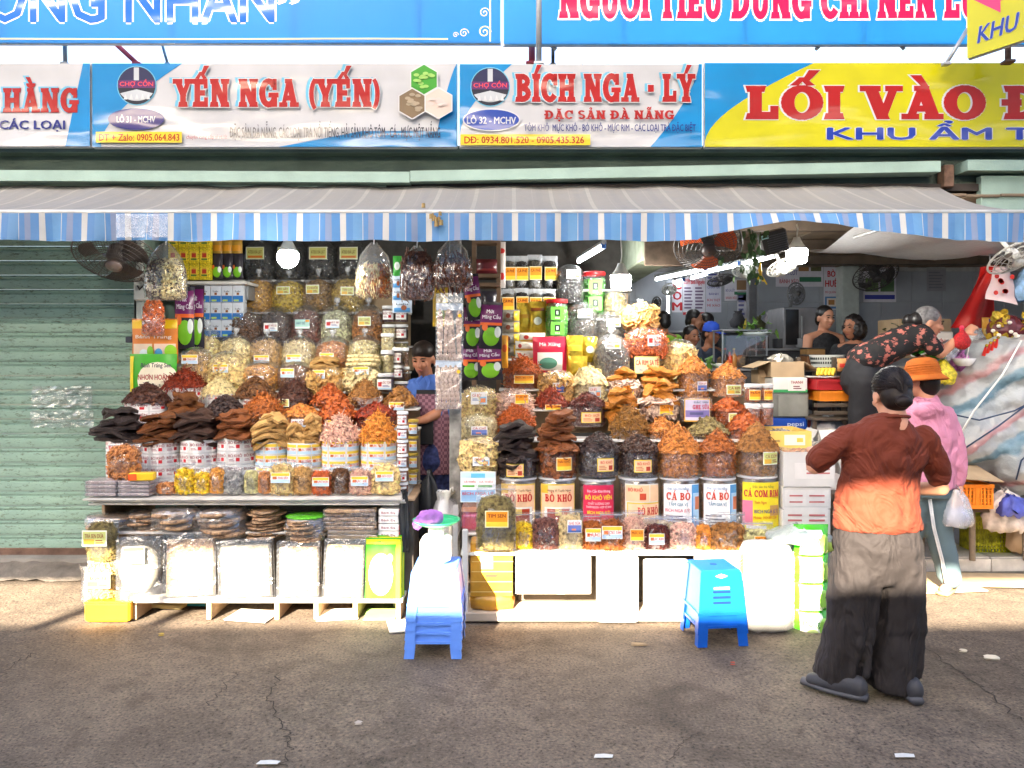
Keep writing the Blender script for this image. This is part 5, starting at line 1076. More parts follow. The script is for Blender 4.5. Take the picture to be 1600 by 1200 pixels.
# green soursop packs on the shelf behind the yellow boxes
def soursop(label,a,b,top,bot,Y,rz=0.,ry=0.,rx=0.,full=True):
    pr=[('rect',.03,.97,.56,.94,(112,30,96)),('rect',.03,.97,.5,.56,(236,104,40)),('ell',.52,.26,.36,.2,(130,200,50)),('ell',.8,.36,.14,.12,(226,232,226)),('ell',.24,.46,.13,.08,(240,120,60)),('text','Mãng Cầu',.12,.9,.64,.72,(245,235,245)),('text','Mứt',.3,.62,.76,.84,(245,235,245))]
    t=packet('soursop_packet',label,a,b,top,bot,Y,P('black_foil',(.035,.03,.04),.25,.1),.045,pr if full else pr[2:5],'soursop packets',rz=rz,ry=ry,rx=rx);return t
for i,(a,l) in enumerate([(331,'dark soursop packet on the white shelf beside the yellow boxes'),(347,'dark soursop packet in the middle behind the shelf ledge'),(363,'dark soursop packet at the right end of the white shelf')]):soursop(l,a,a+17,396,436,6.05+.02*i,full=False)
for i,(a,l) in enumerate([(332,'amber packet above the dark soursop packets, left'),(347,'amber packet above the dark soursop packets, middle'),(362,'amber packet above the dark soursop packets, right')]):packet('amber_packet',l,a,a+17,371,402,6.12,P('amber_foil',(.5,.28,.04),.3,.2),.04,[('rect',.1,.9,.3,.6,(220,150,40))])
# white and blue boxes below
wb=thing('milk_box','white and blue box in the stack under the white shelf','box',(0,0,0),group='white and blue boxes under the shelf');bw,bh=S(17,6.1),S(27,6.1)
obj('box_body',M().rbox((0,0,bh/2),(bw*.97,bw,bh*.98),.003),C(228,232,240),wb);panel(wb,bw*.94,bh*.36,(0,-bw*.5,bh*.2),[(0,1,0,1,(58,130,206)),(.1,.6,.1,.4,(190,220,120))],name='print');panel(wb,bw*.5,bh*.3,(.0,-bw*.5,bh*.56),[(0,1,0,1,(228,232,240)),(.3,.75,.05,.5,(150,90,50))],[('Lulu',.05,.95,.6,.95,(30,30,60))],name='print')
first=True
for i in range(4):
    for j in range(3):
        p_=(XW(323+17.2*i,6.1),6.1,ZW(527,6.1)+bh*j)
        nm_='white and blue box under the shelf, %s row, %s from the left' % (['bottom','middle','top'][j],['first','second','third','fourth'][i])
        if first:wb.location=p_;wb['label']=nm_;first=False
        else:dup(wb,p_,0,nm_)
bx_=thing('box_shelf','dark plank carrying the white and blue boxes','shelf',(XW(350,6.1),6.1,ZW(528,6.1)-.022));obj('plank',M().rbox((0,.04,.01),(S(76,6.1),.25,.02),.003),DARKB,bx_);obj('leg',M().rbox((0,.1,-.25),(.03,.03,.48),.003),DARKB,bx_)
soursop('purple soursop packet hanging left, nearest the fan bag',274,303,448,545,5.8,rz=.3);soursop('purple soursop packet hanging left, beside the white boxes',296,320,446,545,5.85,rz=-.1)
# orange packet, green bag, shrimp bag at the left edge
packet('spice_packet','orange and yellow snack packet with clear window hanging at the left edge',206,279,498,568,5.62,C(232,140,60,rough=.3),.05,[('rect',.02,.98,.78,.97,(250,206,40)),('rect',.02,.98,.04,.16,(40,44,50)),('rect',.06,.48,.16,.44,(236,214,190)),('rect',.52,.96,.16,.44,(238,208,190)),('ell',.3,.22,.1,.1,(230,240,244)),('ell',.44,.26,.07,.13,(130,196,60)),('ell',.86,.28,.12,.14,(150,206,50)),('ell',.62,.24,.08,.1,(80,160,210)),('text','Bánh Tráng',.12,.88,.56,.64,(246,236,220))])
packet('rice_paper_packet','large green and cream packet reading NHƠN HOÀNG at the left edge',203,277,553,622,5.58,C(70,176,40,rough=.3),.06,[('ell',.62,.4,.42,.42,(250,240,214)),('rect',.02,.1,.05,.95,(236,220,40)),('text','NHƠN HOÀNG',.22,.95,.42,.54,(190,40,44)),('text','Bánh Tráng Sen',.28,.9,.7,.8,(40,50,60)),('text','Ngon 5 vị',.4,.8,.26,.32,(60,60,60))])
def hang(nm,label,a,b,top,bot,Y,fm,kind,cords=True,p=2.2,sy=.45,body=None,sz=1.,dens=1.,neck=.35,tagd=None,ctop=None,fill=.72,cat='hanging bag',second=None):
    """a clear bag hung by its gathered neck"""
    w=S(b-a,Y)/2;zb=ZW(bot,Y);h=ZW(top,Y)-zb;t=thing(nm,label,cat,(XW((a+b)/2,Y),Y,zb),group='bags hung from the awning frame');rng=rng_of(label)
    fp=[(w*.6,.01),(w*.88,.03),(w*.94,h*.3),(w*.85,h*fill*.8),(w*.5,h*fill)]
    food_mass('filling',t,fp,FOOD[fm],kind,label,sy=sy,p=p,sz=sz,dens=dens)
    if second:food_mass('second_filling',t,[(r_*.97,z_) for r_,z_ in fp],FOOD[second[0]],second[1],label+'2',sy=sy*1.1,p=p,sz=sz,dens=dens*1.2,arc_=second[2])
    bm=M();bm.lathe([(w*.7,0),(w*.97,.02),(w,h*.25),(w*.96,h*.5),(w*.75,h*.75),(w*.35,h*.92),(w*.14,h)],24,sy=sy,p=p,jit=.005,rng=rng,close=False,lobes=.05);obj('film',bm,FILM2,t,smooth=True)
    bm=M();bm.tube([(0,0,h*.97),(.004,0,h*1.1),(0,0,h+(ZW(ctop or 352,Y)-ZW(top,Y)))],.004,5);obj('cord',bm,WHITE,t)
    if tagd:sticker(t,tagd[0],tagd[1],S(tagd[4],Y),S(tagd[5],Y),(w*tagd[2],-w*sy*1.05,h*tagd[3]))
    return t
hang('fungus_bag','hanging clear bag of brown and pale dried fungus beside the fan',226,292,380,470,5.3,'fungus','flake',second=('creamfish','chip',(-88,20)),sz=.5,dens=1.4)
hang('shrimp_bag','hanging clear bag of orange dried shrimp over the orange packet',223,257,462,526,5.5,'shrimp','curl',ctop=440,fill=.9,p=3)
hang('vermicelli_bag','hanging clear bag of white strips right of the first bulb',555,613,379,466,5.2,'stickwhite','stick',second=('rust','chip',(-60,20)),fill=.6,sz=.6)
hang('incense_bag','hanging clear bag of upright reddish brown bundles',625,678,384,470,4.95,'incense','stick',p=5,fill=.9,sz=.6,sy=.35);hang('vermicelli_bag','hanging clear bag of flat brown noodle bundles beside the post',678,736,372,450,4.93,'incense','stick',p=5,fill=.6,sz=.9,sy=.4)
t=thing('power_box','white power socket box with black cable beneath the fan','socket',W(222,470,5.75));obj('box',M().rbox((0,0,.1),(.11,.05,.2),.01),C(214,214,206),t);obj('cable',M().tube([(.0,-.03,.15),(.02,-.05,.17),(.035,-.04,.12),(0,-.04,.08),(-.02,-.03,.11)],.006,6),C(30,30,30),t,smooth=True)
t=thing('shop_post','thin white upright post at the left edge of the stall','post',(XW(217,5.78),5.8,FLZ));obj('post',M().rbox((0,0,1.25),(.045,.04,2.5),.004),C(190,196,190),t);obj('foot',M().rbox((0,0,.01),(.08,.08,.02),.003),C(190,196,190),t)
t=thing('glasses_cord','dark padlock hanging on a cord at the shutter edge','padlock',W(202,535,5.7));obj('body',M().rbox((0,0,.02),(.05,.02,.045),.012),C(60,66,80),t);obj('cord',M().tube([(.02,0,.04),(.035,0,.1),(.05,0,.16)],.003,5),C(40,40,46),t)

# ---- lower goods: crackers on the middle shelf
gz_='packs of rice crackers on the middle shelf';Yc=4.86;zc=.517
CRF=FOOD['cracker']
def cracker_stack(nm,label,a,b,top,bot,Y,n,mat=CRF,film_=True,top_col=None,bend=.02,cat='crackers',zb=None):
    w=S(b-a,Y)/2;zb=ZW(bot,Y) if zb is None else zb;h=ZW(top,Y)-zb;rng=rng_of(label);t=thing(nm,label,cat,(XW((a+b)/2,Y),Y,zb),group=gz_);e=h/n
    pr=[(w*.97,-e*.3),(w,0),(w*.97,e*.3),(w*.6,e*.25),(.004,e*.2)]
    me=mesh_of('cracker',M().lathe([(.004,-e*.35)]+pr,24,sy=.7,jit=.0025,rng=rng,close=False),mat,True)
    for i in range(n):link('cracker',me,t,(rng.normal(0,w*.025),rng.normal(0,.006),e*(i+.5)),(R(rng.normal(0,1.5)),R(rng.normal(0,1.5)),rng.uniform(0,6)))
    if top_col:obj('top_disc',M().lathe([(w*.9,h),(w*.97,h+.008),(w*.94,h+.014),(.004,h+.016)],26,sy=.75,close=False,jit=.001,rng=rng),top_col,t)
    if film_:obj('film',M().lathe([(w*1.0,.0),(w*1.05,h*.3),(w*1.04,h*.8),(w*.9,h+.012),(.01,h+.016)],22,sy=.75,jit=.004,rng=rng,close=False),FILM2,t,smooth=True)
    return t
cracker_stack('cracker_pack','flat wrapped rice crackers with green sticker at the left end of the shelf',136,206,806,822,4.9,3,zb=None);cracker_stack('cracker_pack','wrapped pale rice crackers with blue sticker, second from the left',200,262,800,834,4.95,6)
cracker_stack('cracker_pack','large tilted pack of pale rice crackers on the shelf',238,310,797,824,4.82,3);cracker_stack('cracker_pack','wrapped rice crackers with red sticker in the middle of the shelf',303,386,796,836,4.88,5);cracker_stack('cracker_stack','bare round stack of thin sesame crackers',386,448,794,838,4.9,9,film_=False)
cracker_stack('cracker_stack','wrapped round crackers under a bright green disc',446,511,808,842,4.84,8,mat=FOOD['cracker'],top_col=P('bright_green_mat',(.12,.5,.02),.6,.35,60))
for l,a,b,tp,bo,n in [('pile of flat clear wrapped brown rice paper sheets',512,592,790,822,5),('lower brown cardboard sheets under the rice paper',518,596,822,836,2)]:
    t=thing('rice_paper_pile',l,'rice paper',(XW((a+b)/2,4.9),4.92,ZW(bo,4.9)));w=S(b-a,4.9);h=S(bo-tp,4.9)
    for i in range(n):obj('sheet_pack',M().rbox((rgq.normal(0,.006),rgq.normal(0,.006),h*(i+.5)/n),(w*.97,.26,h/n*.9),.006,rz=rgq.normal(0,.02)),FOOD['cracker'] if n>2 else CARD,t);obj('wrap',M().rbox((0,0,h*(i+.5)/n),(w,.28,h/n*.97),.004,rz=rgq.normal(0,.02)),FILM2,t)
for i in range(4):
    t=thing('candy_packet','%s white and red packet in the stack by the black bag' % ['Lowest','Second','Third','Topmost'][i],'packet',(XW(611,4.86),4.88,ZW(838-11.5*i,4.86)),rz=-.08,group='white and red packets in a stack');obj('box_body',M().rbox((0,0,.022),(.13,.16,.043),.005),C(236,232,226),t)
    obj('red_edge',M().rbox((.067,0,.022),(.008,.15,.036),.003),C(170,44,30),t);panel(t,.11,.032,(0,-.081,.022),[(0,1,0,1,Wt)],[('Bánh Đa',.1,.9,.3,.75,Dr)],name='print')
# things leaning on the stand front: clear sleeves of rice paper, standing on the bottom shelf
def sleeve(label,a,b,top,bot,Y,mat,tilt=4.,disc_=True,tagd=None,n=4,green=False):
    w=S(b-a,Y)*.93;zb=max(ZW(bot,Y),.132);h=ZW(top,Y)-zb;t=thing('rice_paper_sleeve',label,'rice paper',(XW((a+b)/2,Y),Y-.02,zb),group='clear sleeves leaning on the front of the left stand');rng=rng_of(label);t.rotation_euler=(R(-tilt-rng.uniform(0,4)),R(rng.normal(0,1.5)),R(rng.normal(0,3)))
    for i in range(n):
        if disc_:bm=M();bm.lathe([(w*.42,-.004),(w*.45,0),(w*.42,.004),(.004,.004)],26,jit=.002,rng=rng);bm.mapv(lambda v:np.stack([v[:,0],v[:,2],v[:,1]*min(1.15,h/w*.96)],1));obj('round_sheet',bm,mat,t,loc=(rng.normal(0,.004),-.012+.01*i,h*.48))
        else:bm=M();bm.rbox((0,-.012+.011*i,h*.47),(w*.88,.008,h*.84),.003);obj('sheet',bm,mat,t)
    bm=M();bm.grid(lambda u,v:((u-.5)*w,-.022-.014*math.sin(u*math.pi)*math.sin(v*math.pi)+rng.normal(0,.0022),v*h),14,16);b2=M().grid(lambda u,v:((u-.5)*w,.032,v*h),2,2);bm.join(b2);obj('film',bm,FILM2,t,smooth=True)
    if tagd:panel(t,S(34,Y),S(26,Y),(-.02,-.045,h*.72),[(0,1,0,1,(246,246,240)),(.04,.96,.72,.95,(120,190,90)),(.04,.96,.04,.3,(250,220,120))],[(tagd,.06,.94,.36,.64,Rd)])
    return t
PALES=P('pale_rice_sheet',(.36,.32,.24),.7,.35,14)
sleeve('clear sleeve of round pale sheets with red and green label CÁ BÒ',184,258,838,940,4.74,PALES,tagd='CÁ BÒ');sleeve('wide clear sleeve of brownish sheets right of the labelled sleeve',256,343,832,940,4.745,FOOD['cracker'],disc_=False);sleeve('wide clear sleeve of sheets in the middle of the stand',342,432,842,940,4.735,PALES,disc_=False)
sleeve('clear sleeve of reddish sheets right of the middle',432,504,845,940,4.74,FOOD['cracker'],disc_=False);sleeve('clear sleeve of dried strips near the green packs',503,572,842,940,4.735,FOOD['palefish'],disc_=False)
for i in range(3):packet('green_rice_packet','%s green and yellow packet leaning at the right end of the stand' % ['Front','Middle','Rear'][i],570+4*i,626+3*i,842-4*i,938,4.73+.035*i,C(70,180,40,rough=.3),.03,[('rect',.02,.98,.9,.98,(240,226,40)),('rect',.86,.98,.03,.9,(226,226,60)),('ell',.45,.42,.34,.34,(244,244,236)),('ell',.7,.68,.08,.07,(240,236,200)),('text','BÁNH TRÁNG',.16,.74,.4,.47,(200,60,40))],'green packets at the right end of the left stand',rx=R(-5))
# tall tea bags at the left end, on a golden tin
t=thing('golden_box','golden yellow box on the ground at the left end','box',(XW(172,4.72),4.78,0.0));obj('box_body',M().rbox((0,0,.06),(S(70,4.72),.2,.115),.01),P('gold_card',srgb(224,168,30),.35,.12,6,coat=.3),t);obj('lid',M().rbox((0,0,.122),(S(71,4.72),.205,.012),.004),P('gold_card',srgb(224,168,30)),t)
z0=.13
pouch('tea_pouch','lower clear pouch of dried coconut tea standing on the golden box',137,187,874,4.76,z0,'seedmix','crumb',('gy','TRÀ SEN DỨA',.1,.55,38,24),fill=.97,dep=.07,sz=.8);pouch('tea_pouch','upper clear pouch of dried coconut tea on top of the lower one',138,186,812,4.77,ZW(876,4.76)+.004,'tea','thin',('gy','TRÀ SEN DỨA',-.1,.62,38,24),fill=.97,dep=.07,sz=.45,dens=1.6)
t=thing('plastic_bag','white plastic bag poking out beside the tea pouches','plastic bag',(XW(134,4.85),4.9,.03));bm=M();bm.lathe([(.02,0),(.06,.05),(.05,.14),(.03,.22),(.055,.26)],14,jit=.012,rng=rgq,close=False,sy=.6);obj('film',bm,FILM3,t,smooth=True)
# papers under the bottom shelf
for l,a,b,yy,zz,c_ in [('yellow paper sack under the stand',240,292,4.95,.03,(220,200,140)),('teal folder under the stand',285,350,5.0,.02,(40,130,140)),('flat clear sleeve sliding out under the stand',355,425,4.72,.01,(214,210,200)),('flat clear sleeve under the right of the stand',492,556,4.74,.012,(216,206,190)),('green and white printed packet under the stand',568,618,4.74,.012,(150,190,110)),('flattened white carton beside the stool stack',604,660,4.55,.01,(222,216,200))]:
    bm=M();w=S(b-a,yy);bm.rbox((0,0,0),(w,.2,zz*.8),.004,rz=rgq.normal(0,.15));o=obj('flat_package' if 'carton' not in l else 'flattened_carton',bm,C(*c_,rough=.5),loc=(XW((a+b)/2,yy),yy+.06,zz*.5+.004));tag(o,l,'package')
# ================================================================== RIGHT STALL
RR={0:(4.80,.42),1:(5.0,.5),2:(5.27,1.06),3:(5.50,1.25),4:(5.73,1.38),5:(5.95,1.60),6:(6.15,1.92),7:(6.3,2.16)}
xl,xr=XW(722,4.85),XW(1215,4.9)
st=thing('display_stand','display stand with white front panels carrying the right stall','display stand',((xl+xr)/2,4.72,0));O=np.array(st.location);xm=(xl+xr)/2;wR=xr-xl
sp('post',M().rbox((XW(727,4.72),4.72,.3),(.035,.04,.52),.004),BOARD);sp('post',M().rbox((XW(727,5.1),5.12,.3),(.035,.04,.52),.004),BOARD)
sp('base_board',M().rbox((xm+.02,5.0,.03),(wR+.02,.62,.055),.005),P('beige_tile_board',(.55,.44,.33),.6,.15,6))
sp('cabinet',M().rbox((xm+.17,5.1,.232),(wR-.36,.4,.345),.005),DARKB)
sp('ledge',M().rbox((xm,4.98,.41),(wR,.54,.018),.003),BOARD);sp('canister_shelf',M().rbox((xm,5.06,.49),(wR,.36,.016),.003),BOARD)
for k,(a,b_) in {2:(725,1212),3:(770,1190),4:(780,1175),5:(785,1080),6:(785,985),7:(785,985)}.items():
    Y,z=RR[k];a,b_=XW(a,Y),XW(b_,Y);sp('shelf',M().rbox(((a+b_)/2,Y+.02,z-.01),(b_-a,.22 if k>2 else .24,.016),.003),BOARD)
    zp=RR[k-1][1] if k>2 else .5;sp('riser',M().box(((a+b_)/2,Y+.11,(z-.02+zp)/2),(b_-a-.01,.012,z-.022-zp)),CARD)
sp('end_panel',M().rbox((XW(1213,5.1),5.1,.26),(.02,.5,.42),.004),BOARD)
# white packs covering the front, in the sun
WPK=P('white_packaging',(.5,.48,.44),.5,.12,5)
for i,(l,a,b,tp,bo,yy) in enumerate([('white cardboard panel leaning at the left of the right stall front',804,925,868,928,4.745),('tall white carton standing at the front of the right stall, left',932,999,870,975,4.67),('tall white carton standing at the front of the right stall, middle',1006,1078,876,975,4.7),('white carton behind the blue stool',1086,1158,868,975,4.68)]):
    z1=ZW(tp,yy);z0=max(.0,ZW(bo,yy));w=S(b-a,yy);t=thing('white_carton',l,'carton',(XW((a+b)/2,yy),yy+(.03 if i else .0),z0),group='white cartons before the right stall')
    obj('box_body',M().rbox((0,0,(z1-z0)/2),(w*.975,.06 if i else .02,z1-z0),.01),WPK,t);obj('tape',M().box((w*.1,-(.0305 if i else .0105),(z1-z0)/2),(.05,.0015,(z1-z0)*.98)),P('clear_brown_tape',(.62,.55,.42),.3,.05),t)
Y,z=RR[0]
t=thing('taped_box','tall box wrapped in yellow packing tape at the left end of the right stall','carton',(XW(768,4.74),4.8,.055));hh=ZW(846,4.74)-.055
obj('box_body',M().rbox((0,0,.085+(hh-.085)/2),(S(66,4.74),.15,hh-.085),.008),P('yellow_tape_card',srgb(206,150,50),.3,.3,7,coat=.3),t);obj('torn_base',M().lathe([(.1,0),(.135,.015),(.14,.06),(.13,.09)],22,sy=.62,jit=.006,rng=rng_of('tb'),p=3),P('yellow_tape_card',srgb(206,150,50)),t,smooth=True)
for k in range(5):obj('tape_strip',M().box((0.002*k,-.0765,.12+k*.062),(S(64,4.74),.0015,.004)),P('tape_edge',srgb(236,206,130),.3,.1),t)
obj('red_strip',M().box((.0,-.0775,.22),(.07,.0015,.02)),C(206,60,40),t);obj('grey_patch',M().box((-.03,-.0772,.3),(.08,.0015,.08)),C(190,160,120),t)
# ---- pouches along the ledge
g0='clear pouches along the ledge of the right stall'
def PR(label,a,b,top,fm,kind,tg=None,**k):return pouch(k.pop('nm','food_pouch'),label,a,b,top,k.pop('Y',Y),k.pop('zb',z),fm,kind,tg,group=g0,**k)
PR('large silver edged pouch of dried tea buds with orange label',744,806,757,'tea','thin',('orr','TIM SEN',.05,.5,36,26),fill=.84,dep=.045,sz=.4,dens=1.8,Y=4.7,zb=.44,fmat=FILM3 if False else FILM2,nm='tea_pouch')
PR('pouch of mixed yellow dried fruit slices',800,833,800,'mango','chip',fill=.75,sz=.7,nm='fruit_pouch');PR('pouch of brown roasted coffee coloured beans',831,873,797,'redbean','bean',fill=.8,nm='bean_pouch',sz=1.2);PR('pouch of straw coloured fish sticks with small blue label',873,911,795,'stickwhite','stick',('sea','GHẸ SỮA',.25,.6,22,20),fill=.85,nm='fish_pouch',sz=.7)
PR('pouch of red brown squid shreds with label, left of its pair',910,940,803,'rust','thin',('yb','MỰC',.05,.45,24,20),fill=.8,nm='squid_pouch');PR('pouch of red brown squid shreds with wide label, right of its pair',937,973,800,'rust','thin',('yb','MỰC BÒ TẨM',.0,.5,32,20),fill=.8,nm='squid_pouch',Y=4.78);PR('pouch of pink squid shreds with yellow label on the ledge',973,1006,797,'pink','thin',('orr','MỰC SỢI',.25,.4,21,18),fill=.82,nm='squid_pouch')
PR('pouch of dark beef with small label near the middle of the ledge',1006,1046,806,'darkred','flake',('yb','MỰC RIM',-.1,.35,24,17),fill=.75,nm='beef_pouch',sz=.8);PR('pouch of yellowish dried fish near the middle of the ledge',1024,1052,804,'palefish','flake',fill=.8,nm='fish_pouch',Y=4.86);PR('pouch of coral pink squid rings',1046,1088,806,'pink','curl',fill=.8,nm='squid_pouch')
PR('pouch of orange flakes right of the coral squid',1086,1110,810,'orange','flake',fill=.8,nm='fish_pouch');PR('large clear pouch of brown dried pieces behind the blue stool',1108,1164,800,'brownflake','chip',fill=.7,nm='fish_pouch',sz=.8);PR('milky pouch of green lotus seeds at the right end of the ledge',1158,1208,815,'pistachio','bean',('orr','HẠT SEN',.2,.35,26,16),fill=.7,nm='seed_pouch',sz=1.3)
# ---- canister row with large printed labels
Y,z=RR[1]
gc='large labelled canisters in the right stall';GLASS=film('clear_canister',haze=.05,gloss=.1,rough=.06,bump=.1)
def CN(label,a,b,rects,texts,inner=None,top=744,lw=.96,lo=.0):
    w=S(b-a,Y)/2;h=ZW(top,Y)-z;t=thing('labelled_canister',label,'canister',(XW((a+b)/2,Y),Y,z),group=gc);r=w*.98
    obj('canister',M().lathe([(r*.95,0),(r,.012),(r,h-.02),(r*.96,h-.012)],30,sy=.85,close=False),GLASS,t,smooth=True);obj('lid',M().lathe([(r*.98,h-.016),(r*1.03,h-.012),(r*1.03,h-.001),(.001,h)],30,sy=.85,close=False),C(214,214,214,rough=.3),t,smooth=True,autosmooth=40)
    obj('filling',M().lathe([(r*.88,.008),(r*.9,h*.85),(.001,h*.85)],22,sy=.82,close=False),FOOD[inner or 'brownflake'],t)
    panel(t,2*r*lw,h*.86,(2*r*lo,-r*.85-.003,h*.47),rects,texts,rad=r*1.45);return t
def kho(title):return [(0,1,0,1,(236,196,90)),(.03,.97,.03,.97,(248,208,164)),(.03,.22,.8,.97,(240,190,60)),(.12,.9,.12,.5,(250,246,236)),(.2,.82,.17,.46,(190,72,40)),(.42,.6,.32,.46,(246,214,120))],[(title,.14,.9,.62,.78,(206,30,34),'serif'),('Hương Vị Tuyệt Ngon',.2,.86,.84,.89,(120,60,40))]
CN('canister with peach label BÒ KHÔ partly behind the tea pouch',780,839,*kho('BÒ KHÔ'));CN('canister with peach label BÒ KHÔ, second from the left',841,900,*kho('BÒ KHÔ'))
CN('canister with red label BÒ KHÔ VIÊN',904,962,[(0,1,0,1,(216,52,96)),(.03,.97,.03,.97,(222,44,84))]+tiny(2,.16,.8,.1,.26,(250,220,230)),[('BÒ KHÔ VIÊN',.08,.92,.68,.78,(250,224,60),.04),('Bạn Cần Khô Không',.14,.86,.84,.9,(250,230,236)),('CHẤT LƯỢNG CAO',.16,.84,.57,.62,(250,236,240)),('THƠM NGON - HỢP VỆ SINH',.1,.9,.49,.54,(250,236,240)),('BÍCH NGA (LÝ)',.14,.86,.36,.43,(250,224,60),.04)],top=746,lw=.86)
CN('clear canister with small peach labels BÒ KHÔ over a larger one',966,1027,[(0,1,0,1,(230,224,214)),(.02,.7,.62,.98,(248,206,160)),(.72,1,.62,.98,(248,206,160)),(.06,1,0,.6,(236,200,80)),(.09,1,.02,.57,(248,210,166))]+[(.42,.6,.66,.8,(206,80,50))],[('BÒ KHÔ',.1,.5,.84,.92,Rd),('BÒ KHÔ',.36,.97,.34,.5,(206,30,34),'serif'),('TẨM GIA VỊ',.3,.85,.1,.16,(150,80,50))],lw=.9,lo=.05)
def cabo(sub):return [(0,1,0,1,(250,250,248)),(.76,1,.02,.98,(90,160,214)),(.8,1,.2,.8,(176,214,240)),(.86,1,.44,.72,(216,130,90))]+tiny(4,.06,.66,.06,.34,(120,120,130)),[('CÁ BÒ',.08,.72,.66,.82,(214,70,30),'serif'),('Đặc Sản Đà Nẵng',.12,.66,.88,.93,(90,140,180)),('TẨM GIA VỊ',.14,.64,.53,.6,(40,130,160)),(sub,.06,.7,.4,.47,(200,40,90))]
CN('canister with white and blue label CÁ BÒ, left of its pair',1030,1091,*cabo('BÍCH NGA (LÝ)'));CN('canister with white and blue label CÁ BÒ, right of its pair',1092,1149,*cabo(''));CN('canister with yellow and pink label CÁ CƠM RIM',1151,1214,[(0,1,0,1,(246,224,50)),(.0,.26,.1,.62,(226,130,160)),(.7,.98,.3,.52,(206,160,90)),(.1,.6,.03,.1,(250,250,250))],[('CÁ CƠM RIM',.04,.97,.7,.84,(206,40,70),'serif'),('Đặc Sản Đà Nẵng',.26,.8,.89,.94,(120,120,60)),('Thơm Ngon',.3,.6,.56,.62,(206,70,50)),('BÍCH NGA (LÝ)',.3,.95,.36,.44,(60,60,140)),('Mobile: 0934.801.520',.28,.9,.24,.3,(206,90,30))],top=741)
# leftmost: clear box with sea print
t=thing('printed_canister','clear square canister with sea print and red base at the left end','canister',(XW(748,5.0),5.0,z));h=ZW(732,5.0)-z;w=S(55,5.0)
obj('box_wall',M().rbox((0,0,h/2),(w,.2,h),.02),GLASS,t);obj('filling',M().rbox((0,0,h*.16),(w*.92,.18,h*.3),.02),C(206,60,90),t);obj('lower_print',M().rbox((0,0,h*.36),(w*.93,.182,h*.08),.004),C(226,150,110),t)
panel(t,w*.98,h*.5,(0,-.102,h*.74),[(0,1,0,1,(240,246,250)),(.02,.98,.02,.4,(150,190,226)),(.02,.98,.8,.98,(206,232,246)),(.06,.46,.5,.76,Wt),(.5,.96,.5,.76,Wt),(.3,.7,.8,.94,(110,196,226)),(.06,.4,.5,.56,Gn),(.5,.9,.5,.56,Gn)],[('CÁ THIÊU',.1,.44,.64,.7,Rd),('CÁ THIÊU',.54,.92,.64,.7,Rd),('BÍCH NGA LÝ',.06,.94,.24,.34,(206,40,70))])
# ---- first tier: open clear bags on the canisters, heaped high
gt='heaped clear bags on the right stall';zt=ZW(744,Y)+.004
def T(label,a,b,top,rim,fm,kind,tg=None,**k):return tub(k.pop('nm','food_tub'),label,a,b,top,rim,k.pop('Y',Y),k.pop('zb',zt),fm,kind,tg,group=gt,**k)
def SR(label,a,b,top,bot,fm,n,**k):return sheet_stack(k.pop('nm','jerky_stack'),label,a,b,top,bot,k.pop('Y',Y),fm,n,group='stacks of dried sheets on the right stall',**k)
T('clear bag of black beef jerky with peach label under the black sheets',776,839,706,716,'blackbeef','slab',('pe','BÒ KHÔ',-.1,.45,27,20),nm='beef_bag',sz=.7);SR('tall crooked stack of big black jerky sheets',768,842,660,716,'blackbeef',9)
T('clear bag of orange brown jerky with orange label',840,902,690,700,'redbeef','slab',('orr','NAI KHÔ',.3,.5,25,20),nm='beef_bag',sz=.7);SR('tall stack of orange brown jerky sheets beside the black ones',838,904,641,702,'redbeef',11);
T('clear bag heaped with black beef pieces, peach label',903,968,674,702,'blackchunk','flake',('pe','BÒ KHÔ',.25,.5,27,20),nm='beef_bag',sz=.7);T('clear bag heaped with dark brown beef chunks, peach label',967,1028,678,702,'darkbeef','chunk',('pe','BÒ KHÔ',.1,.45,28,19),nm='beef_bag',sz=.8)
T('clear bag heaped high with orange brown fish shreds, no label',1027,1093,660,704,'orangebrown','strip',nm='fish_bag',sz=.7,q=1.3);T('clear bag heaped with rust orange fish shreds above CÁ BÒ',1092,1150,670,703,'rust','strip',nm='fish_bag',sz=.7,q=1.3);T('clear bag heaped with brown anchovies, yellow label CÁ CƠM',1150,1216,658,702,'brownflake','strip',('gy','CÁ CƠM',.4,.75,28,20),nm='fish_bag',sz=.6,q=1.3)
# left column
bag('fish_bag','bag of tan fish pieces with green and white label in the left column',722,775,680,Y,ZW(731,Y)+.004,'palefish','slab',('cb','CÁ THIÊU',.15,.25,26,14),knot=False,p=3.5,group=gt);
Y,z=RR[2]
bag('fish_bag','bag of cream fish strips with sea label in the left column',721,776,645,Y,z,'creamfish','stick',('sea','CÁ CHỈ',.05,.35,25,14),knot=False,group=gt,sz=.7,p=3)
T('tub heaped with rust red chili shreds behind the black sheets',779,834,633,660,'chili','thin',nm='beef_tub',zb=z);T('tub heaped with olive brown shreds in a wide clear ring',955,1012,636,667,'olive','thin',nm='fish_tub',zb=z);T('tub heaped with orange flakes half hidden behind the tall orange heap',1010,1060,651,672,'orangebrown','flake',nm='fish_tub',zb=z,sz=.8)
T('tub of silvery brown dried fish behind the heaps',1075,1136,650,674,'tea','flake',('gy','CÁ',.5,.7,14,10),nm='fish_tub',zb=z,sz=.8);T('tub heaped with glossy orange chips behind the CÁ CƠM heap',1136,1192,642,668,'chili','chip',nm='fish_tub',zb=z,sz=.6)
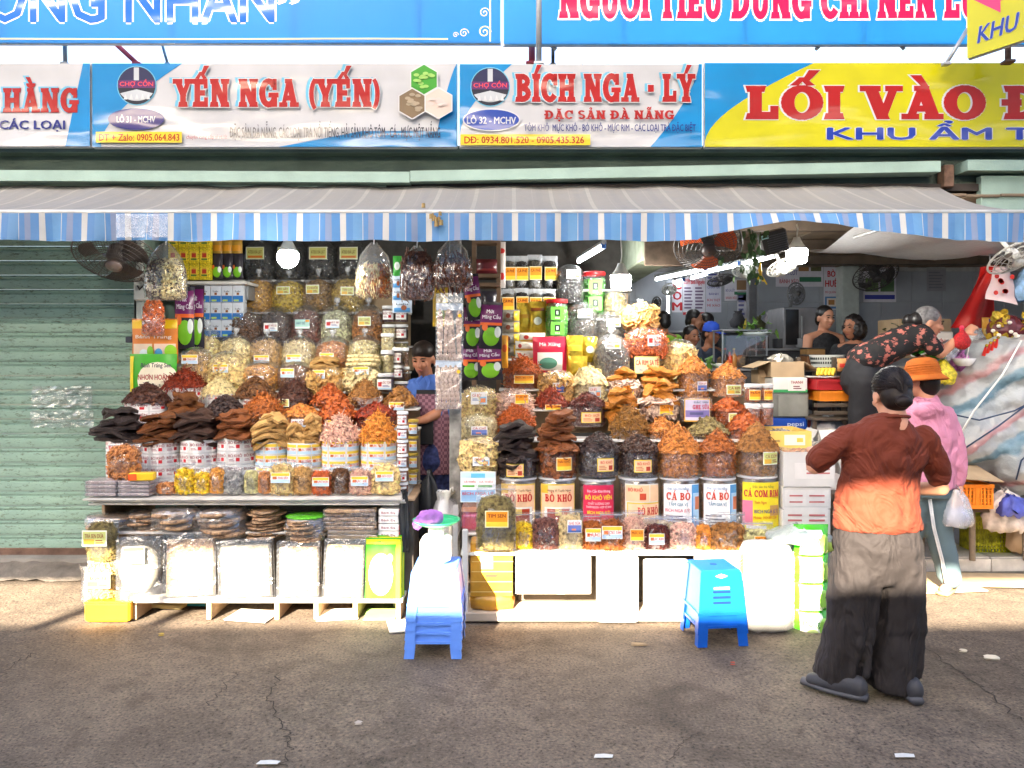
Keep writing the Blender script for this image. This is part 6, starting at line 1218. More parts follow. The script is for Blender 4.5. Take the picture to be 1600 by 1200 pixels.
# ---- third tier
Y,z=RR[3]
bag('fish_bag','bag of pale fish strings with white label, topmost of the left column',722,774,604,Y,z,'palefish','thin',('cb','CÁ BÒ',.05,.5,25,20),knot=False,group=gt,Y=None) if False else bag('fish_bag','bag of pale fish strings with white label, topmost of the left column',722,774,600,Y-.1,z-.06,'palefish','thin',('cb','CÁ BÒ',.05,.6,25,19),knot=False,group=gt)
bag('squid_bag','bag of pale pink squid shreds with yellow label behind the black sheets',775,831,606,Y-.06,z-.06,'pink','thin',('orr','MỰC XÉ',.4,.65,22,15),knot=False,group=gt,p=3)
T('tub heaped with dark red beef shreds, small yellow label',833,888,604,633,'redshred','strip',('orr','BÒ XÉ',.1,.6,25,8),nm='beef_tub',zb=z,sz=.7);T('clear bag heaped with deep red shreds, peach label',890,946,613,632,'darkred','strip',('pe','BÒ SỢI',.15,.45,32,16),nm='beef_bag',zb=z-.12,sz=.7,Y=Y-.1)
SR('broad pile of tan brown fish sheets above the olive shreds',942,1002,607,652,'amber',9,Y=Y-.1,nm='fish_sheet_stack',slim=2);T('clear bag of pinkish fish with yellow label under the orange sheets',1000,1058,620,627,'squid','slab',('orr','CÁ NGỪ',.3,.55,25,17),nm='fish_bag',zb=z-.06,Y=Y-.08);SR('folded bright orange fish sheets on the pinkish bag',1001,1060,597,626,'orangefish',5,Y=Y-.08,nm='fish_sheet_stack',slim=2.2)
t=CN.__call__ if False else None
def can2(label,a,b,top,bot,Yc_,rects,texts):
    w=S(b-a,Yc_)/2;zb=ZW(bot,Yc_);h=ZW(top,Yc_)-zb;t=thing('labelled_canister',label,'canister',(XW((a+b)/2,Yc_),Yc_,zb),group=gc);obj('canister',M().lathe([(w*.95,0),(w,.01),(w,h-.01),(w*.95,h),(.001,h)],26,close=False,sy=.85),GLASS,t,smooth=True,autosmooth=40);obj('filling',M().lathe([(w*.88,.01),(w*.88,h*.9),(.001,h*.9)],20,close=False,sy=.85),P('dark_content',(.1,.07,.07),.7),t);panel(t,w*1.5,h*.94,(.0,-w*.86,h*.5),rects,texts,rad=w*1.5)
can2('dark canister with purple sea label GHẸ SỮA',1058,1112,621,658,5.38,*[([(0,1,0,1,(250,190,60)),(.03,.97,.06,.97,(206,200,226)),(.03,.97,.2,.5,(130,120,180)),(.2,.7,.3,.42,(90,90,140))]),[('GHẸ SỮA',.3,.95,.56,.74,(206,40,80),'serif'),('ĐẶC SẢN',.35,.9,.82,.9,(40,110,130)),('ĐÀ NẴNG',.1,.9,.07,.16,(200,60,30))]][0:1],*[[('GHẸ SỮA',.3,.95,.56,.74,(206,40,80),'serif'),('ĐẶC SẢN',.35,.9,.82,.9,(40,110,130))]])
T('tub heaped with glossy orange fish pieces, yellow label',1111,1164,620,640,'chili','chip',('gy','CÁ RIM',.2,.5,22,14),nm='fish_tub',zb=z-.1,Y=Y-.1,sz=.6)
for i,(a,b,tp,bo,l) in enumerate([(1163,1190,600,628,'upper left jar of red preserve with white lid and yellow label'),(1188,1208,600,628,'upper right jar of red preserve with white lid'),(1163,1188,630,664,'lower left jar of red preserve with white lid'),(1186,1208,630,664,'lower right jar of red preserve with white lid')]):jar('preserve_jar',l,a,b,tp,bo,5.4,'chili','chip',tagd=('orr','MẮM',.5,(b-a)*.7,16) if i<2 else None,group='four white lidded jars on the right stall',sz=.45)
# ---- fourth tier
Y,z=RR[4]
T('clear bag heaped with rust red shreds at the left of the fourth tier, yellow label',789,843,557,580,'chili','thin',('orr','MỰC BÒ TẨM',.1,.55,32,13),nm='squid_bag',zb=z);bag('fish_bag','bag of tan dried fish with sea label in the fourth tier',844,895,576,Y-.05,z-.1,'tanfish','slab',('sea','CÁ THU',.15,.45,22,15),knot=False,group=gt,p=3.5)
T('clear bag of pale white fish with white label CÁ BÒ',893,948,572,598,'creamfish','slab',('cb','CÁ BÒ',.25,.55,20,17),nm='fish_bag',zb=z-.1,Y=Y-.06,sz=.7);T('clear bag of pinkish tan fish with yellow label under tan sheets',949,1000,592,600,'squid','slab',('orr','CÁ CHỈ',.25,.6,22,15),nm='fish_bag',zb=z-.06,Y=Y-.05);SR('tan sheets piled on the pinkish tan bag',948,1000,576,600,'amber',6,Y=Y-.05,nm='fish_sheet_stack')
SR('wide neat pile of amber fish sheets under the orange block bag',997,1062,574,603,'amber',8,Y=Y-.03,nm='fish_sheet_stack');T('clear bag of orange shrimp flakes with sea label',1058,1108,556,582,'orangebrown','flake',('sea','TÔM SẤY',.4,.55,18,15),nm='shrimp_bag',zb=z-.1,Y=Y-.02,sz=.7);T('clear bag heaped with golden orange flakes, yellow label, at the right end',1109,1164,564,590,'orangebrown','chip',('gy','CÁ RIM',.15,.4,24,15),nm='fish_bag',zb=z-.06,Y=Y-.04,sz=.5,q=1.2)
bag('fish_bag','bag of pale folded fish sheets behind the shrimp flakes',1036,1086,528,5.9,1.45,'palefish','slab',knot=False,group=gt)
# ---- fifth tier
Y,z=RR[5]
can2('canister with yellow green label RIM SA TẾ',981,1034,556,584,5.86,[(0,1,0,1,(226,232,130)),(.03,.97,.05,.95,(244,240,190))],[('CÁ RIM SA TẾ',.06,.96,.5,.8,(206,70,60),.05),('BÍCH NGA',.2,.8,.14,.3,(40,120,180))])
bag('fish_bag','square bag of orange shredded fish block with red dotted label',979,1038,508,5.88,ZW(558,5.86)+.004,'shrimp','thin',('wh','CÁ CƠM',.3,.5,22,17),knot=False,group=gt,p=4);bag('fish_bag','bag of folded tan sheets on top of the orange block',975,1024,468,5.92,ZW(510,5.9),'tanfish','slab',group=gt,p=3)
bag('tea_bag','tied bag of grey tea leaves with white label, nearest the front',926,983,510,5.8,1.4,'greytea','crumb',('te','TRÀ ĐINH',.0,.7,24,14),group='tea bags on the right stall',sz=.6,dens=1.3)
bag('tea_bag','bag of grey tea leaves with white label above the red packet',886,933,470,6.1,1.75,'greytea','crumb',('te','TRÀ XANH',.1,.65,22,13),knot=False,group='tea bags on the right stall',sz=.6,dens=1.3);bag('tea_bag','bag of grey tea leaves beside the hanging lamp',931,976,484,6.12,1.75,'greytea','crumb',('te','TRÀ SEN',.1,.55,22,13),knot=False,group='tea bags on the right stall',sz=.6,dens=1.3);bag('tea_bag','tall black bag of dark tea on the highest shelf',868,912,411,6.25,2.04,'blacktea','crumb',('te','TRÀ ĐEN',.2,.7,22,14),knot=False,group='tea bags on the right stall',p=3)
bag('seed_bag','bag of mixed seeds under the right hand bulb',944,978,448,6.22,1.92,'seedmix','bean',knot=False,group='tea bags on the right stall')
def rjar(label,a,b,top,bot,Y_):
    t=jar('tea_jar',label,a,b,top,bot,Y_,P('green_box_stack',srgb(90,176,60),.4,.3,30),'chip',lid=(206,40,44),group='green tea jars with red lids');w=S(b-a,Y_)/2;h=ZW(top,Y_)-ZW(bot,Y_)
    for k in range(2):panel(t,w*1.2,h*.34,(0,-w*.98,h*(.22+.4*k)),[(0,1,0,1,(110,196,70)),(.3,.7,.3,.8,(40,50,40)),(.42,.58,.42,.68,(220,230,220))],[('TRÀ',.3,.7,.08,.22,Wt)],name='print')
rjar('clear jar with red lid full of green tea boxes, front',853,887,468,527,6.0);rjar('clear jar with red lid full of green tea boxes, behind the bulb',911,946,425,490,6.3)
packet('tea_packet','red and white tea packet lying under the gold packs',832,886,526,582,5.84,C(206,40,70,rough=.3),.06,[('rect',.14,.86,.06,.56,(240,240,232)),('ell',.45,.26,.26,.16,(90,150,130)),('text','Mè Xửng',.2,.8,.74,.84,(250,220,220))])
GOLD=P('gold_foil',(.72,.5,.05),.2,.3,30,metal=.55)
packet('gold_packet','shiny gold foil packet on the upper shelf, left',808,832,473,521,6.05,GOLD,.05,[('rect',.15,.85,.5,.62,(150,110,20))]);packet('gold_packet','shiny gold foil packet on the upper shelf, right',827,853,471,522,6.02,GOLD,.05,[('rect',.1,.9,.7,.8,(120,60,20)),('ell',.5,.4,.24,.12,(214,220,200))])
packet('gold_packet','bright yellow foil packet beside the tied tea bag, left',885,911,524,585,5.83,GOLD,.06,[('rect',.1,.9,.6,.75,(240,210,60))]);packet('gold_packet','bright yellow foil packet beside the tied tea bag, right',909,933,526,566,5.85,GOLD,.06,[('ell',.5,.5,.25,.14,(220,222,200))]);packet('gold_packet','yellow foil packet behind the pale fish bag',888,918,556,590,5.78,GOLD,.05)
for i,(tp,bo,l) in enumerate([(484,503,'highest silver and gold coffee packet in the stack'),(502,521,'second silver and gold coffee packet in the stack'),(520,538,'third silver and gold coffee packet in the stack'),(537,556,'lowest silver and gold coffee packet in the stack')]):packet('coffee_packet',l,782,812,tp,bo,5.98,P('silver_foil',(.5,.47,.4),.25,.3,30,metal=.4),.08,[('rect',.7,.98,.1,.9,(226,190,60)),('ell',.4,.5,.12,.2,(120,60,40))])
for a,b,tp,bo,l in [(805,834,533,548,'small white printed packet left of the red tea packet, upper'),(805,834,547,562,'small white printed packet left of the red tea packet, lower'),(812,852,520,534,'dark and white packet lying above the red tea packet')]:packet('coffee_packet',l,a,b,tp,bo,5.9,C(230,224,210,rough=.35),.06,[('ell',.25,.5,.1,.22,(190,60,50)),('rect',.02,.98,.02,.2,(226,190,70))])
Y,z=RR[7]
for i,(a,b,tp,zz,l) in enumerate([(785,806,400,2.16,'clear coffee pouch with amber label, upper row first from the left'),(805,825,400,2.16,'clear coffee pouch with yellow label, upper row second from the left'),(824,847,398,2.16,'clear coffee pouch with orange label, upper row third from the left'),(847,871,400,2.16,'clear coffee pouch with bright yellow label, upper row fourth from the left'),(783,803,452,1.93,'clear coffee pouch with gold label, lower row first from the left'),(804,826,450,1.93,'clear coffee pouch with gold label, lower row second from the left'),(825,847,452,1.93,'clear coffee pouch with gold label, lower row third from the left'),(846,868,452,1.93,'clear coffee pouch with gold label, lower row fourth from the left')]):
    pouch('coffee_pouch',l,a,b,tp,6.28 if zz>2 else 6.12,zz,'blacktea' if i % 2 else 'greytea','crumb',('orr','CÀ PHÊ',.1,.45,19,21),fill=.85,dep=.05,group='clear coffee pouches on the top shelf',fmat=FILM3)
# soursop packets hanging in a column, left side of the right stall
for a,b,tp,bo,Y_,ry,l in [(731,757,428,500,5.3,R(-8),'twisted soursop packet at the top of the hanging column'),(724,752,476,545,5.35,0,'soursop packet in the middle of the hanging column, left'),(748,784,472,545,5.3,R(2),'soursop packet in the middle of the hanging column, right'),(720,752,536,594,5.38,0,'soursop packet at the bottom of the hanging column, left'),(747,786,536,594,5.33,R(-3),'soursop packet at the bottom of the hanging column, right')]:soursop(l,a,b,tp,bo,Y_,ry=ry)
packet('orange_packet','small orange juice sachet beside the lowest soursop packet',783,794,524,575,5.5,C(246,170,50,rough=.3),.03,[('ell',.5,.6,.35,.12,(240,110,40))])
# brown shelf frame at the top between the stalls
fr=thing('wooden_rack','brown rack with dark packets hanging above the soursop column','rack',(XW(760,5.9),5.9,FLZ));
for px in (741,779):obj('upright',M().rbox((XW(px,5.9)-fr.location.x,0,1.3),(.035,.035,2.6),.003),P('brown_wood',(.14,.085,.05),.6,.3,9),fr)
for py in (378,432,446,500):obj('crossbar',M().rbox((0,.03,ZW(py,5.9)-FLZ),(S(44,5.9),.2,.03),.003),P('brown_wood',(.14,.085,.05)),fr)
packet('dark_packet','dark red packet lying on the brown rack',744,777,405,428,5.86,P('dark_red_foil',(.12,.02,.025),.25,.2),.06,[('rect',.05,.95,.2,.35,(120,40,40))]);packet('red_packet','tall white and red packet beside the brown rack',778,790,378,450,5.95,C(214,206,200,rough=.3),.03,[('ell',.5,.8,.4,.06,(200,40,40)),('ell',.5,.25,.4,.08,(200,40,40))])
packet('black_packet','shiny black packet hanging in the brown rack',752,776,455,480,5.8,P('black_foil',(.035,.03,.04)),.06)
# grey weathered post between the stalls with dried squid bags hung on it
po=thing('weathered_post','grey weathered wooden post between the two stalls','post',(XW(711,5.02),5.05,0));obj('post',M().rbox((0,0,1.27),(.075,.06,2.54),.006),P('grey_old_wood',(.26,.25,.23),.8,.5,14,bump=.5,bscale=40),po);obj('foot_block',M().rbox((0,0,.03),(.14,.12,.06),.01),P('grey_old_wood',(.26,.25,.23)),po)
def squidbag(label,a,b,top,bot,Y_,ctop):
    w=S(b-a,Y_);zb=ZW(bot,Y_);h=ZW(top,Y_)-zb;t=thing('squid_bag',label,'dried squid',(XW((a+b)/2,Y_),Y_,zb),group='flat bags of dried squid');rng=rng_of(label);hb=h*(.78 if ctop else .95)
    sq=M();n=9
    pr_=[(0,.0),(.3,.03),(.5,.2),(.62,.5),(.7,.75),(.5,.92),(.15,1.0)]
    sq.add([(x*.028,0,z_*hb*.9) for x,z_ in pr_]+[(-x*.028,0,z_*hb*.9) for x,z_ in pr_[::-1]],[tuple(range(2*len(pr_)))]);sq.add([(x*.028,.006,z_*hb*.9) for x,z_ in pr_]+[(-x*.028,.006,z_*hb*.9) for x,z_ in pr_[::-1]],[tuple(range(2*len(pr_)))[::-1]])
    for k in range(5):sq.tube([(-.016+.008*k,-.002,.02),(-.02+.01*k,-.004,-.012),(-.024+.012*k,-.003,-.022)],.003,4)
    me=mesh_of('squid',sq,FOOD['squid'])
    for i in range(5):link('squid',me,t,((i-2)*w*.17,rng.normal(0,.004),.03),(rng.normal(0,.04),0,0)).rotation_euler=(rng.normal(0,.04),rng.normal(0,.05),0)
    bm=M();bm.grid(lambda u,v:((u-.5)*w,-.02-.008*math.sin(u*3.1)*math.sin(v*3.1)+rng.normal(0,.0015),v*h),10,14);bm.join(M().grid(lambda u,v:((u-.5)*w,.014,v*h),2,2));obj('film',bm,FILM2,t,smooth=True);obj('header_card',M().box((0,.0,hb+.01),(w*.96,.006,.045)),C(206,220,236),t);obj('yellow_dot',M().lathe([(.012,0),(.012,.002)],14),C(244,200,50),t,loc=(w*.38,-.03,hb*.86),rot=(R(90),0,0))
    if ctop:
        obj('cord',M().tube([(-w*.3,-.01,h),(0,-.03,h*.9),(w*.3,-.025,h*.82)],.0025,5),WHITE,t);obj('hanging_cord',M().tube([(0,0,h),(0,.02,ZW(ctop,Y_)-zb)],.003,5),WHITE,t)
squidbag('upper flat clear bag of dried squid hung on the post',681,724,458,566,4.95,400);squidbag('lower flat clear bag of dried squid hung below the first',680,722,567,641,4.95,None)
packet('green_packet','green packet hanging beside the brown bundles',614,628,400,432,5.6,C(60,150,60,rough=.3),.03,[('ell',.5,.5,.3,.2,(220,230,220))])
for i,(tp,bo) in enumerate([(431,451),(450,470),(469,489)]):packet('blue_packet',['upper','middle','lower'][i]+' white and blue packet in the strip by the brown bundles',613,644 if i == 2 else 629,tp,bo,5.6,C(206,220,236,rough=.3),.03,[('rect',.1,.9,.08,.4,(90,160,220)),('ell',.6,.4,.14,.2,(150,90,60)),('text','Lulu',.2,.8,.62,.76,(30,40,70))],'strip of white and blue packets')
packet('yellow_packet','yellow and green packet behind the squid bag',676,700,448,510,5.3,C(236,196,60,rough=.3),.03,[('ell',.5,.3,.3,.2,(150,190,70))])
# dark bags in the gap, leaning boards
def sack(nm,label,a,b,top,bot,Y_,mat,sy=.7,cat='plastic bag',jit=.012,lobes=.1,neck=True,zb=None):
    w=S(b-a,Y_)/2;zb=ZW(bot,Y_) if zb is None else zb;h=ZW(top,Y_)-zb;t=thing(nm,label,cat,(XW((a+b)/2,Y_),Y_,zb));rng=rng_of(label)
    pr_=[(w*.7,0),(w*.97,h*.1),(w,h*.35),(w*.85,h*.6),(w*.5,h*.82)]+([(w*.32,h*.88),(w*.55,h*1.0)] if neck else [(w*.2,h*.95),(.01,h)])
    obj('bag_body',M().lathe(pr_,22,sy=sy,jit=jit,rng=rng,lobes=lobes,close=False),mat,t,smooth=True)
    if neck:obj('handle',M().tube([(w*.25,0,h*.92),(w*.35,0,h*1.06),(w*.5,0,h*1.1),(w*.5,0,h)],.006,6),mat,t)
    return t
sack('black_bag','black plastic bag hanging in the gap by the vendor',652,690,735,840,5.2,P('black_plastic',(.03,.032,.035),.3,.1),neck=False);sack('yellow_bag','crumpled yellow and white plastic bag in the gap',671,720,768,846,5.0,film('yellow_bag_film',col=(.9,.8,.4),haze=.55,gloss=.08,rough=.25))
sack('black_sack','black rubbery sack hanging at the right end of the left table',624,640,765,862,4.82,P('black_plastic',(.03,.032,.035)),neck=False)
t=thing('leaning_board','pair of grey boards leaning beside the right stall','board',(XW(711,4.78),4.8,.0));obj('board',M().box((0,0,.34),(.03,.02,.7),rx=R(-6)),P('grey_board',(.4,.39,.38),.6,.2),t);obj('board',M().box((-.035,.01,.3),(.018,.025,.62),rx=R(-8)),P('cream_board',(.6,.54,.42),.6,.2),t)
t=thing('blue_box','dark blue box deep in the gap','box',(XW(650,5.4),5.4,.3));obj('box_body',M().rbox((0,0,.12),(.14,.2,.26),.01),C(40,70,150),t);obj('green_tray',M().rbox((0,-.02,.3),(.13,.2,.08),.01),C(40,110,60),t)
# cartons at the right end
WC=P('white_carton_card',(.68,.66,.63),.6,.08,5)
yy=4.95;cw=S(75,yy)
def cprint():return [([(0,1,0,1,(226,222,218))]+[(.08,.4,.2+.22*k,.28+.22*k,(196,110,110)) for k in range(3)]+[(.56,.92,.2+.22*k,.28+.22*k,(196,110,110)) for k in range(3)],[],cw*.9,.15,0,.1)]
zz=ZW(832,yy);
cc=thing('carton_plinth','low grey crate under the white cartons','crate',(XW(1253,yy),yy+.1,0));obj('crate',M().rbox((0,0,zz/2),(cw,.36,zz-.004),.008),P('grey_crate',(.3,.3,.3),.6),cc);obj('crate_lip',M().rbox((0,-.185,zz-.03),(cw*1.0,.012,.04),.003),P('grey_crate',(.3,.3,.3)),cc)
h1=ZW(793,yy)-zz;h2=ZW(758,yy)-zz;h3=ZW(705,yy)-zz
carton('printed_carton','lowest white printed carton right of the canisters',(XW(1253,yy),yy+.1,zz),(cw,.34,h1),WC,prints=cprint() if h1>.14 else [([(0,1,0,1,(226,222,218)),(.1,.8,.3,.45,(196,110,110)),(.2,.7,.6,.72,(196,110,110))],[],cw*.9,.1,0,.08)]);carton('printed_carton','middle white printed carton right of the canisters',(XW(1255,yy),yy+.11,zz+h1+.003),(cw,.34,h2-h1-.004),WC,prints=[([(0,1,0,1,(226,222,218)),(.1,.4,.2,.3,(196,110,110)),(.55,.9,.2,.3,(196,110,110)),(.1,.4,.6,.7,(196,110,110)),(.55,.9,.6,.7,(196,110,110))],[],cw*.9,.1,0,.07)])
t=carton('printed_carton','open white carton of dried fish on top of the carton stack',(XW(1258,yy),yy+.1,zz+h2+.003),(cw*1.06,.34,h3-h2),WC,open_=True,flaps=[(70,'r')],prints=[([(0,1,0,1,(226,222,218)),(.3,.9,.55,.65,(196,110,110)),(.3,.9,.3,.4,(196,110,110))],[],cw*.8,.1,0.03,.1)]);food_mass('fish_filling',t,heap_prof(.14,.04,h3-h2-.05),FOOD['orangebrown'],'flake','cartonfish',sy=1.1,arc_=(0,360));obj('liner',M().lathe([(.15,h3-h2-.04),(.17,h3-h2+.01),(.185,h3-h2+.03)],20,p=5,jit=.006,rng=rgq,close=False),FILM3,t,smooth=True)
Yk=5.25;t=carton('yellow_carton','open yellow and white carton of small dried fish behind the white cartons',(XW(1228,Yk),Yk+.1,ZW(706,Yk)),(S(66,Yk),.36,ZW(672,Yk)-ZW(706,Yk)),C(240,206,110),open_=True);panel(t,.14,.07,(.03,-.182,.09),[(0,1,0,1,(246,240,220)),(.6,.9,.3,.7,(236,200,80))],name='print');food_mass('fish_filling',t,heap_prof(.13,.03,ZW(672,Yk)-ZW(706,Yk)-.045),FOOD['anchovy'],'flake','ycart',sy=1.2,arc_=(0,360))
t=thing('carton_rest','grey tub under the yellow carton','tub',(XW(1228,Yk),Yk+.1,FLZ));hh=ZW(706,Yk)-FLZ-.005;obj('tub_body',M().lathe([(.12,0),(.14,.02),(.16,hh)],24),P('grey_crate',(.3,.3,.3)),t,smooth=True,autosmooth=40);obj('tub_rim',M().lathe([(.16,hh-.03),(.17,hh-.025),(.17,hh-.004),(.15,hh-.002)],24),P('grey_crate',(.3,.3,.3)),t)
# white rice sack and green snack bags at the right front
t=thing('white_sack','big white sack standing at the right end of the stall front','sack',(XW(1200,4.55),4.6,0));obj('sack_body',M().lathe([(.12,0),(.148,.02),(.152,.25),(.148,.45),(.13,.5),(.09,.515),(.01,.52)],30,sy=.62,p=4.5,jit=.005,rng=rgq,lobes=.015),WPK,t,smooth=True);fr_=M();[fr_.tube([(-.15,-.06,.02+.0065*k),(-.168-.012*rgq.random(),-.075,.012+.0065*k)],.0025,4) for k in range(70)];obj('bristle_fringe',fr_,P('brown_bristle',(.28,.12,.05),.7),t,kind='stuff');obj('outer_film',M().lathe([(.15,.0),(.158,.03),(.158,.44)],30,sy=.63,p=4.5,close=False,jit=.003,rng=rgq),FILM2,t,smooth=True)
gg='green snack bags standing in a column'
zq=0.01
GRN=P('green_printed_film',srgb(80,196,40),.22,.12,8,coat=.3)
for i,l in enumerate(['lowest of the four green and white snack bags','second green and white snack bag from the ground','third green and white snack bag from the ground']):
    t=packet('green_snack_bag',l,1238,1290,0,0,4.6,GRN,.16,[],gg,zb=0) if False else None
for i,l in enumerate(['lowest of the four green and white snack bags','second green and white snack bag from the ground','third green and white snack bag from the ground','topmost of the four green and white snack bags']):
    b0,b1=(1000-43*i,954-43*i);t=packet('green_snack_bag',l,1240,1294,b1-6,b0,4.62,GRN,.15,[('rect',.1,.72,.14,.88,(240,246,230)),('ell',.74,.5,.16,.28,(160,216,90)),('ell',.4,.35,.16,.12,(200,220,140)),('text','Rong',.16,.6,.55,.75,(60,150,50))],gg)
sack('green_bag','crumpled green plastic bag on top of the snack bags',1200,1294,820,846,4.66,film('green_bag_film',col=(.2,.75,.15),haze=.5,gloss=.08,rough=.2),neck=False,jit=.014);sack('snack_packet','pale green packet tucked behind the snack bags',1268,1300,828,862,4.75,C(190,220,90,rough=.3),neck=False)
# ---- stools and scale
def stool_mesh(L=.42,Wd=.26,H=.3,lip=.045):
    """low plastic stool: top tray, four splayed legs, skirt with slot"""
    return L,Wd,H
BLUEP=P('periwinkle_plastic',srgb(98,146,236),.35,.06,5);BLUE2=P('bright_blue_plastic',srgb(12,84,184),.35,.12,9)
def stool_parts(parent,mat,w,d,h,rung=True):
    t_=.006;tp=.8   # top is narrower than the feet
    top=M();top.rbox((0,0,h-.008),(w*tp,d*tp,.016),.007)
    obj('seat',top,mat,parent,smooth=False)
    sk=M()
    def lerp(z):return 1-(1-tp)*z/h
    za=h*.24
    for sx,sy,ax in ((0,-1,'x'),(0,1,'x'),(-1,0,'y'),(1,0,'y')):
        W_,z0,z1=(w,h*.3,h-.004),None,None
        a,b=lerp(h*.3),lerp(h)
        if ax == 'x':sk.add([(-w/2*a,sy*d/2*a,h*.3),(w/2*a,sy*d/2*a,h*.3),(w/2*b,sy*d/2*b,h-.004),(-w/2*b,sy*d/2*b,h-.004)],[(0,1,2,3)])
        else:sk.add([(sx*w/2*a,-d/2*a,h*.3),(sx*w/2*a,d/2*a,h*.3),(sx*w/2*b,d/2*b,h-.004),(sx*w/2*b,-d/2*b,h-.004)],[(0,1,2,3)])
    obj('skirt',sk,mat,parent)
    for sx in (-1,1):
        for sy in (-1,1):
            l=M();lw,ld=.055,.05
            def crn(z,i,j):k=lerp(z);return (sx*(w/2*k+.004-i*lw),sy*(d/2*k+.004-j*ld),z)
            l.add([crn(0,0,0),crn(0,1,0),crn(0,0,1),crn(h*.96,0,0),crn(h*.96,1,0),crn(h*.96,0,1)],[(0,1,4,3),(0,3,5,2)])
            l.add([crn(0,.08,.08),crn(0,1,.08),crn(0,.08,1),crn(h*.96,.08,.08),crn(h*.96,1,.08),crn(h*.96,.08,1)],[(0,3,4,1),(0,2,5,3)])
            obj('leg',l,mat,parent)
    a=lerp(h*.32);rim=M();rim.box((0,-d/2*a-.003,h*.31),(w*a*1.005,.008,.014));rim.box((0,d/2*a+.003,h*.31),(w*a*1.005,.008,.014));rim.box((-w/2*a-.003,0,h*.31),(.008,d*a,.014));rim.box((w/2*a+.003,0,h*.31),(.008,d*a,.014));obj('rim',rim,mat,parent)
Yst=4.2;xs_=XW(678,Yst)
sw=S(88,4.12);sdp=.34;shh=.27
proto=None
for i,l in enumerate(['lowest','second','third','fourth','topmost']):
    if proto is None:
        proto=thing('plastic_stool','lowest periwinkle blue stool of the stack on the ground','stool',(xs_,Yst+.1,.0),group='stack of periwinkle blue stools');stool_parts(proto,BLUEP,sw,sdp,shh)
        panel(proto,.045,.02,(0,-sdp/2*.86-.004,shh*.7),[(0,1,0,1,(150,160,190)),(.1,.9,.2,.8,(180,170,150))],name='sticker')
    else:dup(proto,(xs_+.002*i,Yst+.1,.05*i),0,'%s periwinkle blue stool of the stack, counted from the ground' % l)
# kitchen scale on the stools
zs=shh+.2+.004;t=thing('kitchen_scale','white kitchen scale with green tray on the stool stack','scale',(xs_+.0,Yst+.14,zs));obj('scale_body',M().rbox((0,0,.07),(.17,.17,.14),.02),C(236,236,232,rough=.35),t);obj('scale_neck',M().rbox((0,0,.17),(.08,.08,.06),.01),C(236,236,232,rough=.35),t)
obj('dial',M().lathe([(.055,0),(.055,.004)],24),C(246,246,240),t,loc=(0,-.086,.08),rot=(R(90),0,0));obj('pointer',M().box((0,-.093,.09),(.003,.002,.04)),C(200,30,30),t);obj('tray',M().lathe([(.03,.2),(.1,.205),(.13,.222),(.135,.232),(.12,.222)],28,close=False),C(60,190,130,rough=.3),t,smooth=True)
t=thing('purple_cloth','crumpled purple cloth on the green scale tray','cloth',(xs_-.035,Yst+.12,zs+.21));bm=M();bm.ell((0,0,.035),(.075,.06,.045),18,10);bm.ell((-.07,-.01,.0),(.03,.03,.035),10,6);skin('cloth',bm,P('purple_fabric',srgb(170,110,190),.8,.2,20),t,.008,2,.03,.04)
# single bright blue stool
x,y=XW(1118,4.4),4.45;hb=ZW(876,4.6)
for i,l in enumerate(['bright blue plastic stool, lower of the pair standing before the right stall','bright blue plastic stool stacked on its twin, with slotted front']):
    t=thing('plastic_stool',l,'stool',(x,y,.07*i),.1,group='pair of bright blue stools');hq=.35;stool_parts(t,BLUE2,.285,.3,hq)
    for k in range(3 if i else 0):obj('slot',M().box((0,-.3/2*(.865+.014*k)-.003,hq*.66-.03*k),(.1,.004,.011)),C(6,40,110),t)
    if i:obj('crest_print',M().add([(-.035,-.1275,.318),(0,-.1295,.306),(.035,-.1275,.318),(0,-.126,.33)],[(0,1,2,3)]),C(230,236,244),t);obj('red_print',M().box((0,-.3/2*.87-.004,hq*.72),(.09,.002,.012)),C(214,120,130),t);obj('hand_hole',M().lathe([(.02,0),(.02,.002)],16),C(6,50,120),t,loc=(0,0,hq+.0005))
# ================================================================== LAMPS, FANS, HALL
def bulb(label,px,py,Y,rpx,power=24.,ctop=345,shape='dome'):
    r=S(rpx,Y);c=W(px,py,Y);t=thing('hanging_bulb',label,'light bulb',c);E=emis('lit_bulb_%s' % shape,(1.,.97,.9),power)
    if shape == 'dome':obj('glass',M().lathe([(.004,-r),(r*.5,-r*.88),(r*.85,-r*.5),(r,0),(r*.92,r*.35),(r*.8,r*.55)],24,close=False),E,t,smooth=True)
    else:obj('glass',M().lathe([(.004,-r*1.0),(r*.75,-r*.96),(r*.95,-r*.7),(r,0),(r*.98,r*.4)],24,close=False),E,t,smooth=True)
    z0=r*.55 if shape == 'dome' else r*.4
    obj('cap',M().lathe([(r*.8 if shape == 'dome' else r*.98,z0),(r*.62,z0+r*.5),(r*.4,z0+r*.9),(r*.3,z0+r*1.2),(.004,z0+r*1.2)],20,close=False),C(206,206,200,rough=.4),t,smooth=True)
    obj('cord',M().tube([(0,0,z0+r*1.2),(.008,0,z0+r*2),(0,0,max(ZW(ctop,Y)-c.z,z0+r*2.2))],.005,6),C(220,220,214),t,smooth=True);return t
bulb('lit white bulb hanging over the left stall',450,402,5.0,17);bulb('lit bulb with pale shade hanging over the right stall',970,437,5.6,16,shape='flat',ctop=372);bulb('lit bulb hanging at the hall entrance beside the wire fan',1245,396,5.7,16,shape='flat',ctop=350)
TUBE=emis('lit_tube',(.92,.97,1.),3.2)
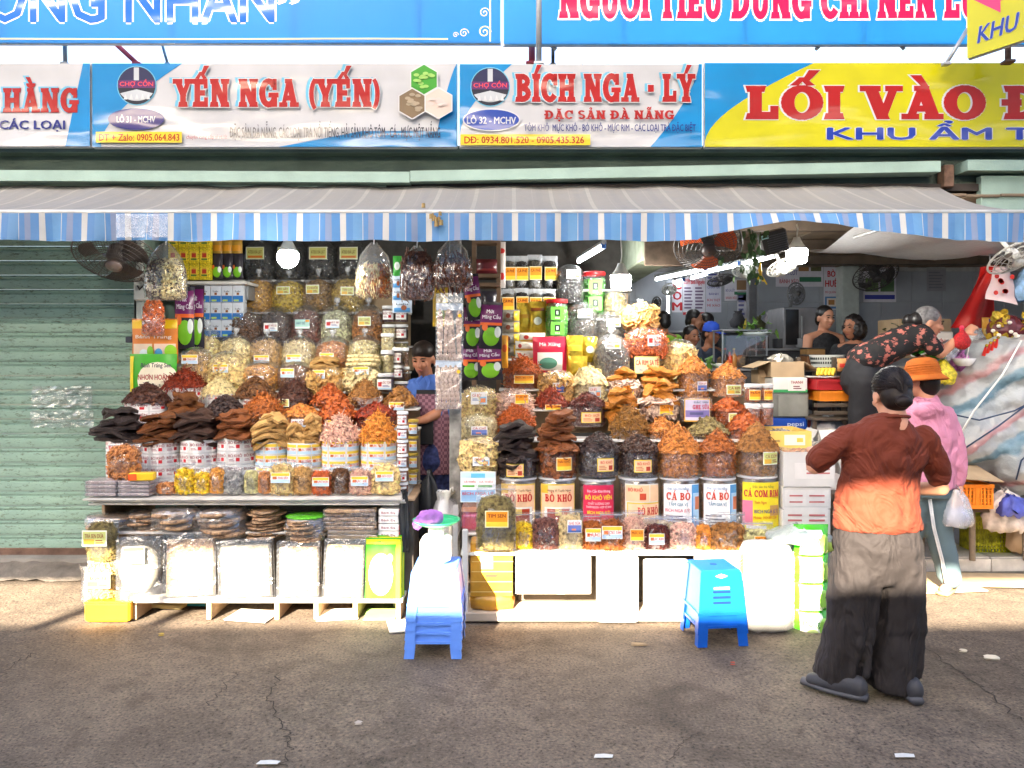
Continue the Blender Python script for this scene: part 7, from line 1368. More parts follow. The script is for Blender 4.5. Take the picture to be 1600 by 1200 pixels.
def fluor(label,a,ya,b,yb,z):
    Y0,Y1=(z-CAM_H)*F_PX/(HORIZON-ya),(z-CAM_H)*F_PX/(HORIZON-yb);p0,p1=Vector((XW(a,Y0),Y0,z)),Vector((XW(b,Y1),Y1,z));t=thing('tube_lamp',label,'tube light',p0);d=p1-p0
    obj('tube',M().tube([(0,0,0),d],.014,10),TUBE,t,smooth=True);n=Vector((0,0,1));obj('fitting',M().tube([Vector((0,0,.035))-d*.02,d*1.02+Vector((0,0,.035))],.02,6),C(200,206,210),t)
    for k in (0,1):obj('socket',M().rbox(tuple(d*k+Vector((0,0,.012))),(.035,.035,.05),.004),C(60,110,190) if not k else C(220,220,220),t)
fluor('lit tube lamp over the right stall, nearest',943,386,904,409,2.42);fluor('long lit tube lamp along the hall, nearest of the row',1212,400,1160,413.5,2.5);fluor('lit tube lamp second in the hall row',1155,414,1104,425,2.5);fluor('lit tube lamp beside the beam, upper row',1102,421,1025,437,2.45)
fluor('lit tube lamp third in the lower hall row',1106,428,1080,435,2.55);fluor('short lit tube lamp deep in the hall',1068,438,1040,446,2.55);fluor('farthest lit tube lamp deep in the hall',1036,448,990,456,2.55)
t=thing('tube_lamp','upright blue white lit tube at the back of the hall','tube light',W(1044,490,9.8));obj('tube',M().tube([(0,0,0),(0,0,.3)],.014,8),TUBE,t,smooth=True);obj('fitting',M().rbox((0,.03,.15),(.04,.03,.34),.004),C(200,206,210),t)
def fan(label,px,py,Y,rpx,rot,cage,blade,hub,rings=6,spokes=40,arm=None,wire=.0022):
    r=S(rpx,Y);c=W(px,py,Y);t=thing('electric_fan',label,'fan',c);t.rotation_euler=rot;d=r*.28;wb=M()
    # axis of the fan is local -Y; front guard bulges towards -Y
    for i in range(1,rings+1):
        k=i/rings;rr=r*k;y=-d*(1-k**2.2);wb.tube([(rr*math.cos(a),y,rr*math.sin(a)) for a in [2*math.pi*j/28 for j in range(29)]],wire if i<rings else wire*2.2,4,cap=False)
    for j in range(spokes):
        a=2*math.pi*j/spokes;wb.tube([(r*k*math.cos(a+.25*(1-k)),-d*(1-k**2.2),r*k*math.sin(a+.25*(1-k))) for k in (.18,.45,.75,1.)],wire*.8,3,cap=False)
    obj('front_guard',wb,cage,t);bb=M()
    for j in range(spokes//2):
        a=2*math.pi*j/(spokes//2);bb.tube([(r*k*math.cos(a),d*.9*(1-k**3),r*k*math.sin(a)) for k in (.2,.7,1.)],wire,3,cap=False)
    obj('rear_guard',bb,cage,t)
    for j in range(3):
        a=2*math.pi*j/3+.5;bl=M();bl.grid(lambda u,v:(lambda A,q:(r*q*math.cos(A),-.012+.05*r*(u-.5)*4,r*q*math.sin(A)))(a+(u-.5)*(.55+.75*v),.2+.66*v*(1-.12*(2*u-1)**2)),8,6);obj('blade',bl,blade,t,smooth=True)
    obj('hub',M().lathe([(r*.2,0),(r*.19,.02),(r*.1,.03),(.003,.032)],20,close=False),hub,t,rot=(R(90),0,0),loc=(0,-d*.85,0),smooth=True);obj('motor',M().lathe([(r*.16,-d*.5),(r*.24,0),(r*.24,d*.9),(r*.12,d*1.4)],18),cage,t,rot=(R(-90),0,0),smooth=True)
    if arm:obj('arm',M().tube([(0,d*1.2,0)]+[tuple(q) for q in arm],.016,8),cage,t,smooth=True)
    return t
KB=P('dark_fan_plastic',(.05,.045,.045),.4,.1);BRN=P('brown_grey_fan',(.15,.125,.11),.45,.1);WHF=P('white_fan_wire',(.6,.6,.56),.4,.1);ORB=P('orange_fan_blade',(.75,.13,.03),.35,.1)
fan('large brown grey fan tilted down under the awning at the left',182,402,5.35,63,(R(58),0,R(6)),BRN,BRN,P('tan_hub',(.33,.25,.22),.4),9,70,[(0,.3,-.05)])
fan('black fan with orange blades under the lifted awning',1106,383,5.5,52,(R(42),R(0),R(-8)),KB,ORB,P('dark_hub',(.06,.05,.05),.4),8,56,[(0,.3,-.05)]);fan('black wall fan beside the food poster',1368,430,9.4,34,(R(52),R(14),R(20)),KB,KB,KB,5,30,[(.1,.3,.1),(.32,.4,.12)],.004)
fan('white wire cage fan beside the entrance bulb',1222,418,6.1,24,(R(62),R(-12),0),WHF,WHF,WHF,4,18,[(0,.2,-.02)],.003);fan('white wire cage fan in the top right corner under the awning',1585,402,5.4,40,(R(60),R(-18),R(-10)),WHF,P('grey_blade',(.3,.28,.26),.4),WHF,5,16,[(0,.25,-.02)],.0035)
fan('grey pedestal fan standing on the steel oven',1244,459,8.3,17,(0,0,R(20)),P('smoke_grey',(.14,.14,.15),.4),P('smoke_grey',(.14,.14,.15)),KB,4,24,[(0,.1,-.15)],.004);fan('dark wall fan deep in the hall left of the posters',1026,473,9.6,9,(R(10),0,R(30)),KB,KB,KB,3,14,None,.005);fan('dark wall fan hanging below the tube row',1126,438,8.2,20,(R(68),R(-8),0),KB,KB,KB,4,24,[(0,.2,0)],.004);fan('small pale fan near the red letters',1046,452,9.2,11,(R(40),0,0),WHF,P('grey_blade',(.3,.28,.26)),WHF,3,18,None,.004);fan('pale cage fan half hidden by the flowers',1165,424,7.4,20,(R(66),R(10),0),WHF,WHF,WHF,3,18,None,.003)
t=thing('loudspeaker','black loudspeaker hung tilted under the awning','speaker',W(1208,378,5.65));t.rotation_euler=(R(12),R(-14),R(-10));obj('cabinet',M().rbox((0,0,0),(.19,.12,.17),.01),KB,t);[obj('grille_bar',M().box((0.02,-.063,-.06+.016*k),(.14,.006,.006)),P('grille_black',(.09,.09,.1),.4),t) for k in range(8)];panel(t,.05,.03,(-.06,-.061,.055),[(0,1,0,1,(170,220,226)),(.1,.9,.3,.6,(60,120,150))],name='sticker')
# hanging greenery with a yellow flower
t=thing('hanging_plant','dark green hanging vine with a yellow flower by the orange bladed fan','plant',W(1172,440,5.55));rgv=rng_of('vine');lf=M();st_=M()
LEAF=M().add([(0,0,0),(.02,-.006,-.02),(.014,-.008,-.05),(0,-.004,-.07),(-.014,-.008,-.05),(-.02,-.006,-.02),(0,-.012,-.035)],[(0,6,1),(1,6,2),(2,6,3),(3,6,4),(4,6,5),(5,6,0)])
for k in range(3):x=(k-1)*.05;st_.tube([(x*1.5,0,.36),(x*1.2,-.02,.2),(x+.02,-.03,.05)],.003,5)
for k in range(46):z_=rgv.uniform(.0,.38);lf.join(LEAF,Matrix.Translation((rgv.normal(0,.05+.12*z_),rgv.normal(-.02,.03),z_))@Matrix.Rotation(rgv.uniform(-2,2),4,'Z')@Matrix.Rotation(rgv.normal(0,.6),4,'Y')@Matrix.Scale(rgv.uniform(.7,1.2),4))
obj('stem',st_,P('vine_stem',(.06,.1,.03),.6),t);obj('foliage',lf,P('vine_leaf',(.045,.1,.03),.5,.35,20),t,kind='stuff');fl=M()
for k in range(5):a=k*1.26;fl.grid(lambda u,v:((u-.5)*.022*(1-.6*v)+math.sin(a)*.045*v,-.05-.02*v*math.cos(a),-.02-.05*v+.02*v*v*math.cos(a*2)),3,5)
obj('flower',fl,C(250,210,40),t,loc=(.06,0,.06));fl2=M().tube([(.06,-.05,.13),(.055,-.05,.08),(.06,-.05,.04)],[.004,.014,.01],8);obj('flower_tube',fl2,C(240,190,50),t,smooth=True)

# ---- raised food-court floor, posters
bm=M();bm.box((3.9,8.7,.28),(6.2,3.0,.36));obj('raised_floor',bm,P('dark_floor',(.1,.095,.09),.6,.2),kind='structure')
PW=BW-.018
def poster(label,a,b,tp,bo,rects,texts,Y_=PW):
    w=S(b-a,Y_);h=S(bo-tp,Y_);t=thing('wall_poster',label,'poster',W((a+b)/2,bo,Y_),group='menu posters on the tiled wall');panel(t,w,h,(0,0,h/2),rects,texts,name='sheet');obj('hanging_strip',M().rbox((0,-.006,h),(w,.008,.015),.002),C(150,150,150),t)
PWt=(206,204,214)
poster('narrow poster with red letters C O M',1050,1066,436,488,[(0,1,0,1,PWt)],[('C',.1,.9,.7,.95,(176,30,40),.06),('O',.1,.9,.38,.63,(176,30,40),.06),('M',.05,.95,.06,.31,(176,30,40),.06)])
poster('white menu poster with red headline deep in the hall',1067,1102,432,492,[(0,1,0,1,PWt),(0,1,0,.07,(176,40,50))]+tiny(7,.06,.45,.14,.74,(110,90,120))+tiny(7,.54,.94,.14,.74,(110,90,120)),[('CƠM Bình Nguyên',.04,.96,.8,.93,(190,40,60),.03)])
poster('bluish menu poster with red and blue lines',1103,1127,424,488,[(0,1,0,1,(196,196,212))]+tiny(3,.1,.9,.72,.96,(60,60,130)),[('CHÂN GÀ',.1,.9,.58,.65,(60,60,140)),('BÁNH',.2,.8,.42,.48,(60,60,140)),('BÚN THỊT',.08,.92,.27,.33,(176,40,60)),('MÌ XÀO',.08,.92,.14,.2,(176,40,60))])
poster('small food poster with green strip',1132,1170,436,470,[(0,1,0,1,PWt),(.5,.95,.5,.95,(140,110,80)),(.4,.95,.28,.42,(50,110,80))],[('BÒ LÁ LỐT',.05,.42,.42,.54,(60,60,140)),('BÁNH XÈO',.05,.5,.08,.2,(176,40,60))]);poster('narrow blue and white poster beside the dark post',1152,1180,456,498,[(0,1,0,1,PWt),(.5,1,.1,.35,(60,80,150)),(.5,1,.4,.9,(150,190,210))]+tiny(5,.06,.42,.1,.9,(110,110,160)),[])
poster('wide food poster behind the entrance bulb',1212,1286,394,448,[(0,1,0,1,PWt),(.48,.7,.45,.78,(150,110,70)),(.74,.96,.45,.78,(90,90,60)),(.5,.96,.14,.28,(50,110,80))],[('BÒ LÁ LỐT',.05,.46,.34,.48,(60,60,140)),('BÁNH XÈO',.08,.48,.1,.22,(176,40,60))]);poster('tall narrow poster reading BÚN BÒ HUẾ',1287,1311,398,484,[(0,1,0,1,PWt),(.08,.92,.02,.24,(90,130,180)),(.2,.8,.06,.21,(220,210,200)),(.3,.7,.09,.18,(170,120,70))],[('BÚN',.1,.9,.78,.9,(180,36,46),.05),('BÒ',.25,.75,.6,.71,(180,36,46),.05),('HUẾ',.1,.9,.42,.54,(180,36,46),.05),('MÌ QUẢNG',.1,.9,.3,.34,(180,60,70))])
poster('food poster with blue strip behind the black wall fan',1349,1400,398,472,[(0,1,0,1,PWt),(.06,.46,.22,.5,(110,140,80)),(.52,.94,.22,.5,(90,120,80)),(.04,.96,.06,.15,(50,60,150))],[('BÚN THỊT NƯỚNG',.08,.92,.84,.92,(176,50,70)),('CHẢ CÁ ĐÀ NẴNG',.12,.9,.72,.79,(176,50,70))]);poster('small grey notice on the wall right of the fan',1448,1478,420,455,[(0,1,0,1,(140,140,146))]+tiny(6,.1,.9,.1,.9,(120,120,128)),[])
# ---- counters and gear of the food court
STN=P('stainless',(.38,.39,.4),.3,.12,8,metal=.7);DKS=P('dark_steel',(.07,.07,.075),.35,.15,6,metal=.3)
def box_px(nm,label,a,b,tp,bo,Y_,dp,mat,cat,extra=None,zb=None,rz=0,group=None):
    w=S(b-a,Y_);zb=ZW(bo,Y_) if zb is None else zb;h=ZW(tp,Y_)-zb;t=thing(nm,label,cat,(XW((a+b)/2,Y_),Y_+dp/2,zb),rz,group=group);obj('body',M().rbox((0,0,h/2),(w,dp,h),.008),mat,t);t['_d']=0;del t['_d']
    if extra:extra(t,w,dp,h)
    return t
def topedge(t,w,dp,h):obj('worktop',M().rbox((0,-.01,h+.012),(w+.03,dp+.04,.022),.004),STN,t)
box_px('food_counter','dark food counter in the middle of the hall',1090,1200,580,690,7.3,.5,DKS,'counter',topedge);box_px('side_counter','dark counter with pots behind the brown cartons',1196,1300,548,640,8.0,.5,DKS,'counter',topedge)
t=thing('glass_case','glass food case with steel frame on the food counter','display case',(XW(1158,7.5),7.55,ZW(580,7.3)+.026));w,h=S(68,7.5),.36
for sx in (-1,1):
    for sy in (-1,1):obj('frame_post',M().box((sx*w/2,sy*.16,h/2),(.014,.014,h)),STN,t)
obj('case_top',M().rbox((0,0,h+.006),(w+.03,.36,.012),.003),STN,t);obj('glass_pane',M().box((0,-.165,h*.45),(w*.98,.004,h*.85)),film('case_glass',haze=.02,gloss=.1,rough=.02,bump=.0),t);obj('food_tray',M().rbox((0,0,.06),(w*.9,.28,.1),.02),P('cooked_food',(.25,.15,.07),.6,.5,30),t)
def plant_pile(nm,label,px,py,Y_,r,mat,n=60,cat='vegetables'):
    t=thing(nm,label,cat,W(px,py,Y_));rg_=rng_of(label);b=M()
    for k in range(n):b.join(LEAF,Matrix.Translation((rg_.normal(0,r*.6),rg_.normal(0,r*.4),abs(rg_.normal(0,r*.35))+.03))@Matrix.Rotation(rg_.uniform(-3,3),4,'Z')@Matrix.Rotation(rg_.normal(1.4,.6),4,'X')@Matrix.Scale(rg_.uniform(.8,1.8),4))
    obj('leaves',b,mat,t,kind='stuff');obj('bowl',M().lathe([(r*.5,0),(r*.9,.02),(r,.05),(r*.9,.045),(.005,.03)],20,close=False),C(190,200,200),t,smooth=True)
GRV=P('salad_green',(.12,.26,.04),.5,.4,25);plant_pile('greens_bowl','bowl of green herbs on the glass food case',1180,527,7.5,.16,GRV);plant_pile('greens_bowl','bowl of green herbs in front of the blue capped man',1085,575,7.3,.12,GRV);plant_pile('greens_bowl','green leafy bundle on the boxes right of the bending woman',1415,527,6.8,.13,P('dark_leaf',(.05,.1,.04),.5,.3))
for px,l in ((1112,'white rice bowl left on the food counter'),(1128,'white rice bowl right on the food counter')):t=thing('bowl',l,'bowl',W(px,581,7.25)+Vector((0,.12,.022)));obj('bowl_wall',M().lathe([(.025,0),(.05,.02),(.07,.05),(.065,.05),(.03,.012)],20,close=False),C(220,220,220,rough=.25),t,smooth=True);obj('rice',M().ell((0,0,.04),(.055,.055,.02),12,6),C(226,222,206),t)
box_px('steel_oven','grey steel oven cabinet with dark glass door',1224,1291,480,549,8.1,.5,P('grey_metal',(.22,.22,.23),.4,.1,metal=.5),'oven',lambda t,w,dp,h:(obj('door',M().rbox((-w*.3,-dp/2-.008,h*.55),(w*.3,.014,h*.8),.004),P('dark_glass',(.02,.02,.022),.1),t),obj('door_handle',M().rbox((-w*.08,-dp/2-.02,h*.55),(.02,.02,h*.5),.004),STN,t)))
for l,a,b,tp,bo,Y_,cc in [('dark pot on the side counter, left',1212,1236,532,548,8.1,(60,60,64)),('steel pot on the side counter, right',1244,1272,534,548,8.05,(120,120,124))]:
    t=thing('cooking_pot',l,'pot',(XW((a+b)/2,Y_),Y_+.1,ZW(548,8.0)+.025));w=S(b-a,Y_)/2;obj('pot_wall',M().lathe([(w*.9,0),(w,.01),(w,.1),(w*1.06,.104),(w*.95,.1),(w*.9,.02)],22,close=False),C(*cc,rough=.3),t,smooth=True,autosmooth=40);obj('handle',M().rbox((w*1.15,0,.07),(.05,.02,.015),.004),KB,t)
# bags hung on the wall near the posters
sack('grey_bag','dark patterned bag hanging at the back wall',1142,1164,486,512,9.7,P('dark_cloth',(.07,.07,.08),.8));sack('pink_bag','pale pink plastic bag hanging at the back wall',1193,1212,488,512,9.7,film('pink_film',col=(.85,.6,.85),haze=.5));sack('yellow_bag','small yellow bag hanging at the back wall',1163,1176,498,514,9.6,C(214,190,60));sack('olive_bag','olive bag hanging beside the small yellow bag',1176,1192,494,513,9.65,C(120,120,80))
# ---- left foreground of the hall: cartons, crates, chair
Yh=6.3
PEP=P('cola_blue',srgb(20,74,176),.5,.1)
def crate_print(s):return lambda t,w,dp,h:panel(t,w*.55,h*.55,(w*.1,-dp/2-.001,h*.5),[(0,1,0,1,(20,74,176))],[(s,.05,.95,.2,.75,(200,216,236),.02)],name='print')
box_px('blue_carton','lower blue carton on the floor with white lettering',1206,1275,672,740,6.2,.35,PEP,'carton',lambda t,w,dp,h:panel(t,w*.5,.09,(w*.12,-dp/2-.001,h-.06),[(0,1,0,1,(20,74,176))],[('pepsi',.05,.95,.3,.8,(200,216,236),.02)],name='print'));box_px('blue_carton','upper blue carton reading pepsi',1206,1262,653,671,6.2,.35,PEP,'carton',lambda t,w,dp,h:panel(t,w*.5,h*.8,(w*.16,-dp/2-.001,h*.5),[(0,1,0,1,(20,74,176))],[('pepsi',.05,.95,.25,.75,(200,216,236),.02)],name='print'))
box_px('metal_box','grey metal box on the blue cartons',1207,1264,614,652.5,6.2,.34,P('dull_metal',(.17,.17,.155),.5,.2,9,metal=.2),'box',lambda t,w,dp,h:obj('front_panel',M().rbox((w*.06,-dp/2-.004,h*.48),(w*.8,.008,h*.86),.004),P('dull_panel',(.24,.24,.215),.5,.25,7),t))
box_px('printed_carton','white and green carton with red lettering on the metal box',1208,1262,590,613.5,6.2,.34,P('white_carton_card',(.68,.66,.63)),'carton',lambda t,w,dp,h:(panel(t,w*.5,h*.8,(w*.18,-dp/2-.001,h*.52),[(0,1,0,1,(222,220,214))]+tiny(2,.3,.8,.12,.45,(120,60,60)),[('THANH',.15,.85,.6,.85,(150,36,40),.03)],name='print'),panel(t,w*.98,h*.2,(0,-dp/2-.0005,h*.11),[(0,1,0,1,(60,150,90))],name='green_band')))
t=carton('brown_carton','open brown carton on the white and green one',(XW(1232,6.2),6.38,ZW(589.5,6.2)),(S(52,6.2),.32,S(24,6.2)),CARD,open_=True,flaps=[(20,'l'),(30,'r')]);obj('foil_goods',M().lathe([(.02,.1),(.09,.12),(.1,.15),(.05,.18),(.004,.185)],16,jit=.01,rng=rng_of('foil'),sy=.8),P('silver_foil',(.5,.47,.4)),t)
carton('brown_carton','small brown carton at the foot of the food counter',(XW(1201,6.3),6.5,ZW(600,6.3)),(S(20,6.3),.2,S(22,6.3)),CARD,flaps=[(40,'f')])
ch=thing('wooden_chair','dark wooden chair holding trays beside the blue cartons','chair',(XW(1292,6.2),6.25,FLZ));WD=P('dark_chair_wood',(.1,.075,.055),.5,.3,9);w=S(58,6.2);zs=ZW(655,6.2)-FLZ
for sx in (-1,1):
    for sy in (-1,1):obj('leg',M().rbox((sx*w/2,sy*.17,zs/2),(.035,.035,zs),.004),WD,ch)
obj('seat',M().rbox((0,0,zs+.012),(w+.05,.4,.024),.004),WD,ch);zb_=ZW(628,6.2)-FLZ
for k in range(2):obj('arm_rail',M().rbox((0,-.17,zs+.06+.06*k),(w,.025,.03),.003),WD,ch)
for sx in (-1,1):obj('back_post',M().rbox((sx*w/2,.17,zs+.25),(.035,.035,.5),.004),WD,ch)
sack('blue_bag','translucent blue plastic bag under the wooden chair',1264,1322,648,690,6.2,film('blue_bag_film',col=(.2,.5,.8),haze=.6,gloss=.08,rough=.25),neck=False)
zc_=zs+FLZ+.15
def tray(label,a,b,zz,hh,cc,Y_=6.15,dp=.32):t=thing('plastic_tray',label,'tray',(XW((a+b)/2,Y_),Y_+.1,zz));w=S(b-a,Y_);b_=M();b_.box((0,0,.005),(w*.9,dp*.9,.01));[b_.box(q,d) for q,d in (((-w*.47,0,hh/2),(.012,dp,hh)),((w*.47,0,hh/2),(.012,dp,hh)),((0,-dp*.5,hh/2),(w*.94,.012,hh)),((0,dp*.5,hh/2),(w*.94,.012,hh)))];obj('tray_wall',b_,C(*cc,rough=.4),t);obj('tray_rim',M().box((0,-dp*.5-.008,hh-.01),(w*.96,.012,.02)),C(*cc,rough=.4),t);return t
tray('orange plastic tray on the wooden chair',1276,1322,ZW(626,6.15),.08,(240,140,40));tray('red plastic tray on the orange one',1272,1318,ZW(609,6.15),.085,(176,40,44))
t=thing('banana_plate','plate of yellow fruit on the red tray','fruit',(XW(1292,6.15),6.25,ZW(592,6.15)));obj('plate',M().lathe([(.08,0),(.13,.012),(.135,.02),(.1,.015)],24,close=False),C(226,226,222),t,smooth=True);[obj('fruit',M().tube([(-.06+.03*k,-.06,.03),(-.03+.03*k,-.02,.07),(-.01+.03*k,.04,.08)],[.012,.02,.01],8),C(230,190,60),t,smooth=True) for k in range(5)]
tb=thing('wooden_table','low wooden table behind the trays','table',(XW(1300,6.7),6.75,.1));zt_=ZW(578,6.7)-.1;obj('tabletop',M().rbox((0,0,zt_),(S(86,6.7),.5,.03),.004),WD,tb);[obj('leg',M().rbox((sx*.21,sy*.2,zt_/2),(.035,.035,zt_-.03),.004),WD,tb) for sx in (-1,1) for sy in (-1,1)]
bk=thing('white_basket','white slotted plastic basket on the low table','basket',(XW(1298,6.6),6.68,ZW(577,6.7)+.02));w=S(56,6.6)/2;obj('basket_wall',M().lathe([(w*.8,0),(w*.86,.02),(w*.97,.1),(w,.105),(w*.94,.1),(w*.8,.01)],36,sy=.75,close=False),C(206,210,206),bk,smooth=True)
for r_ in range(2):
    sl=M()
    for k in range(22):a=math.pi+math.pi*(k+.5)/22;q=w*(.885+.045*r_)+.002;sl.box((q*math.cos(a),q*.75*math.sin(a),.038+.036*r_),(.012,.006,.02),rz=a+math.pi/2)
    obj('slot_row',sl,C(60,66,66),bk,kind='stuff')
for l,a,b,tp,bo,Y_,cc in [('bag of noodles on the low table by the bending woman',1308,1332,560,580,6.4,(206,150,90))]:packet('noodle_packet',l,a,b,tp,bo,Y_,C(*cc),.05,[('rect',.1,.9,.3,.6,(190,50,40))])
carton('small_carton','small white carton with red print under the chair',(XW(1294,5.9),5.98,FLZ),(S(36,5.9),.22,ZW(672,5.9)-FLZ),P('white_carton_card',(.68,.66,.63)),open_=True,flaps=[(60,'l'),(50,'f')],prints=[([(0,1,0,1,(222,218,212))],[('Lis',.1,.9,.2,.8,(200,40,40),.04)],.1,.08,-.02,ZW(672,5.9)-FLZ-.08)])
# ---- right side: offering goods, bags, bundle
box_px('brown_carton','wide brown carton behind the bending woman',1404,1487,498,560,6.9,.4,CARD,'carton',lambda t,w,dp,h:obj('tape',M().box((0,-dp/2-.001,h*.5),(.05,.002,h*.96)),P('brown_tape',(.3,.2,.1),.3),t));box_px('white_carton','white carton with red print by the reaching hand',1446,1490,518,558,6.5,.25,P('white_carton_card',(.68,.66,.63)),'carton',lambda t,w,dp,h:panel(t,w*.7,h*.3,(w*.0,-dp/2-.001,h*.6),[(0,1,0,1,(222,220,214))],[('HÀ TĨNH',.1,.9,.3,.8,(190,40,50),.04)],name='print'))
gt2=thing('goods_table','wooden table with paper goods right of the bending woman','table',(XW(1510,6.2),6.4,FLZ));zt_=ZW(578,6.2)-FLZ;obj('tabletop',M().rbox((0,0,zt_),(1.1,.7,.03),.004),PINE,gt2);[obj('leg',M().rbox((sx*.5,sy*.3,zt_/2),(.04,.04,zt_-.03),.004),WD,gt2) for sx in (-1,1) for sy in (-1,1)]
sack('clear_bag','large clear bag of pale goods under the reaching arm',1448,1516,532,580,6.15,FILM3,neck=False);sack('grey_clear_bag','greyish clear bag beside the red net bag',1505,1545,512,578,6.3,FILM3,neck=False);sack('purple_bag','purple flower packets wrapped in clear film',1486,1532,545,580,6.05,P('purple_flowers',srgb(196,120,190),.5,.6,40),neck=False,jit=.015);sack('yellow_net_bag','bag of yellow fruit beneath the white bowl',1455,1492,562,600,5.95,P('yellow_fruit_bag',srgb(226,206,60),.4,.5,40),neck=False)
t=thing('bowl','white bowl with spoon on the goods table','bowl',W(1506,572,5.95));obj('bowl_wall',M().lathe([(.04,0),(.06,.015),(.085,.06),(.08,.06),(.04,.015)],22,close=False),C(226,226,226,rough=.25),t,smooth=True);obj('spoon',M().tube([(.02,0,.05),(.04,.0,.15)],.004,6),C(220,220,220),t)
t=thing('green_cloth','green cloth draped over the goods by the bending woman','cloth',W(1448,560,6.0));obj('cloth',M().grid(lambda u,v:((u-.5)*.2,(v-.5)*.2,.03+.03*math.sin(u*5)-.05*(v-.5)**2*4*0+.01*math.sin(v*9)),12,8),C(60,170,50),t,smooth=True);obj('white_hem',M().tube([(-.1,-.1,.03),(0,-.1,.06),(.1,-.1,.02)],.006,6),C(220,226,220),t)
t=thing('red_bag_bundle','bundle of red plastic bags hanging right of the wall notice','plastic bag',W(1530,510,6.4));rgr=rng_of('redbag');RED=P('red_plastic',srgb(206,30,24),.35,.15,8,transl=.2)
for k in range(5):
    x0,x1=-.14+.05*k,-.06+.05*k+.05;obj('bag_sheet',M().grid(lambda u,v:((x0*1.1*(1-v)+.1*v)+(u-.5)*(.22-.12*v),.03*k-.04+.015*math.sin(u*7+k),v*.5+rgr.normal(0,.004)-.03*abs(u-.5)*(1-v)),8,10),RED,t,smooth=True)
obj('hook_cord',M().tube([(.09,0,.48),(.09,0,.75)],.004,5),WHITE,t)
t=thing('gift_bag','white gift bag with red dots hanging under the wire fan','bag',W(1565,472,6.0));obj('bag_sheet',M().grid(lambda u,v:((u-.5)*(.26-.14*v),-.03*math.sin(u*math.pi)+.01*math.sin(v*8),v*.27+.05*(.5-u)*(1-v)),10,8),C(232,206,206),t,smooth=True)
for k in range(9):obj('red_dot',M().lathe([(.018,0),(.018,.002)],12),C(214,50,40),t,loc=(rgr.uniform(-.08,.08),-.045,rgr.uniform(.03,.2)),rot=(R(90),0,0))
sack('blue_gift_bag','blue and white printed bag hanging at the right edge',1586,1625,418,470,6.0,P('blue_white_print',srgb(140,180,220),.4,.5,14),neck=False)
t=thing('gold_ornament','cluster of gold paper flower ornaments at the right edge','ornament',W(1575,545,6.0));GLD=P('gold_paper',(.65,.42,.04),.25,.3,30,metal=.6)
for k in range(34):obj('gold_rosette',M().lathe([(.003,0),(.02,.004),(.03,.016),(.012,.012)],8,jit=.003,rng=rgr),GLD,t,loc=(rgr.uniform(-.16,.2),rgr.uniform(-.05,.05),rgr.uniform(.02,.3)*(1-.2*rgr.random())),rot=(R(rgr.uniform(40,120)),R(rgr.uniform(-40,40)),0))
for k in range(16):obj('white_bead',M().ell((0,0,0),(.016,.016,.014),8,5),C(236,226,210),t,loc=(rgr.uniform(-.17,.2),rgr.uniform(-.07,-.03),rgr.uniform(.02,.24)))
obj('core',M().ell((.02,.05,.14),(.16,.08,.13),14,8),P('dark_red_foil',(.12,.02,.025)),t)
t=thing('red_tassel','red and gold tassel string below the gold ornaments','ornament',W(1545,552,5.9));[obj('tassel',M().tube([(-.04+.03*k,0,-.02+.02*k),(-.03+.03*k,-.01,.05+.02*k)],[.014,.008],7),C(206,40,30),t) for k in range(4)];[obj('bead',M().ell((-.03+.03*k,-.02,.06+.02*k),(.012,.012,.012),8,5),GLD,t) for k in range(4)]
for k,(cc,l) in enumerate([((214,150,40),'orange packet standing behind the gold ornaments'),((40,50,130),'dark blue packet standing behind the gold ornaments'),((190,40,40),'red packet standing behind the gold ornaments')]):packet('incense_packet',l,1534+9*k,1546+9*k,496+2*k,540,6.3,C(*cc,rough=.3),.03,[('rect',.1,.9,.4,.6,(226,200,120))])
# striped tarpaulin bundle with ropes
tarp=bpy.data.materials.new('striped_tarp');tarp.use_nodes=True;N=tarp.node_tree.nodes;L=tarp.node_tree.links;b=N['Principled BSDF'];tc=N.new('ShaderNodeTexCoord');mp=N.new('ShaderNodeMapping');mp.inputs['Rotation'].default_value=(0,R(32),0);L.new(tc.outputs['Object'],mp.inputs[0])
nz=N.new('ShaderNodeTexNoise');nz.inputs['Scale'].default_value=3.5;nz.inputs['Detail'].default_value=4;L.new(mp.outputs[0],nz.inputs['Vector']);sx_=N.new('ShaderNodeSeparateXYZ');L.new(mp.outputs[0],sx_.inputs[0])
ad=N.new('ShaderNodeMath');ad.operation='MULTIPLY_ADD';ad.inputs[1].default_value=.22;L.new(nz.outputs['Fac'],ad.inputs[0]);L.new(sx_.outputs['Z'],ad.inputs[2]);dv=N.new('ShaderNodeMath');dv.operation='MULTIPLY';dv.inputs[1].default_value=2.6;L.new(ad.outputs[0],dv.inputs[0]);fr=N.new('ShaderNodeMath');fr.operation='FRACT';L.new(dv.outputs[0],fr.inputs[0])
rp=N.new('ShaderNodeValToRGB');e=rp.color_ramp.elements;e[0].position=0;e[0].color=(.36,.38,.39,1);e[1].position=1;e[1].color=(.36,.38,.39,1)
for p_,c_ in ((.28,(.33,.37,.39,1)),(.34,(.1,.19,.25,1)),(.46,(.15,.25,.31,1)),(.52,(.38,.4,.4,1)),(.68,(.37,.38,.39,1)),(.74,(.4,.2,.21,1)),(.82,(.42,.26,.26,1)),(.88,(.4,.4,.4,1))):q=e.new(p_);q.color=c_
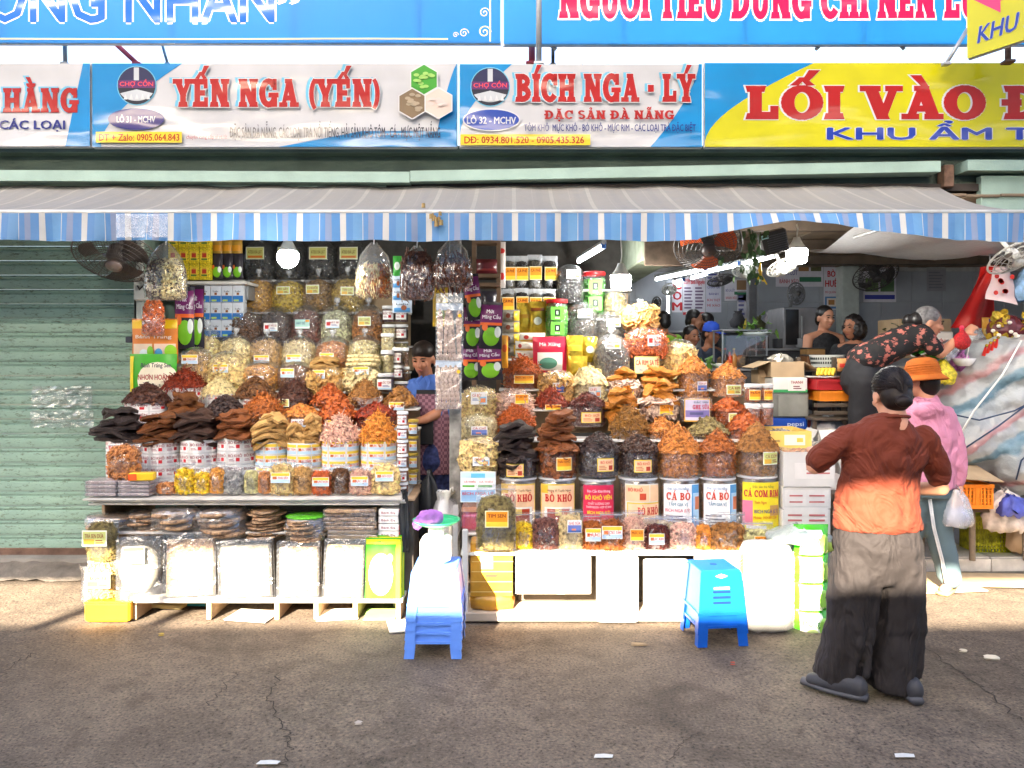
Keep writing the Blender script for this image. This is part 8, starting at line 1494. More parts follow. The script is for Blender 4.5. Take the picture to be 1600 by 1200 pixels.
L.new(fr.outputs[0],rp.inputs[0]);L.new(rp.outputs[0],b.inputs['Base Color']);b.inputs['Roughness'].default_value=.28;n2=N.new('ShaderNodeTexNoise');n2.inputs['Scale'].default_value=14;n2.inputs['Detail'].default_value=6;L.new(tc.outputs['Object'],n2.inputs['Vector']);bp=N.new('ShaderNodeBump');bp.inputs['Strength'].default_value=.55;bp.inputs['Distance'].default_value=.03;L.new(n2.outputs['Fac'],bp.inputs['Height']);L.new(bp.outputs[0],b.inputs['Normal'])
Yb=5.75;t=thing('tarp_bundle','huge bundle wrapped in pale striped tarpaulin and tied with rope','bundle',W(1600,790,Yb)+Vector((0,.25,0)));bm=M()
cx=lambda px:XW(px,Yb)-t.location.x;cz=lambda py:ZW(py,Yb)-t.location.z
bm.ell((cx(1640),.15,cz(650)),(.75,.4,.5),28,16);bm.ell((cx(1560),.05,cz(690)),(.42,.32,.3),24,14);bm.ell((cx(1610),-.1,cz(725)),(.26,.26,.26),24,14);bm.ell((cx(1640),.1,cz(580)),(.55,.35,.3),24,14)
skin('tarp',bm,tarp,t,.018,7,.09,.15)
def rope(name,pts,mat,r=.006):
    obj(name,M().tube([(cx(x),y,cz(z_)) for x,z_,y in pts],r,6),mat,t,smooth=True)
rope('white_rope',[(1600,532,-.22),(1560,585,-.3),(1515,640,-.31),(1486,695,-.29)],C(230,230,224),.007);rope('blue_rope',[(1480,645,-.2),(1520,655,-.33),(1570,640,-.36),(1610,618,-.38)],C(40,60,90));rope('blue_rope',[(1500,700,-.3),(1545,665,-.35),(1600,620,-.38)],C(40,60,90));rope('blue_rope',[(1570,745,-.38),(1575,715,-.4),(1600,690,-.42)],C(40,60,90))
# crates below the bundle
oc=thing('orange_crate','orange slotted plastic crate under the cardboard','crate',(XW(1510,5.6),5.75,ZW(795,5.6)));w,h,dp=S(86,5.6),ZW(757,5.6)-ZW(795,5.6),.3;ORC=P('orange_plastic',srgb(242,140,40),.4,.1)
cb=M();cb.box((0,0,.006),(w*.92,dp*.92,.012));cb.box((-w*.48,0,h/2),(.012,dp,h));cb.box((w*.48,0,h/2),(.012,dp,h));cb.box((0,dp*.5,h/2),(w*.96,.012,h));obj('crate_body',cb,ORC,oc);obj('rim',M().box((0,-dp*.5,h-.012),(w,.018,.026)),ORC,oc);obj('bottom_rail',M().box((0,-dp*.5,.014),(w*.97,.014,.028)),ORC,oc)
bars=M()
for k in range(15):bars.box((-w*.46+w*.92*k/14,-dp*.5,h*.5),(.014 if k % 5 else .03,.012,h*.8))
for k in range(4):bars.box((0,-dp*.5+.001,h*(.25+.17*k)),(w*.93,.009,.009))
obj('front_lattice',bars,ORC,oc,kind='stuff');obj('dark_inside',M().box((0,.0,h*.45),(w*.86,dp*.8,h*.8)),P('crate_brown_goods',(.2,.12,.05),.8),oc)  # plain brown block fills the crate
tag(obj('cardboard_sheet',M().rbox((0,0,0),(S(64,5.6),.34,.008),.003),P('cardboard',(.42,.3,.18)),loc=W(1528,740,5.6)+Vector((0,.1,.0)),rot=(R(14),R(5),R(4))),'bent cardboard sheet lying over the orange crate','cardboard')
sd_=thing('low_bench','low wooden bench carrying the orange crate','bench',(XW(1510,5.7),5.85,FLZ));hb_=ZW(797,5.65)-FLZ;obj('bench_top',M().rbox((0.1,0,hb_-.012),(.8,.34,.024),.004),WD,sd_);[obj('leg',M().tube([(x_,y_,0),(x_*.97,y_,hb_-.02)],.022,8),P('old_post_wood',(.2,.16,.12),.8,.3),sd_) for x_ in (-.2,.05,.45) for y_ in (-.14,.14)]
gcr=thing('yellow_green_crate','dirty yellow green mesh crate on the tiled floor','crate',(XW(1548,5.95),6.02,FLZ+.006));w,h=S(56,5.95),.27;YG=P('dirty_yellow_green',srgb(176,176,40),.6,.5,25);obj('crate_back',M().box((0,.1,h/2),(w,.012,h)),YG,gcr);fb=M()
for k in range(13):fb.box((-w/2+w*k/12,-.1,h/2),(.01,.01,h));
for k in range(9):fb.box((0,-.101,h*k/8),(w,.008,.012))
obj('mesh_front',fb,YG,gcr,kind='stuff');[obj('crate_side',M().box((sx*w/2,0,h/2),(.012,.2,h)),YG,gcr) for sx in (-1,1)]
CLO=P('striped_cloth',srgb(206,196,190),.7,.5,12)
for nm,l,a,b,tp,bo,Y_,m_ in [('cloth_heap','heap of striped cloth and plastic under the bundle',1540,1600,765,830,5.7,CLO),('blue_cloth','blue plastic scraps in the cloth heap',1560,1600,775,805,5.62,P('blue_scrap',srgb(90,100,190),.5,.3)),('paper_sack','torn pale paper sacks at the right edge under the bundle',1575,1630,800,862,5.85,C(206,180,150,rough=.7))]:sack(nm,l,a,b,tp,bo,Y_,m_,neck=False,cat='cloth',jit=.02)
tag(obj('cardboard_flat',M().rbox((0,0,0),(1.5,.32,.012),.004,rz=R(-4)),P('sun_tinted_cardboard',(.5,.37,.22),.7,.15,8),loc=(XW(1560,5.45),5.52,.012)),'flattened cardboard lying before the kerb at the right','cardboard');tag(obj('cardboard_flat',M().rbox((0,0,0),(.6,.25,.01),.004,rz=R(7)),P('sun_tinted_cardboard',(.5,.37,.22)),loc=(XW(1470,5.3),5.36,.01)),'smaller flattened cardboard by the sandal','cardboard')  # lighter copy of the cardboard, with sunlight put into its colour
def bottle(label,px,py,Y_,h_,r_,cc,cap_):
    t=thing('sauce_bottle',label,'bottle',W(px,py,Y_)+Vector((0,.15,0)),group='bottles on the hall counters');obj('bottle_wall',M().lathe([(r_*.9,0),(r_,.01),(r_,h_*.6),(r_*.4,h_*.8),(r_*.35,h_*.93)],14),C(*cc,rough=.2),t,smooth=True);obj('cap',M().lathe([(r_*.42,h_*.92),(r_*.42,h_),(.002,h_)],12,close=False),C(*cap_),t)
for a in [('dark soy bottle with red cap on the food counter',1140,577,7.25,.2,.03,(50,26,18),(190,40,30)),('orange chili bottle with green cap on the food counter',1147,577,7.25,.18,.028,(206,70,30),(60,140,60)),('pale fish sauce bottle with yellow cap on the food counter',1154,577,7.25,.2,.028,(180,120,60),(230,190,50)),('brown bottle with white cap on the side counter',1204,547,8.0,.22,.03,(70,40,24),(220,220,220)),('green bottle on the side counter beside the pots',1278,547,8.0,.2,.03,(50,100,60),(230,230,230))]:bottle(*a)
for l,a,b,tp,bo,Y_,cc in [('brown box on the side counter between the pots',1236,1250,528,547,8.15,(120,80,46)),('low black appliance at the end of the food counter',1170,1196,558,577,7.3,(24,24,26)),('stack of brown trays beneath the steel oven',1262,1284,556,570,7.2,(110,70,40)),('grey tub of dishes at the hall table',1204,1222,558,574,7.1,(90,94,98)),('yellowish carton at the foot of the side counter',1262,1290,545,562,7.4,(140,104,60))]:box_px('kitchen_box',l,a,b,tp,bo,Y_,.2,C(*cc),'box',lambda t,w,dp,h:obj('lid',M().rbox((0,0,h+.006),(w*1.04,dp*1.04,.012),.003),C(60,60,60),t))
box_px('back_counter','long dark counter along the back wall of the hall',1020,1200,520,600,9.4,.3,DKS,'counter',topedge)
pl=thing('standing_platform','low platform on which the bending woman stands','platform',(XW(1350,6.0),6.0,FLZ));obj('deck',M().rbox((0,0,.47),(.75,.55,.05),.006),WD,pl);[obj('leg',M().rbox((sx*.32,sy*.22,.222),(.05,.05,.444),.004),WD,pl) for sx in (-1,1) for sy in (-1,1)]
# ================================================================== PEOPLE
SKN=P('skin',srgb(196,140,112),.5,.06,8);SKN2=P('skin_tan',srgb(168,112,84),.5,.08,8);HAIR=P('black_hair',(.014,.011,.011),.38,.2,40,spec=.5);HAIRG=P('grey_hair',(.2,.19,.19),.5,.5,40);HAIRB=P('brown_hair',(.014,.009,.0075),.45,.2,40,spec=.2)
def folds(m,scale=8.,dist=.05,sz=.55):
    """soft creases of worn cloth"""
    N=m.node_tree.nodes;L=m.node_tree.links;b=N['Principled BSDF'];tc=next(n for n in N if n.type == 'TEX_COORD');mp=N.new('ShaderNodeMapping');mp.inputs['Scale'].default_value=(1,1,sz);mp.inputs['Rotation'].default_value=(0,R(18),0);L.new(tc.outputs['Object'],mp.inputs[0])
    n=N.new('ShaderNodeTexNoise');n.inputs['Scale'].default_value=scale;n.inputs['Detail'].default_value=2.5;n.inputs['Distortion'].default_value=2.2;L.new(mp.outputs[0],n.inputs['Vector']);bp=N.new('ShaderNodeBump');bp.inputs['Strength'].default_value=.75;bp.inputs['Distance'].default_value=dist
    L.new(n.outputs['Fac'],bp.inputs['Height'])
    if b.inputs['Normal'].links:L.new(b.inputs['Normal'].links[0].from_socket,bp.inputs['Normal'])
    L.new(bp.outputs[0],b.inputs['Normal']);return m
def rotpt(p,c,a):return Vector(c)+Matrix.Rotation(a,3,'Z')@(Vector(p)-Vector(c))
def hand(bm,w,d,s=1.,curl=.5,side=1,palm_n=(0,0,-1)):
    """palm and five bent fingers from wrist w along d; palm_n: way the palm faces"""
    w,d=Vector(w),Vector(d).normalized();n=Vector(palm_n);n=(n-d*n.dot(d)).normalized();a=d.cross(n)*side
    bm.capsule([w-d*.01*s,w+d*.035*s,w+d*.075*s],[(.026*s,.016*s),(.036*s,.016*s),(.038*s,.014*s)],10,up=a)
    for i,(o,L_) in enumerate([(-.028,.062),(-.01,.075),(.009,.07),(.027,.054)]):
        b0=w+d*.078*s+a*o*s;b1=b0+(d*math.cos(curl*.5)+n*math.sin(curl*.5))*L_*.5*s;b2=b1+(d*math.cos(curl*1.6)+n*math.sin(curl*1.6))*L_*.5*s;bm.capsule([b0,b1,b2],[.0095*s,.0088*s,.0075*s],8)
    t0=w+d*.02*s-a*.03*s;t1=t0+(d*.5-a*.6+n*.35)*.04*s;t2=t1+(d*.8+n*.5)*.032*s;bm.capsule([t0,t1,t2],[.013*s,.011*s,.009*s],8)
def head(parent,c,yaw,pitch=0.,s=1.,skin_=SKN,face=True,roll=0.):
    """head facing local -Y when yaw = 0; returns its matrix"""
    mt=Matrix.Translation(c)@Matrix.Rotation(yaw,4,'Z')@Matrix.Rotation(roll,4,'Y')@Matrix.Rotation(pitch,4,'X')@Matrix.Scale(s,4)
    h=M();h.ell((0,.012,.03),(.074,.092,.088),18,12);h.ell((0,-.022,-.035),(.058,.066,.075),16,10);h.ell((0,-.05,-.085),(.03,.026,.022),10,6)
    h.capsule([(0,-.088,.012),(0,-.1,-.018),(0,-.098,-.026)],[.008,.013,.014],8);h.ell((.036,-.07,-.02),(.024,.02,.02),8,6);h.ell((-.036,-.07,-.02),(.024,.02,.02),8,6)
    for k in (-1,1):h.ell((k*.078,.01,-.012),(.012,.022,.034),8,6)
    h.capsule([(0,.02,-.07),(0,.03,-.16)],[.048,.052],12)
    b=M();b.join(h,mt)
    if face:
        e=M();e.join(M().ell((.03,-.082,.012),(.014,.006,.005),8,5),mt);e.join(M().ell((-.03,-.082,.012),(.014,.006,.005),8,5),mt);obj('eyes',e,P('dark_eye',(.02,.015,.012),.2),parent)
        e=M();[e.join(M().tube([(k*.014,-.09,.03),(k*.032,-.087,.037),(k*.05,-.074,.032)],[.003,.0045,.002],6),mt) for k in (-1,1)];obj('eyebrows',e,HAIR,parent)
        e=M();e.join(M().tube([(-.022,-.082,-.055),(0,-.09,-.053),(.022,-.082,-.055)],[.002,.006,.002],6),mt);obj('lips',e,P('lip',(.35,.1,.085),.4),parent)
    return b,mt
def hair_cap(parent,mt,mat,bun=None,back=0.,curly=0.,name='hair'):
    h=M();h.ell((0,.026,.042),(.083,.096,.09),20,14);h.ell((0,.055,-.01),(.074,.066,.07+back),16,10);
    if bun:h.ell(bun[:3],(bun[3],bun[3]*.8,bun[3]*.75),14,10)
    b=M();b.join(h,mt);v=b.verts();return skin(name,b,mat,parent,.009,2,curly,.03)
def strands(parent,mt,mat,tip,n=150,seed='s'):
    """locks combed back over the skull towards a knot"""
    rg_=rng_of(seed);b=M();tp=Vector(tip)
    for i in range(n):
        a=rg_.uniform(-2.9,2.9)-math.pi/2;el=rg_.uniform(-.1,1.35);p0=Vector((math.cos(a)*math.cos(el),math.sin(a)*math.cos(el),math.sin(el)));q1=Vector((0,.95,-.3)).normalized();pts=[]
        for k in range(6):
            u=k/5*.95;d=(p0*(1-u)+q1*u).normalized();pts.append(Vector((d.x*.086,.026+d.y*.099,.042+d.z*.093))*1.0)
        pts[-1]=(pts[-1]+tp*2)/3;b.tube(pts,[.0012,.0026,.003,.003,.0026,.0015],4)
    bb=M();bb.join(b,mt);obj('hair_locks',bb,mat,parent,kind='stuff')
def shoe(parent,heel,dirv,mat,sole,L_=.25,name='shoe'):
    d=Vector(dirv);d.z=0;d.normalize();a=Vector((-d.y,d.x,0));o=thing_part(name,parent)
    h=Vector(heel);b=M();b.capsule([h+d*.03+Vector((0,0,.06)),h+d*.09+Vector((0,0,.062)),h+d*.17+Vector((0,0,.05)),h+d*(L_-.04)+Vector((0,0,.042))],[(.042,.056),(.046,.054),(.047,.042),(.04,.03)],12,up=a);up_=skin(name,b,mat,parent,.008,3)
    s_=M();s_.tube([h+d*-.01+Vector((0,0,.02)),h+d*.05+Vector((0,0,.02)),h+d*.12+Vector((0,0,.018)),h+d*.2+Vector((0,0,.02)),h+d*(L_+.01)+Vector((0,0,.022))],[(.03,.02),(.045,.02),(.047,.018),(.048,.02),(.026,.018)],12,up=a);obj('sole',s_,sole,up_,smooth=True)
    return up_
def thing_part(*a):return None

# ---- woman in the red brown T-shirt, seen from behind
Y0=3.74;t=thing('person','woman in red brown T-shirt and wide dark trousers, seen from behind at the right','person',(XW(1372,Y0),Y0,0));k_=F_PX/Y0
def L3(px,py,y=0.):return Vector(((px-1372)/k_,y,CAM_H-(py-HORIZON)/k_))
UPX=(1,0,0)
hd,mt=head(t,L3(1396,619,.03),math.pi,R(16),1.03)
body=hd;body.capsule([L3(1394,640,.02),L3(1390,672,.0),L3(1388,700,0)],[.05,.056,.1],14)
le,re=L3(1276,731,.03),L3(1474,764,.02)
body.capsule([L3(1322,692,0),le,],[.04,.038],12);body.capsule([le,L3(1290,724,.17),L3(1303,716,.25)],[.038,.033,.026],12);hand(body,L3(1303,716,.25),(.35,1,.1),1.,.6)
body.capsule([L3(1448,694,0),re],[.04,.038],12);body.capsule([re,L3(1450,772,.14),L3(1432,764,.22)],[.038,.032,.026],12);hand(body,L3(1432,764,.22),(-.4,1,.1),1.,.6,side=-1)
skin('body',body,SKN,t,.009,4)
hair_cap(t,mt,HAIRB,(0,.115,-.055,.036),.01);strands(t,mt,P('hair_lock_brown',(.012,.008,.0075),.42,.3,40,spec=.2),(0,.115,-.05),190,'fg')  # locks in a plain near-black brown
b=M();b.ell((0,.116,-.054),(.04,.03,.028),14,8);bb=M();bb.join(b,mt);obj('hair_bun',bb,HAIRB,t,smooth=True)
SHIRT=P('red_brown_cotton',(.135,.022,.0075),.85,.07,5,bump=.08,bscale=300);folds(SHIRT,6.,.05,.8);s_=M()
s_.tube([L3(1370,826,0),L3(1370,806,0),L3(1372,770,0),L3(1376,735,0),L3(1382,700,-.005),L3(1386,676,-.01),L3(1389,660,-.005),L3(1391,648,0)],[(.212,.145),(.208,.142),(.194,.13),(.19,.122),(.2,.115),(.178,.1),(.115,.085),(.072,.072)],28,up=UPX)
s_.capsule([L3(1328,684,0),L3(1300,700,.005),L3(1282,720,.02)],[(.066,.066),(.064,.064),(.062,.06)],14);s_.capsule([L3(1442,686,0),L3(1460,716,.005),L3(1469,744,.012)],[(.066,.066),(.064,.064),(.062,.06)],14)
skin('t_shirt',s_,SHIRT,t,.0095,5,.03,.09);cm_=M();cm_.tube([L3(1391,652,0)+Vector((.082*math.cos(a),.08*math.sin(a)-.004,-.012*math.sin(a))) for a in [2*math.pi*j/24 for j in range(25)]],.008,6,cap=False);obj('collar_rib',cm_,SHIRT,t,smooth=True)
TRO=P('charcoal_knit',srgb(35,30,30),.85,.06,5,bump=.1,bscale=260);folds(TRO,7.,.06,.35);p_=M()
p_.tube([L3(1371,905,.0),L3(1371,880,0),L3(1371,850,-.01),L3(1370,825,0),L3(1370,808,.0)],[(.18,.11),(.208,.14),(.21,.152),(.2,.14),(.185,.125)],26,up=UPX)
p_.tube([L3(1335,870,0),L3(1332,920,0),L3(1327,980,.0),L3(1318,1020,.02),L3(1309,1066,.03)],[(.108,.13),(.11,.125),(.108,.115),(.106,.112),(.11,.115)],20,up=UPX);p_.tube([L3(1405,870,0),L3(1404,920,0),L3(1399,980,.0),L3(1394,1025,-.01),L3(1389,1072,-.01)],[(.108,.13),(.11,.125),(.11,.115),(.114,.114),(.122,.118)],20,up=UPX)
for pts_,r_ in (([(1352,872),(1335,900),(1318,915)],.022),([(1385,872),(1402,905),(1425,915)],.022),([(1362,900),(1352,960),(1338,1040)],.024),([(1378,905),(1378,960),(1368,1045)],.024),([(1312,930),(1306,980),(1296,1045)],.02),([(1335,930),(1330,990),(1318,1045)],.018),([(1410,925),(1412,980),(1404,1050)],.02),([(1425,900),(1428,960),(1424,1045)],.02),([(1320,850),(1345,868),(1362,885)],.018),([(1424,850),(1402,866),(1382,885)],.018)):
    p_.capsule([L3(*q_,y=-.112+abs(q_[0]-1335 if q_[0]<1372 else q_[0]-1404)*.0012) for q_ in pts_],[r_*.5,r_,r_*.8],8)
skin('trousers',p_,TRO,t,.0105,7,.03,.12)
SHO=P('dark_grey_shoe',(.035,.035,.042),.6,.15);SOL=P('grey_sole',(.06,.06,.07),.6)
shoe(t,Vector((-.115,-.115,0)),(-1,.8,0),SHO,SOL,.285);shoe(t,Vector((.11,-.15,0)),(.1,1,0),SHO,SOL,.26)
# ---- woman in pink hoodie and orange hat
Y0=5.28;t=thing('person','woman in pink hoodie and orange hat carrying a clear bag','person',(XW(1445,Y0),Y0,0));k_=F_PX/Y0
def L3(px,py,y=0.):return Vector(((px-1445)/k_,y,CAM_H-(py-HORIZON)/k_))
hd,mt=head(t,L3(1444,596,.03),math.pi+.5,R(8),1.0);hd.capsule([L3(1446,625,0),L3(1446,650,0),L3(1476,652,0),L3(1490,695,-.02),L3(1492,752,-.04),L3(1492,760,-.05)],[.045,.05,.04,.035,.03,.028]);hand(hd,L3(1492,756,-.05),(.05,.1,-1),.95,1.2,palm_n=(-1,0,0));skin('body',hd,SKN,t,.009,4)
hair_cap(t,mt,HAIRB,None,.03)
hat=M();HATM=P('orange_knit',srgb(186,98,28),.8,.12,20);hb=M()
for r_,z_ in ((.01,.14),(.06,.138),(.095,.12),(.108,.085),(.112,.05),(.114,.03),(.13,.015),(.15,-.012),(.155,-.02),(.148,-.016)):hat.v,hat.n  # profile kept below
hb.lathe([(.01,.143),(.055,.14),(.09,.124),(.105,.095),(.11,.06),(.112,.03),(.118,.018),(.14,.0),(.158,-.018),(.152,-.022),(.12,.004)],30,close=False);q=M();q.join(hb,mt@Matrix.Translation((0,.015,.02)));ho=obj('hat',q,HATM,t,smooth=True)
for i in range(7):r_=.112-.0*i;rb=M();zz=.025+.016*i;rr=[.1135,.1125,.1115,.1095,.105,.096,.08][i];rb.tube([(rr*math.cos(a),rr*math.sin(a),zz) for a in [2*math.pi*j/28 for j in range(29)]],.0045,5,cap=False);q=M();q.join(rb,mt@Matrix.Translation((0,.015,.02)));obj('knit_rib',q,HATM,ho)
PNK=folds(P('pink_fleece',srgb(206,136,162),.85,.05,6),8.,.05,.5);s_=M()
s_.tube([L3(1446,762,0),L3(1446,740,0),L3(1447,700,0),L3(1448,665,0),L3(1448,642,-.01),L3(1447,628,0),L3(1446,620,0)],[(.2,.15),(.205,.155),(.2,.15),(.195,.14),(.15,.12),(.09,.09),(.07,.075)],24,up=UPX);s_.capsule([L3(1478,650,0),L3(1490,690,-.02),L3(1494,730,-.04),L3(1492,750,-.045)],[.072,.066,.058,.042],14);s_.capsule([L3(1415,650,0),L3(1402,700,.04),L3(1408,735,.15)],[.072,.062,.045],14)
s_.ell(tuple(L3(1440,640,-.1)),(.1,.06,.07),16,10);skin('hoodie',s_,PNK,t,.012,6,.035,.1)
TEA=P('teal_grey_trousers',srgb(92,112,120),.8,.06,6);p_=M();p_.tube([L3(1446,775,0),L3(1446,750,0),L3(1446,738,0)],[(.17,.13),(.19,.15),(.17,.14)],20,up=UPX);p_.capsule([L3(1460,770,0),L3(1466,820,.01),L3(1476,870,.0),L3(1481,900,-.02)],[.098,.09,.082,.075],16);p_.capsule([L3(1430,770,0),L3(1428,840,.06),L3(1430,895,.12)],[.098,.085,.07],16);skin('trousers',p_,TEA,t,.012,5,.02,.1)
for k in (0,1):obj('side_stripe',M().tube([L3(1440+3*k,775,-.09),L3(1447+3*k,820,-.085),L3(1460+3*k,870,-.083),L3(1467+3*k,905,-.075)],.0055,6),C(226,226,226),t,smooth=True)
f_=M();f_.capsule([L3(1482,902,-.02),L3(1480,913,-.02),L3(1468,918,-.05)],[.035,.035,.03]);f_.capsule([L3(1430,898,.12),L3(1430,912,.1),L3(1425,914,.02)],[.035,.035,.03]);skin('feet',f_,SKN,t,.01,3)
for x_,y_ in ((1474,-.04),(1428,.06)):b=M();c_=L3(x_,0,y_);b.capsule([Vector((c_.x-.06,c_.y-.05,.016)),Vector((c_.x,c_.y,.014)),Vector((c_.x+.05,c_.y+.04,.016))],[(.045,.014),(.04,.013),(.04,.014)],12,up=(0,1,0));obj('sandal',b,P('tan_sandal',(.45,.27,.1),.6),t,smooth=True)
sk_=thing('clear_shopping_bag','clear plastic bag held by the woman in pink','plastic bag',W(1496,822,5.2));w=S(24,5.2);h=ZW(764,5.2)-ZW(822,5.2);rgz=rng_of('cb');obj('film',M().lathe([(w*.9,0),(w*1.05,.03),(w*.95,h*.4),(w*.6,h*.75),(w*.3,h*.98)],22,sy=.6,jit=.006,rng=rgz,lobes=.06,close=False),FILM3,sk_,smooth=True);obj('contents',M().lathe([(w*.7,.006),(w*.85,.05),(w*.6,h*.4),(w*.3,h*.5)],16,sy=.5,jit=.008,rng=rgz),C(196,196,220),sk_,smooth=True);obj('handle',M().tube([(-w*.28,0,h*.9),(-.01,0,h*1.12),(w*.28,0,h*.9)],.005,6),FILM3,sk_)
# ---- old woman bending over the goods
Y0=6.0;t=thing('person','grey haired woman in floral blouse bending to the right, holding a red net bag','person',(XW(1350,Y0),Y0,.6));k_=F_PX/Y0
def L3(px,py,y=0.):return Vector(((px-1350)/k_,y,CAM_H-(py-HORIZON)/k_-.6))
hd,mt=head(t,L3(1452,505,0),R(75),R(14),1.0,SKN);hd.capsule([L3(1446,514,0),L3(1430,520,0)],[.05,.06]);hd.capsule([L3(1442,530,-.08),L3(1456,552,-.12)],[.05,.043]);hd.capsule([L3(1456,552,-.12),L3(1478,533,-.14),L3(1490,522,-.15)],[.042,.034,.026]);hand(hd,L3(1490,522,-.15),(.7,0,.6),.95,1.0,palm_n=(.2,.6,-.6))
hd.capsule([L3(1440,530,.12),L3(1462,560,.16),L3(1475,572,.1)],[.05,.042,.03]);skin('body',hd,SKN,t,.0095,4)
h=M();h.ell((0,.026,.042),(.083,.096,.09),18,12);b=M();b.join(h,mt);skin('hair',b,HAIRG,t,.009,2);b=M();h=M();h.ell((0,.09,.005),(.072,.06,.07),14,10);h.ell((0,.15,-.01),(.05,.045,.05),12,8);b.join(h,mt);skin('hair_bun',b,HAIR,t,.009,2)
def floral():
    m=bpy.data.materials.new('black_floral_fabric');m.use_nodes=True;N=m.node_tree.nodes;L=m.node_tree.links;b=N['Principled BSDF'];tc=N.new('ShaderNodeTexCoord');v=N.new('ShaderNodeTexVoronoi');v.inputs['Scale'].default_value=17;n=N.new('ShaderNodeTexNoise');n.inputs['Scale'].default_value=30
    mx=N.new('ShaderNodeVectorMath');mx.operation='MULTIPLY_ADD';mx.inputs[1].default_value=(.06,.06,.06);L.new(n.outputs['Color'],mx.inputs[0]);L.new(tc.outputs['Object'],mx.inputs[2]);L.new(mx.outputs[0],v.inputs['Vector']);r=N.new('ShaderNodeValToRGB');r.color_ramp.elements[0].position=.3;r.color_ramp.elements[0].color=(.42,.13,.1,1);r.color_ramp.elements[1].position=.42;r.color_ramp.elements[1].color=(.008,.007,.008,1)
    L.new(v.outputs['Distance'],r.inputs[0]);L.new(r.outputs[0],b.inputs['Base Color']);b.inputs['Roughness'].default_value=.75;return m
FLO=floral();s_=M();s_.capsule([L3(1352,562,0),L3(1378,548,0),L3(1405,536,0),L3(1428,525,0),L3(1438,520,0)],[(.13,.16),(.122,.155),(.12,.155),(.115,.15),(.075,.1)],18,up=(0,0,1));s_.capsule([L3(1432,524,-.1),L3(1446,543,-.12)],[.075,.068]);s_.capsule([L3(1432,524,.1),L3(1450,546,.14)],[.075,.066]);skin('blouse',s_,FLO,t,.012,5,.03,.09)
p_=M();p_.capsule([L3(1352,575,0),L3(1345,595,0)],[(.14,.15),(.145,.15)],16);p_.capsule([L3(1344,595,-.08),L3(1340,650,-.07),L3(1338,735,-.06)],[.12,.1,.085],14);p_.capsule([L3(1360,590,.08),L3(1360,650,.07),L3(1356,735,.06)],[.12,.1,.085],14);skin('trousers',p_,P('black_trousers',(.018,.018,.022),.8,.1),t,.013,5,.02,.1)
shoe(t,Vector((-.1,-.08,-.0)),(1,-.1,0),SHO,SOL,.22);shoe(t,Vector((.0,.06,-.0)),(1,.1,0),SHO,SOL,.22)
rb=thing('red_net_bag','red net bag of nuts held in the old woman\'s hand','net bag',W(1503,546,5.84));rb.scale=(.85,.85,.78);obj('net',M().lathe([(.02,0),(.07,.03),(.08,.08),(.06,.13),(.02,.17),(.014,.2)],16,sy=.7,jit=.004,rng=rgz),P('red_net',srgb(186,30,36),.5,.4,60,bump=.6,bscale=90),rb,smooth=True);obj('tie',M().lathe([(.016,.19),(.022,.215),(.01,.235)],10),C(220,60,90),rb)
# ---- vendor in apron between the stalls
Y0=5.75;t=thing('person','vendor in blue shirt and checked apron standing between the stalls','person',(XW(672,Y0),Y0,FLZ));k_=F_PX/Y0
def L3(px,py,y=0.):return Vector(((px-672)/k_,y,CAM_H-(py-HORIZON)/k_-FLZ))
hd,mt=head(t,L3(662,562,-.03),R(-14),R(16),1.04,SKN2);hd.capsule([L3(664,585,0),L3(668,600,.02)],[.05,.06]);hd.capsule([L3(690,625,-.05),L3(684,645,-.1)],[.05,.043]);hd.capsule([L3(684,645,-.1),L3(668,652,-.2),L3(658,654,-.24)],[.042,.034,.027]);hand(hd,L3(658,654,-.24),(-.8,-.5,-.1),.95,.8);skin('body',hd,SKN2,t,.0095,4)
h=M();h.ell((0,.016,.056),(.083,.095,.08),18,12);h.ell((0,.05,-.01),(.082,.06,.08),14,8);b=M();b.join(h,mt);skin('hair',b,HAIRB,t,.009,2)
BLS=P('blue_shirt',srgb(70,104,176),.8,.08,8);s_=M();s_.tube([L3(676,720,.02),L3(676,690,0.02),L3(674,640,.02),L3(672,612,.02),L3(670,595,.02),L3(669,586,.02)],[(.17,.13),(.17,.13),(.175,.13),(.17,.12),(.1,.09),(.07,.07)],22,up=UPX);s_.capsule([L3(696,605,.02),L3(694,625,-.02),L3(686,643,-.08)],[.066,.06,.05]);s_.capsule([L3(645,605,.02),L3(642,640,.02),L3(648,665,-.06)],[.066,.058,.048]);skin('shirt',s_,BLS,t,.012,5,.02,.08)
b=M();[b.tube([L3(664+8*s2*.3,588,-.09),L3(664+s2*9,596,-.125),L3(666+s2*4,606,-.125)],[(.012,.006),(.02,.006),(.008,.004)],8) for s2 in (-1,1)];obj('collar',b,BLS,t)
def check():
    m=P('mauve_check',srgb(150,110,130),.85,.05);N=m.node_tree.nodes;L=m.node_tree.links;b=N['Principled BSDF'];tc=N.new('ShaderNodeTexCoord');ch_=N.new('ShaderNodeTexChecker');ch_.inputs['Scale'].default_value=44;ch_.inputs['Color1'].default_value=(.34,.17,.22,1);ch_.inputs['Color2'].default_value=(.17,.075,.11,1);L.new(tc.outputs['Object'],ch_.inputs['Vector']);L.new(ch_.outputs['Color'],b.inputs['Base Color']);return m
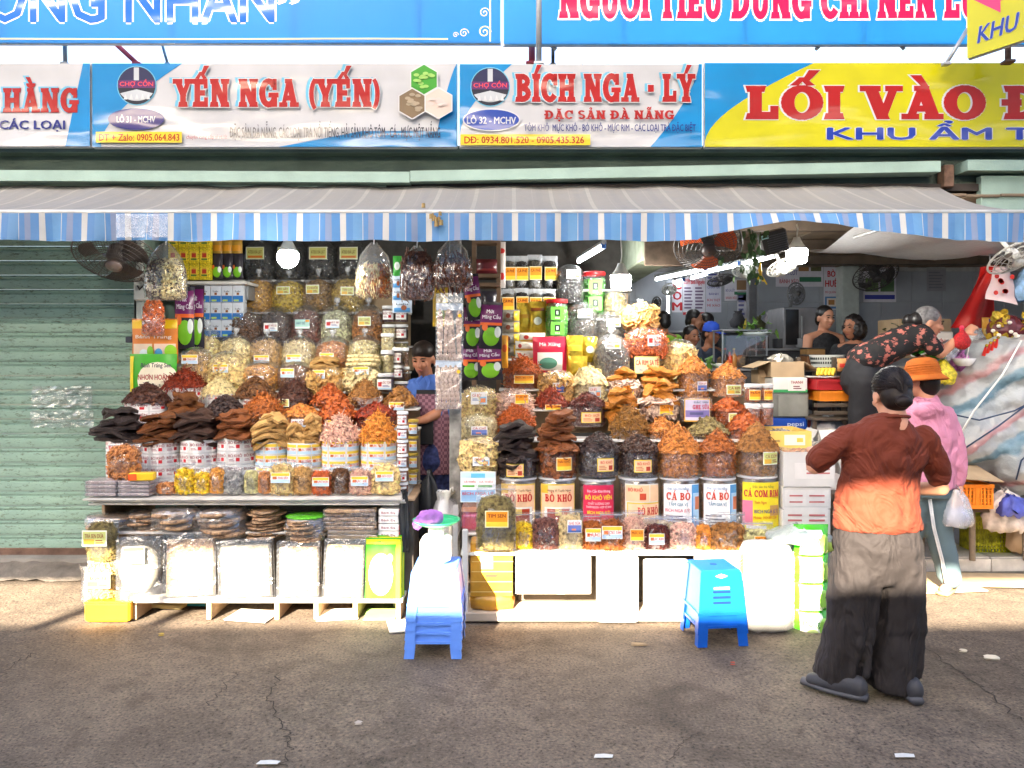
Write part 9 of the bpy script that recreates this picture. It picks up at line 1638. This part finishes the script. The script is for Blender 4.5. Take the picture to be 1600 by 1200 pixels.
APR=check();obj('apron',M().grid(lambda u,v:(lambda a,z_:(L3(674,0).x+math.sin(a)*.185,.02-math.cos(a)*.15-.01*math.sin(u*9)*(1-v),z_))((u-.5)*(2.0-.9*max(0,v-.55)/.45),L3(0,738).z+(L3(0,612).z-L3(0,738).z)*v),22,16),APR,t,smooth=True);obj('apron_band',M().grid(lambda u,v:(L3(674,0).x+math.sin((u-.5)*1.1)*.187,.017-math.cos((u-.5)*1.1)*.152,L3(0,612).z-.01+.03*v),10,2),P('black_band',(.02,.02,.022),.8),t)
obj('pouch',M().rbox(tuple(L3(668,670,-.15)),(.115,.03,.2),.015),P('black_band',(.02,.02,.022)),t);p_=M();p_.capsule([L3(660,720,.02),L3(662,800,.02),L3(662,845,.02)],[.1,.085,.07]);p_.capsule([L3(690,720,.02),L3(692,800,.02),L3(690,845,.02)],[.1,.085,.07]);p_.capsule([L3(676,720,.02),L3(676,700,.02)],[(.17,.13),(.16,.12)]);skin('trousers',p_,P('blue_floral_trousers',srgb(60,70,120),.85,.6,30),t,.013,5,.015,.08);shoe(t,L3(660,0,.06)*Vector((1,1,0)) if False else Vector((-.055,.06,0)),(0,-1,0),SHO,SOL,.22);shoe(t,Vector((.09,.06,0)),(0,-1,0),SHO,SOL,.22)
# ---- people inside the hall
def figure(label,px,py,Y_,floor_z,top,skin_=SKN2,hair=HAIR,yaw=0.,lean=0.,curly=0.,bare=False,cap=None,s=1.,arm=(.12,-.22,-.32)):
    """seated or standing guest, head centre at the given place; legs folded on a stool"""
    c=W(px,py,Y_);t=thing('person',label,'person',(c.x,c.y,floor_z));hz=c.z-floor_z;Hc=Vector((0,0,hz));hd,mt=head(t,Hc,yaw,R(8),s,skin_);Rz=Matrix.Rotation(yaw,3,'Z')
    def q(x,y,z_):return Rz@Vector((x,y,0))+Vector((0,0,hz+z_))
    for sd in (-1,1):
        e=q(sd*.25,-.02,-.46);w_=q(sd*arm[0],arm[1],arm[2]-.14);hd.capsule([q(0,.03,-.17),q(sd*.18,.03,-.2),e],[.06,.055,.042]);hd.capsule([e,w_],[.042,.028]);hand(hd,w_,Rz@Vector((-sd*.4,-1,0)),.95,.7,side=sd)
    skin('body',hd,skin_,t,.011,4)
    s_=M();s_.tube([q(0,.05,-.82),q(0,.05,-.55),q(0,.04,-.34),q(0,.03,-.2),q(0,.03,-.15)],[(.19,.15),(.18,.14),(.2,.13),(.17,.11),(.075,.075)],18,up=tuple(Rz@Vector((1,0,0))))
    if not bare:
        for sd in (-1,1):s_.capsule([q(sd*.18,.03,-.21),q(sd*.23,.0,-.36)],[.07,.064])
    skin('top',s_,top,t,.014,5,.02,.08)
    hh=M();hh.ell((0,.026,.042),(.083,.096,.09),16,10);hh.ell((0,.07,-.02),(.07,.05,.075),12,8)
    if curly:hh.ell((0,.03,-.02),(.12,.1,.12),16,10)
    b=M();b.join(hh,mt);skin('hair',b,hair,t,.011,2,curly,.03)
    p_=M()
    for sd in (-1,1):p_.capsule([q(sd*.1,.05,-.85),q(sd*.12,-.3,-.88)],[.09,.075]);p_.capsule([q(sd*.12,-.3,-.88),q(sd*.12,-.28,-hz+.05)],[.07,.05])
    skin('trousers',p_,P('dark_trousers',(.03,.03,.04),.8),t,.015,4)
    if cap:b=M();cm=M();cm.lathe([(.092,.03),(.092,.06),(.08,.11),(.04,.135),(.004,.14)],18,close=False);cm.grid(lambda u,v:((u-.5)*.15*(1-.3*v),-.08-.09*v,.04-.02*v),6,3);b.join(cm,mt@Matrix.Translation((0,.015,.0)));obj('cap',b,cap,t,smooth=True)
    st2=thing('stool','stool under the %s' % label.split(' in the hall')[0][:60],'stool',(c.x,c.y,floor_z));sz=max(.2,hz-.98);v_=Rz@Vector((0,.06,0));obj('seat',M().lathe([(.14,sz-.03),(.15,sz-.02),(.14,sz)],16,c=tuple(v_)),P('red_stool',(.3,.04,.04),.5),st2);[obj('leg',M().tube([(v_.x+.1*a,v_.y+.1*b2,0),(v_.x+.09*a,v_.y+.09*b2,sz-.03)],.015,6),P('red_stool',(.3,.04,.04)),st2) for a in (-1,1) for b2 in (-1,1)]
    return t
BLK=P('black_print_top',(.02,.02,.024),.8,.5,30)
figure('woman in sleeveless black top looking down, in the hall',1290,497,7.75,.46,BLK,SKN,yaw=R(15),bare=True);figure('woman with curly black hair seen from the side, in the hall',1332,512,7.3,.46,BLK,SKN2,yaw=R(-60),curly=.03)
figure('man in blue cap and dark vest eating, in the hall',1112,522,8.3,.46,P('dark_vest',(.04,.05,.08),.8),SKN2,yaw=R(35),cap=P('blue_cap',srgb(40,80,190),.7));figure('woman in pale shirt bent over her food, in the hall',1081,526,8.5,.46,P('pale_shirt',(.5,.5,.52),.8),SKN2,yaw=R(25));figure('woman in white top facing right, in the hall',1086,500,9.2,.46,P('white_top',(.6,.6,.62),.8),SKN,yaw=R(70));figure('person with long dark hair beside the woman in white, in the hall',1101,505,9.35,.46,P('dark_top',(.05,.05,.06),.8),SKN2,yaw=R(-120));figure('child in green shirt at the left, in the hall',1035,503,9.0,.46,P('lime_shirt',srgb(150,200,60),.8),SKN2,yaw=R(200))
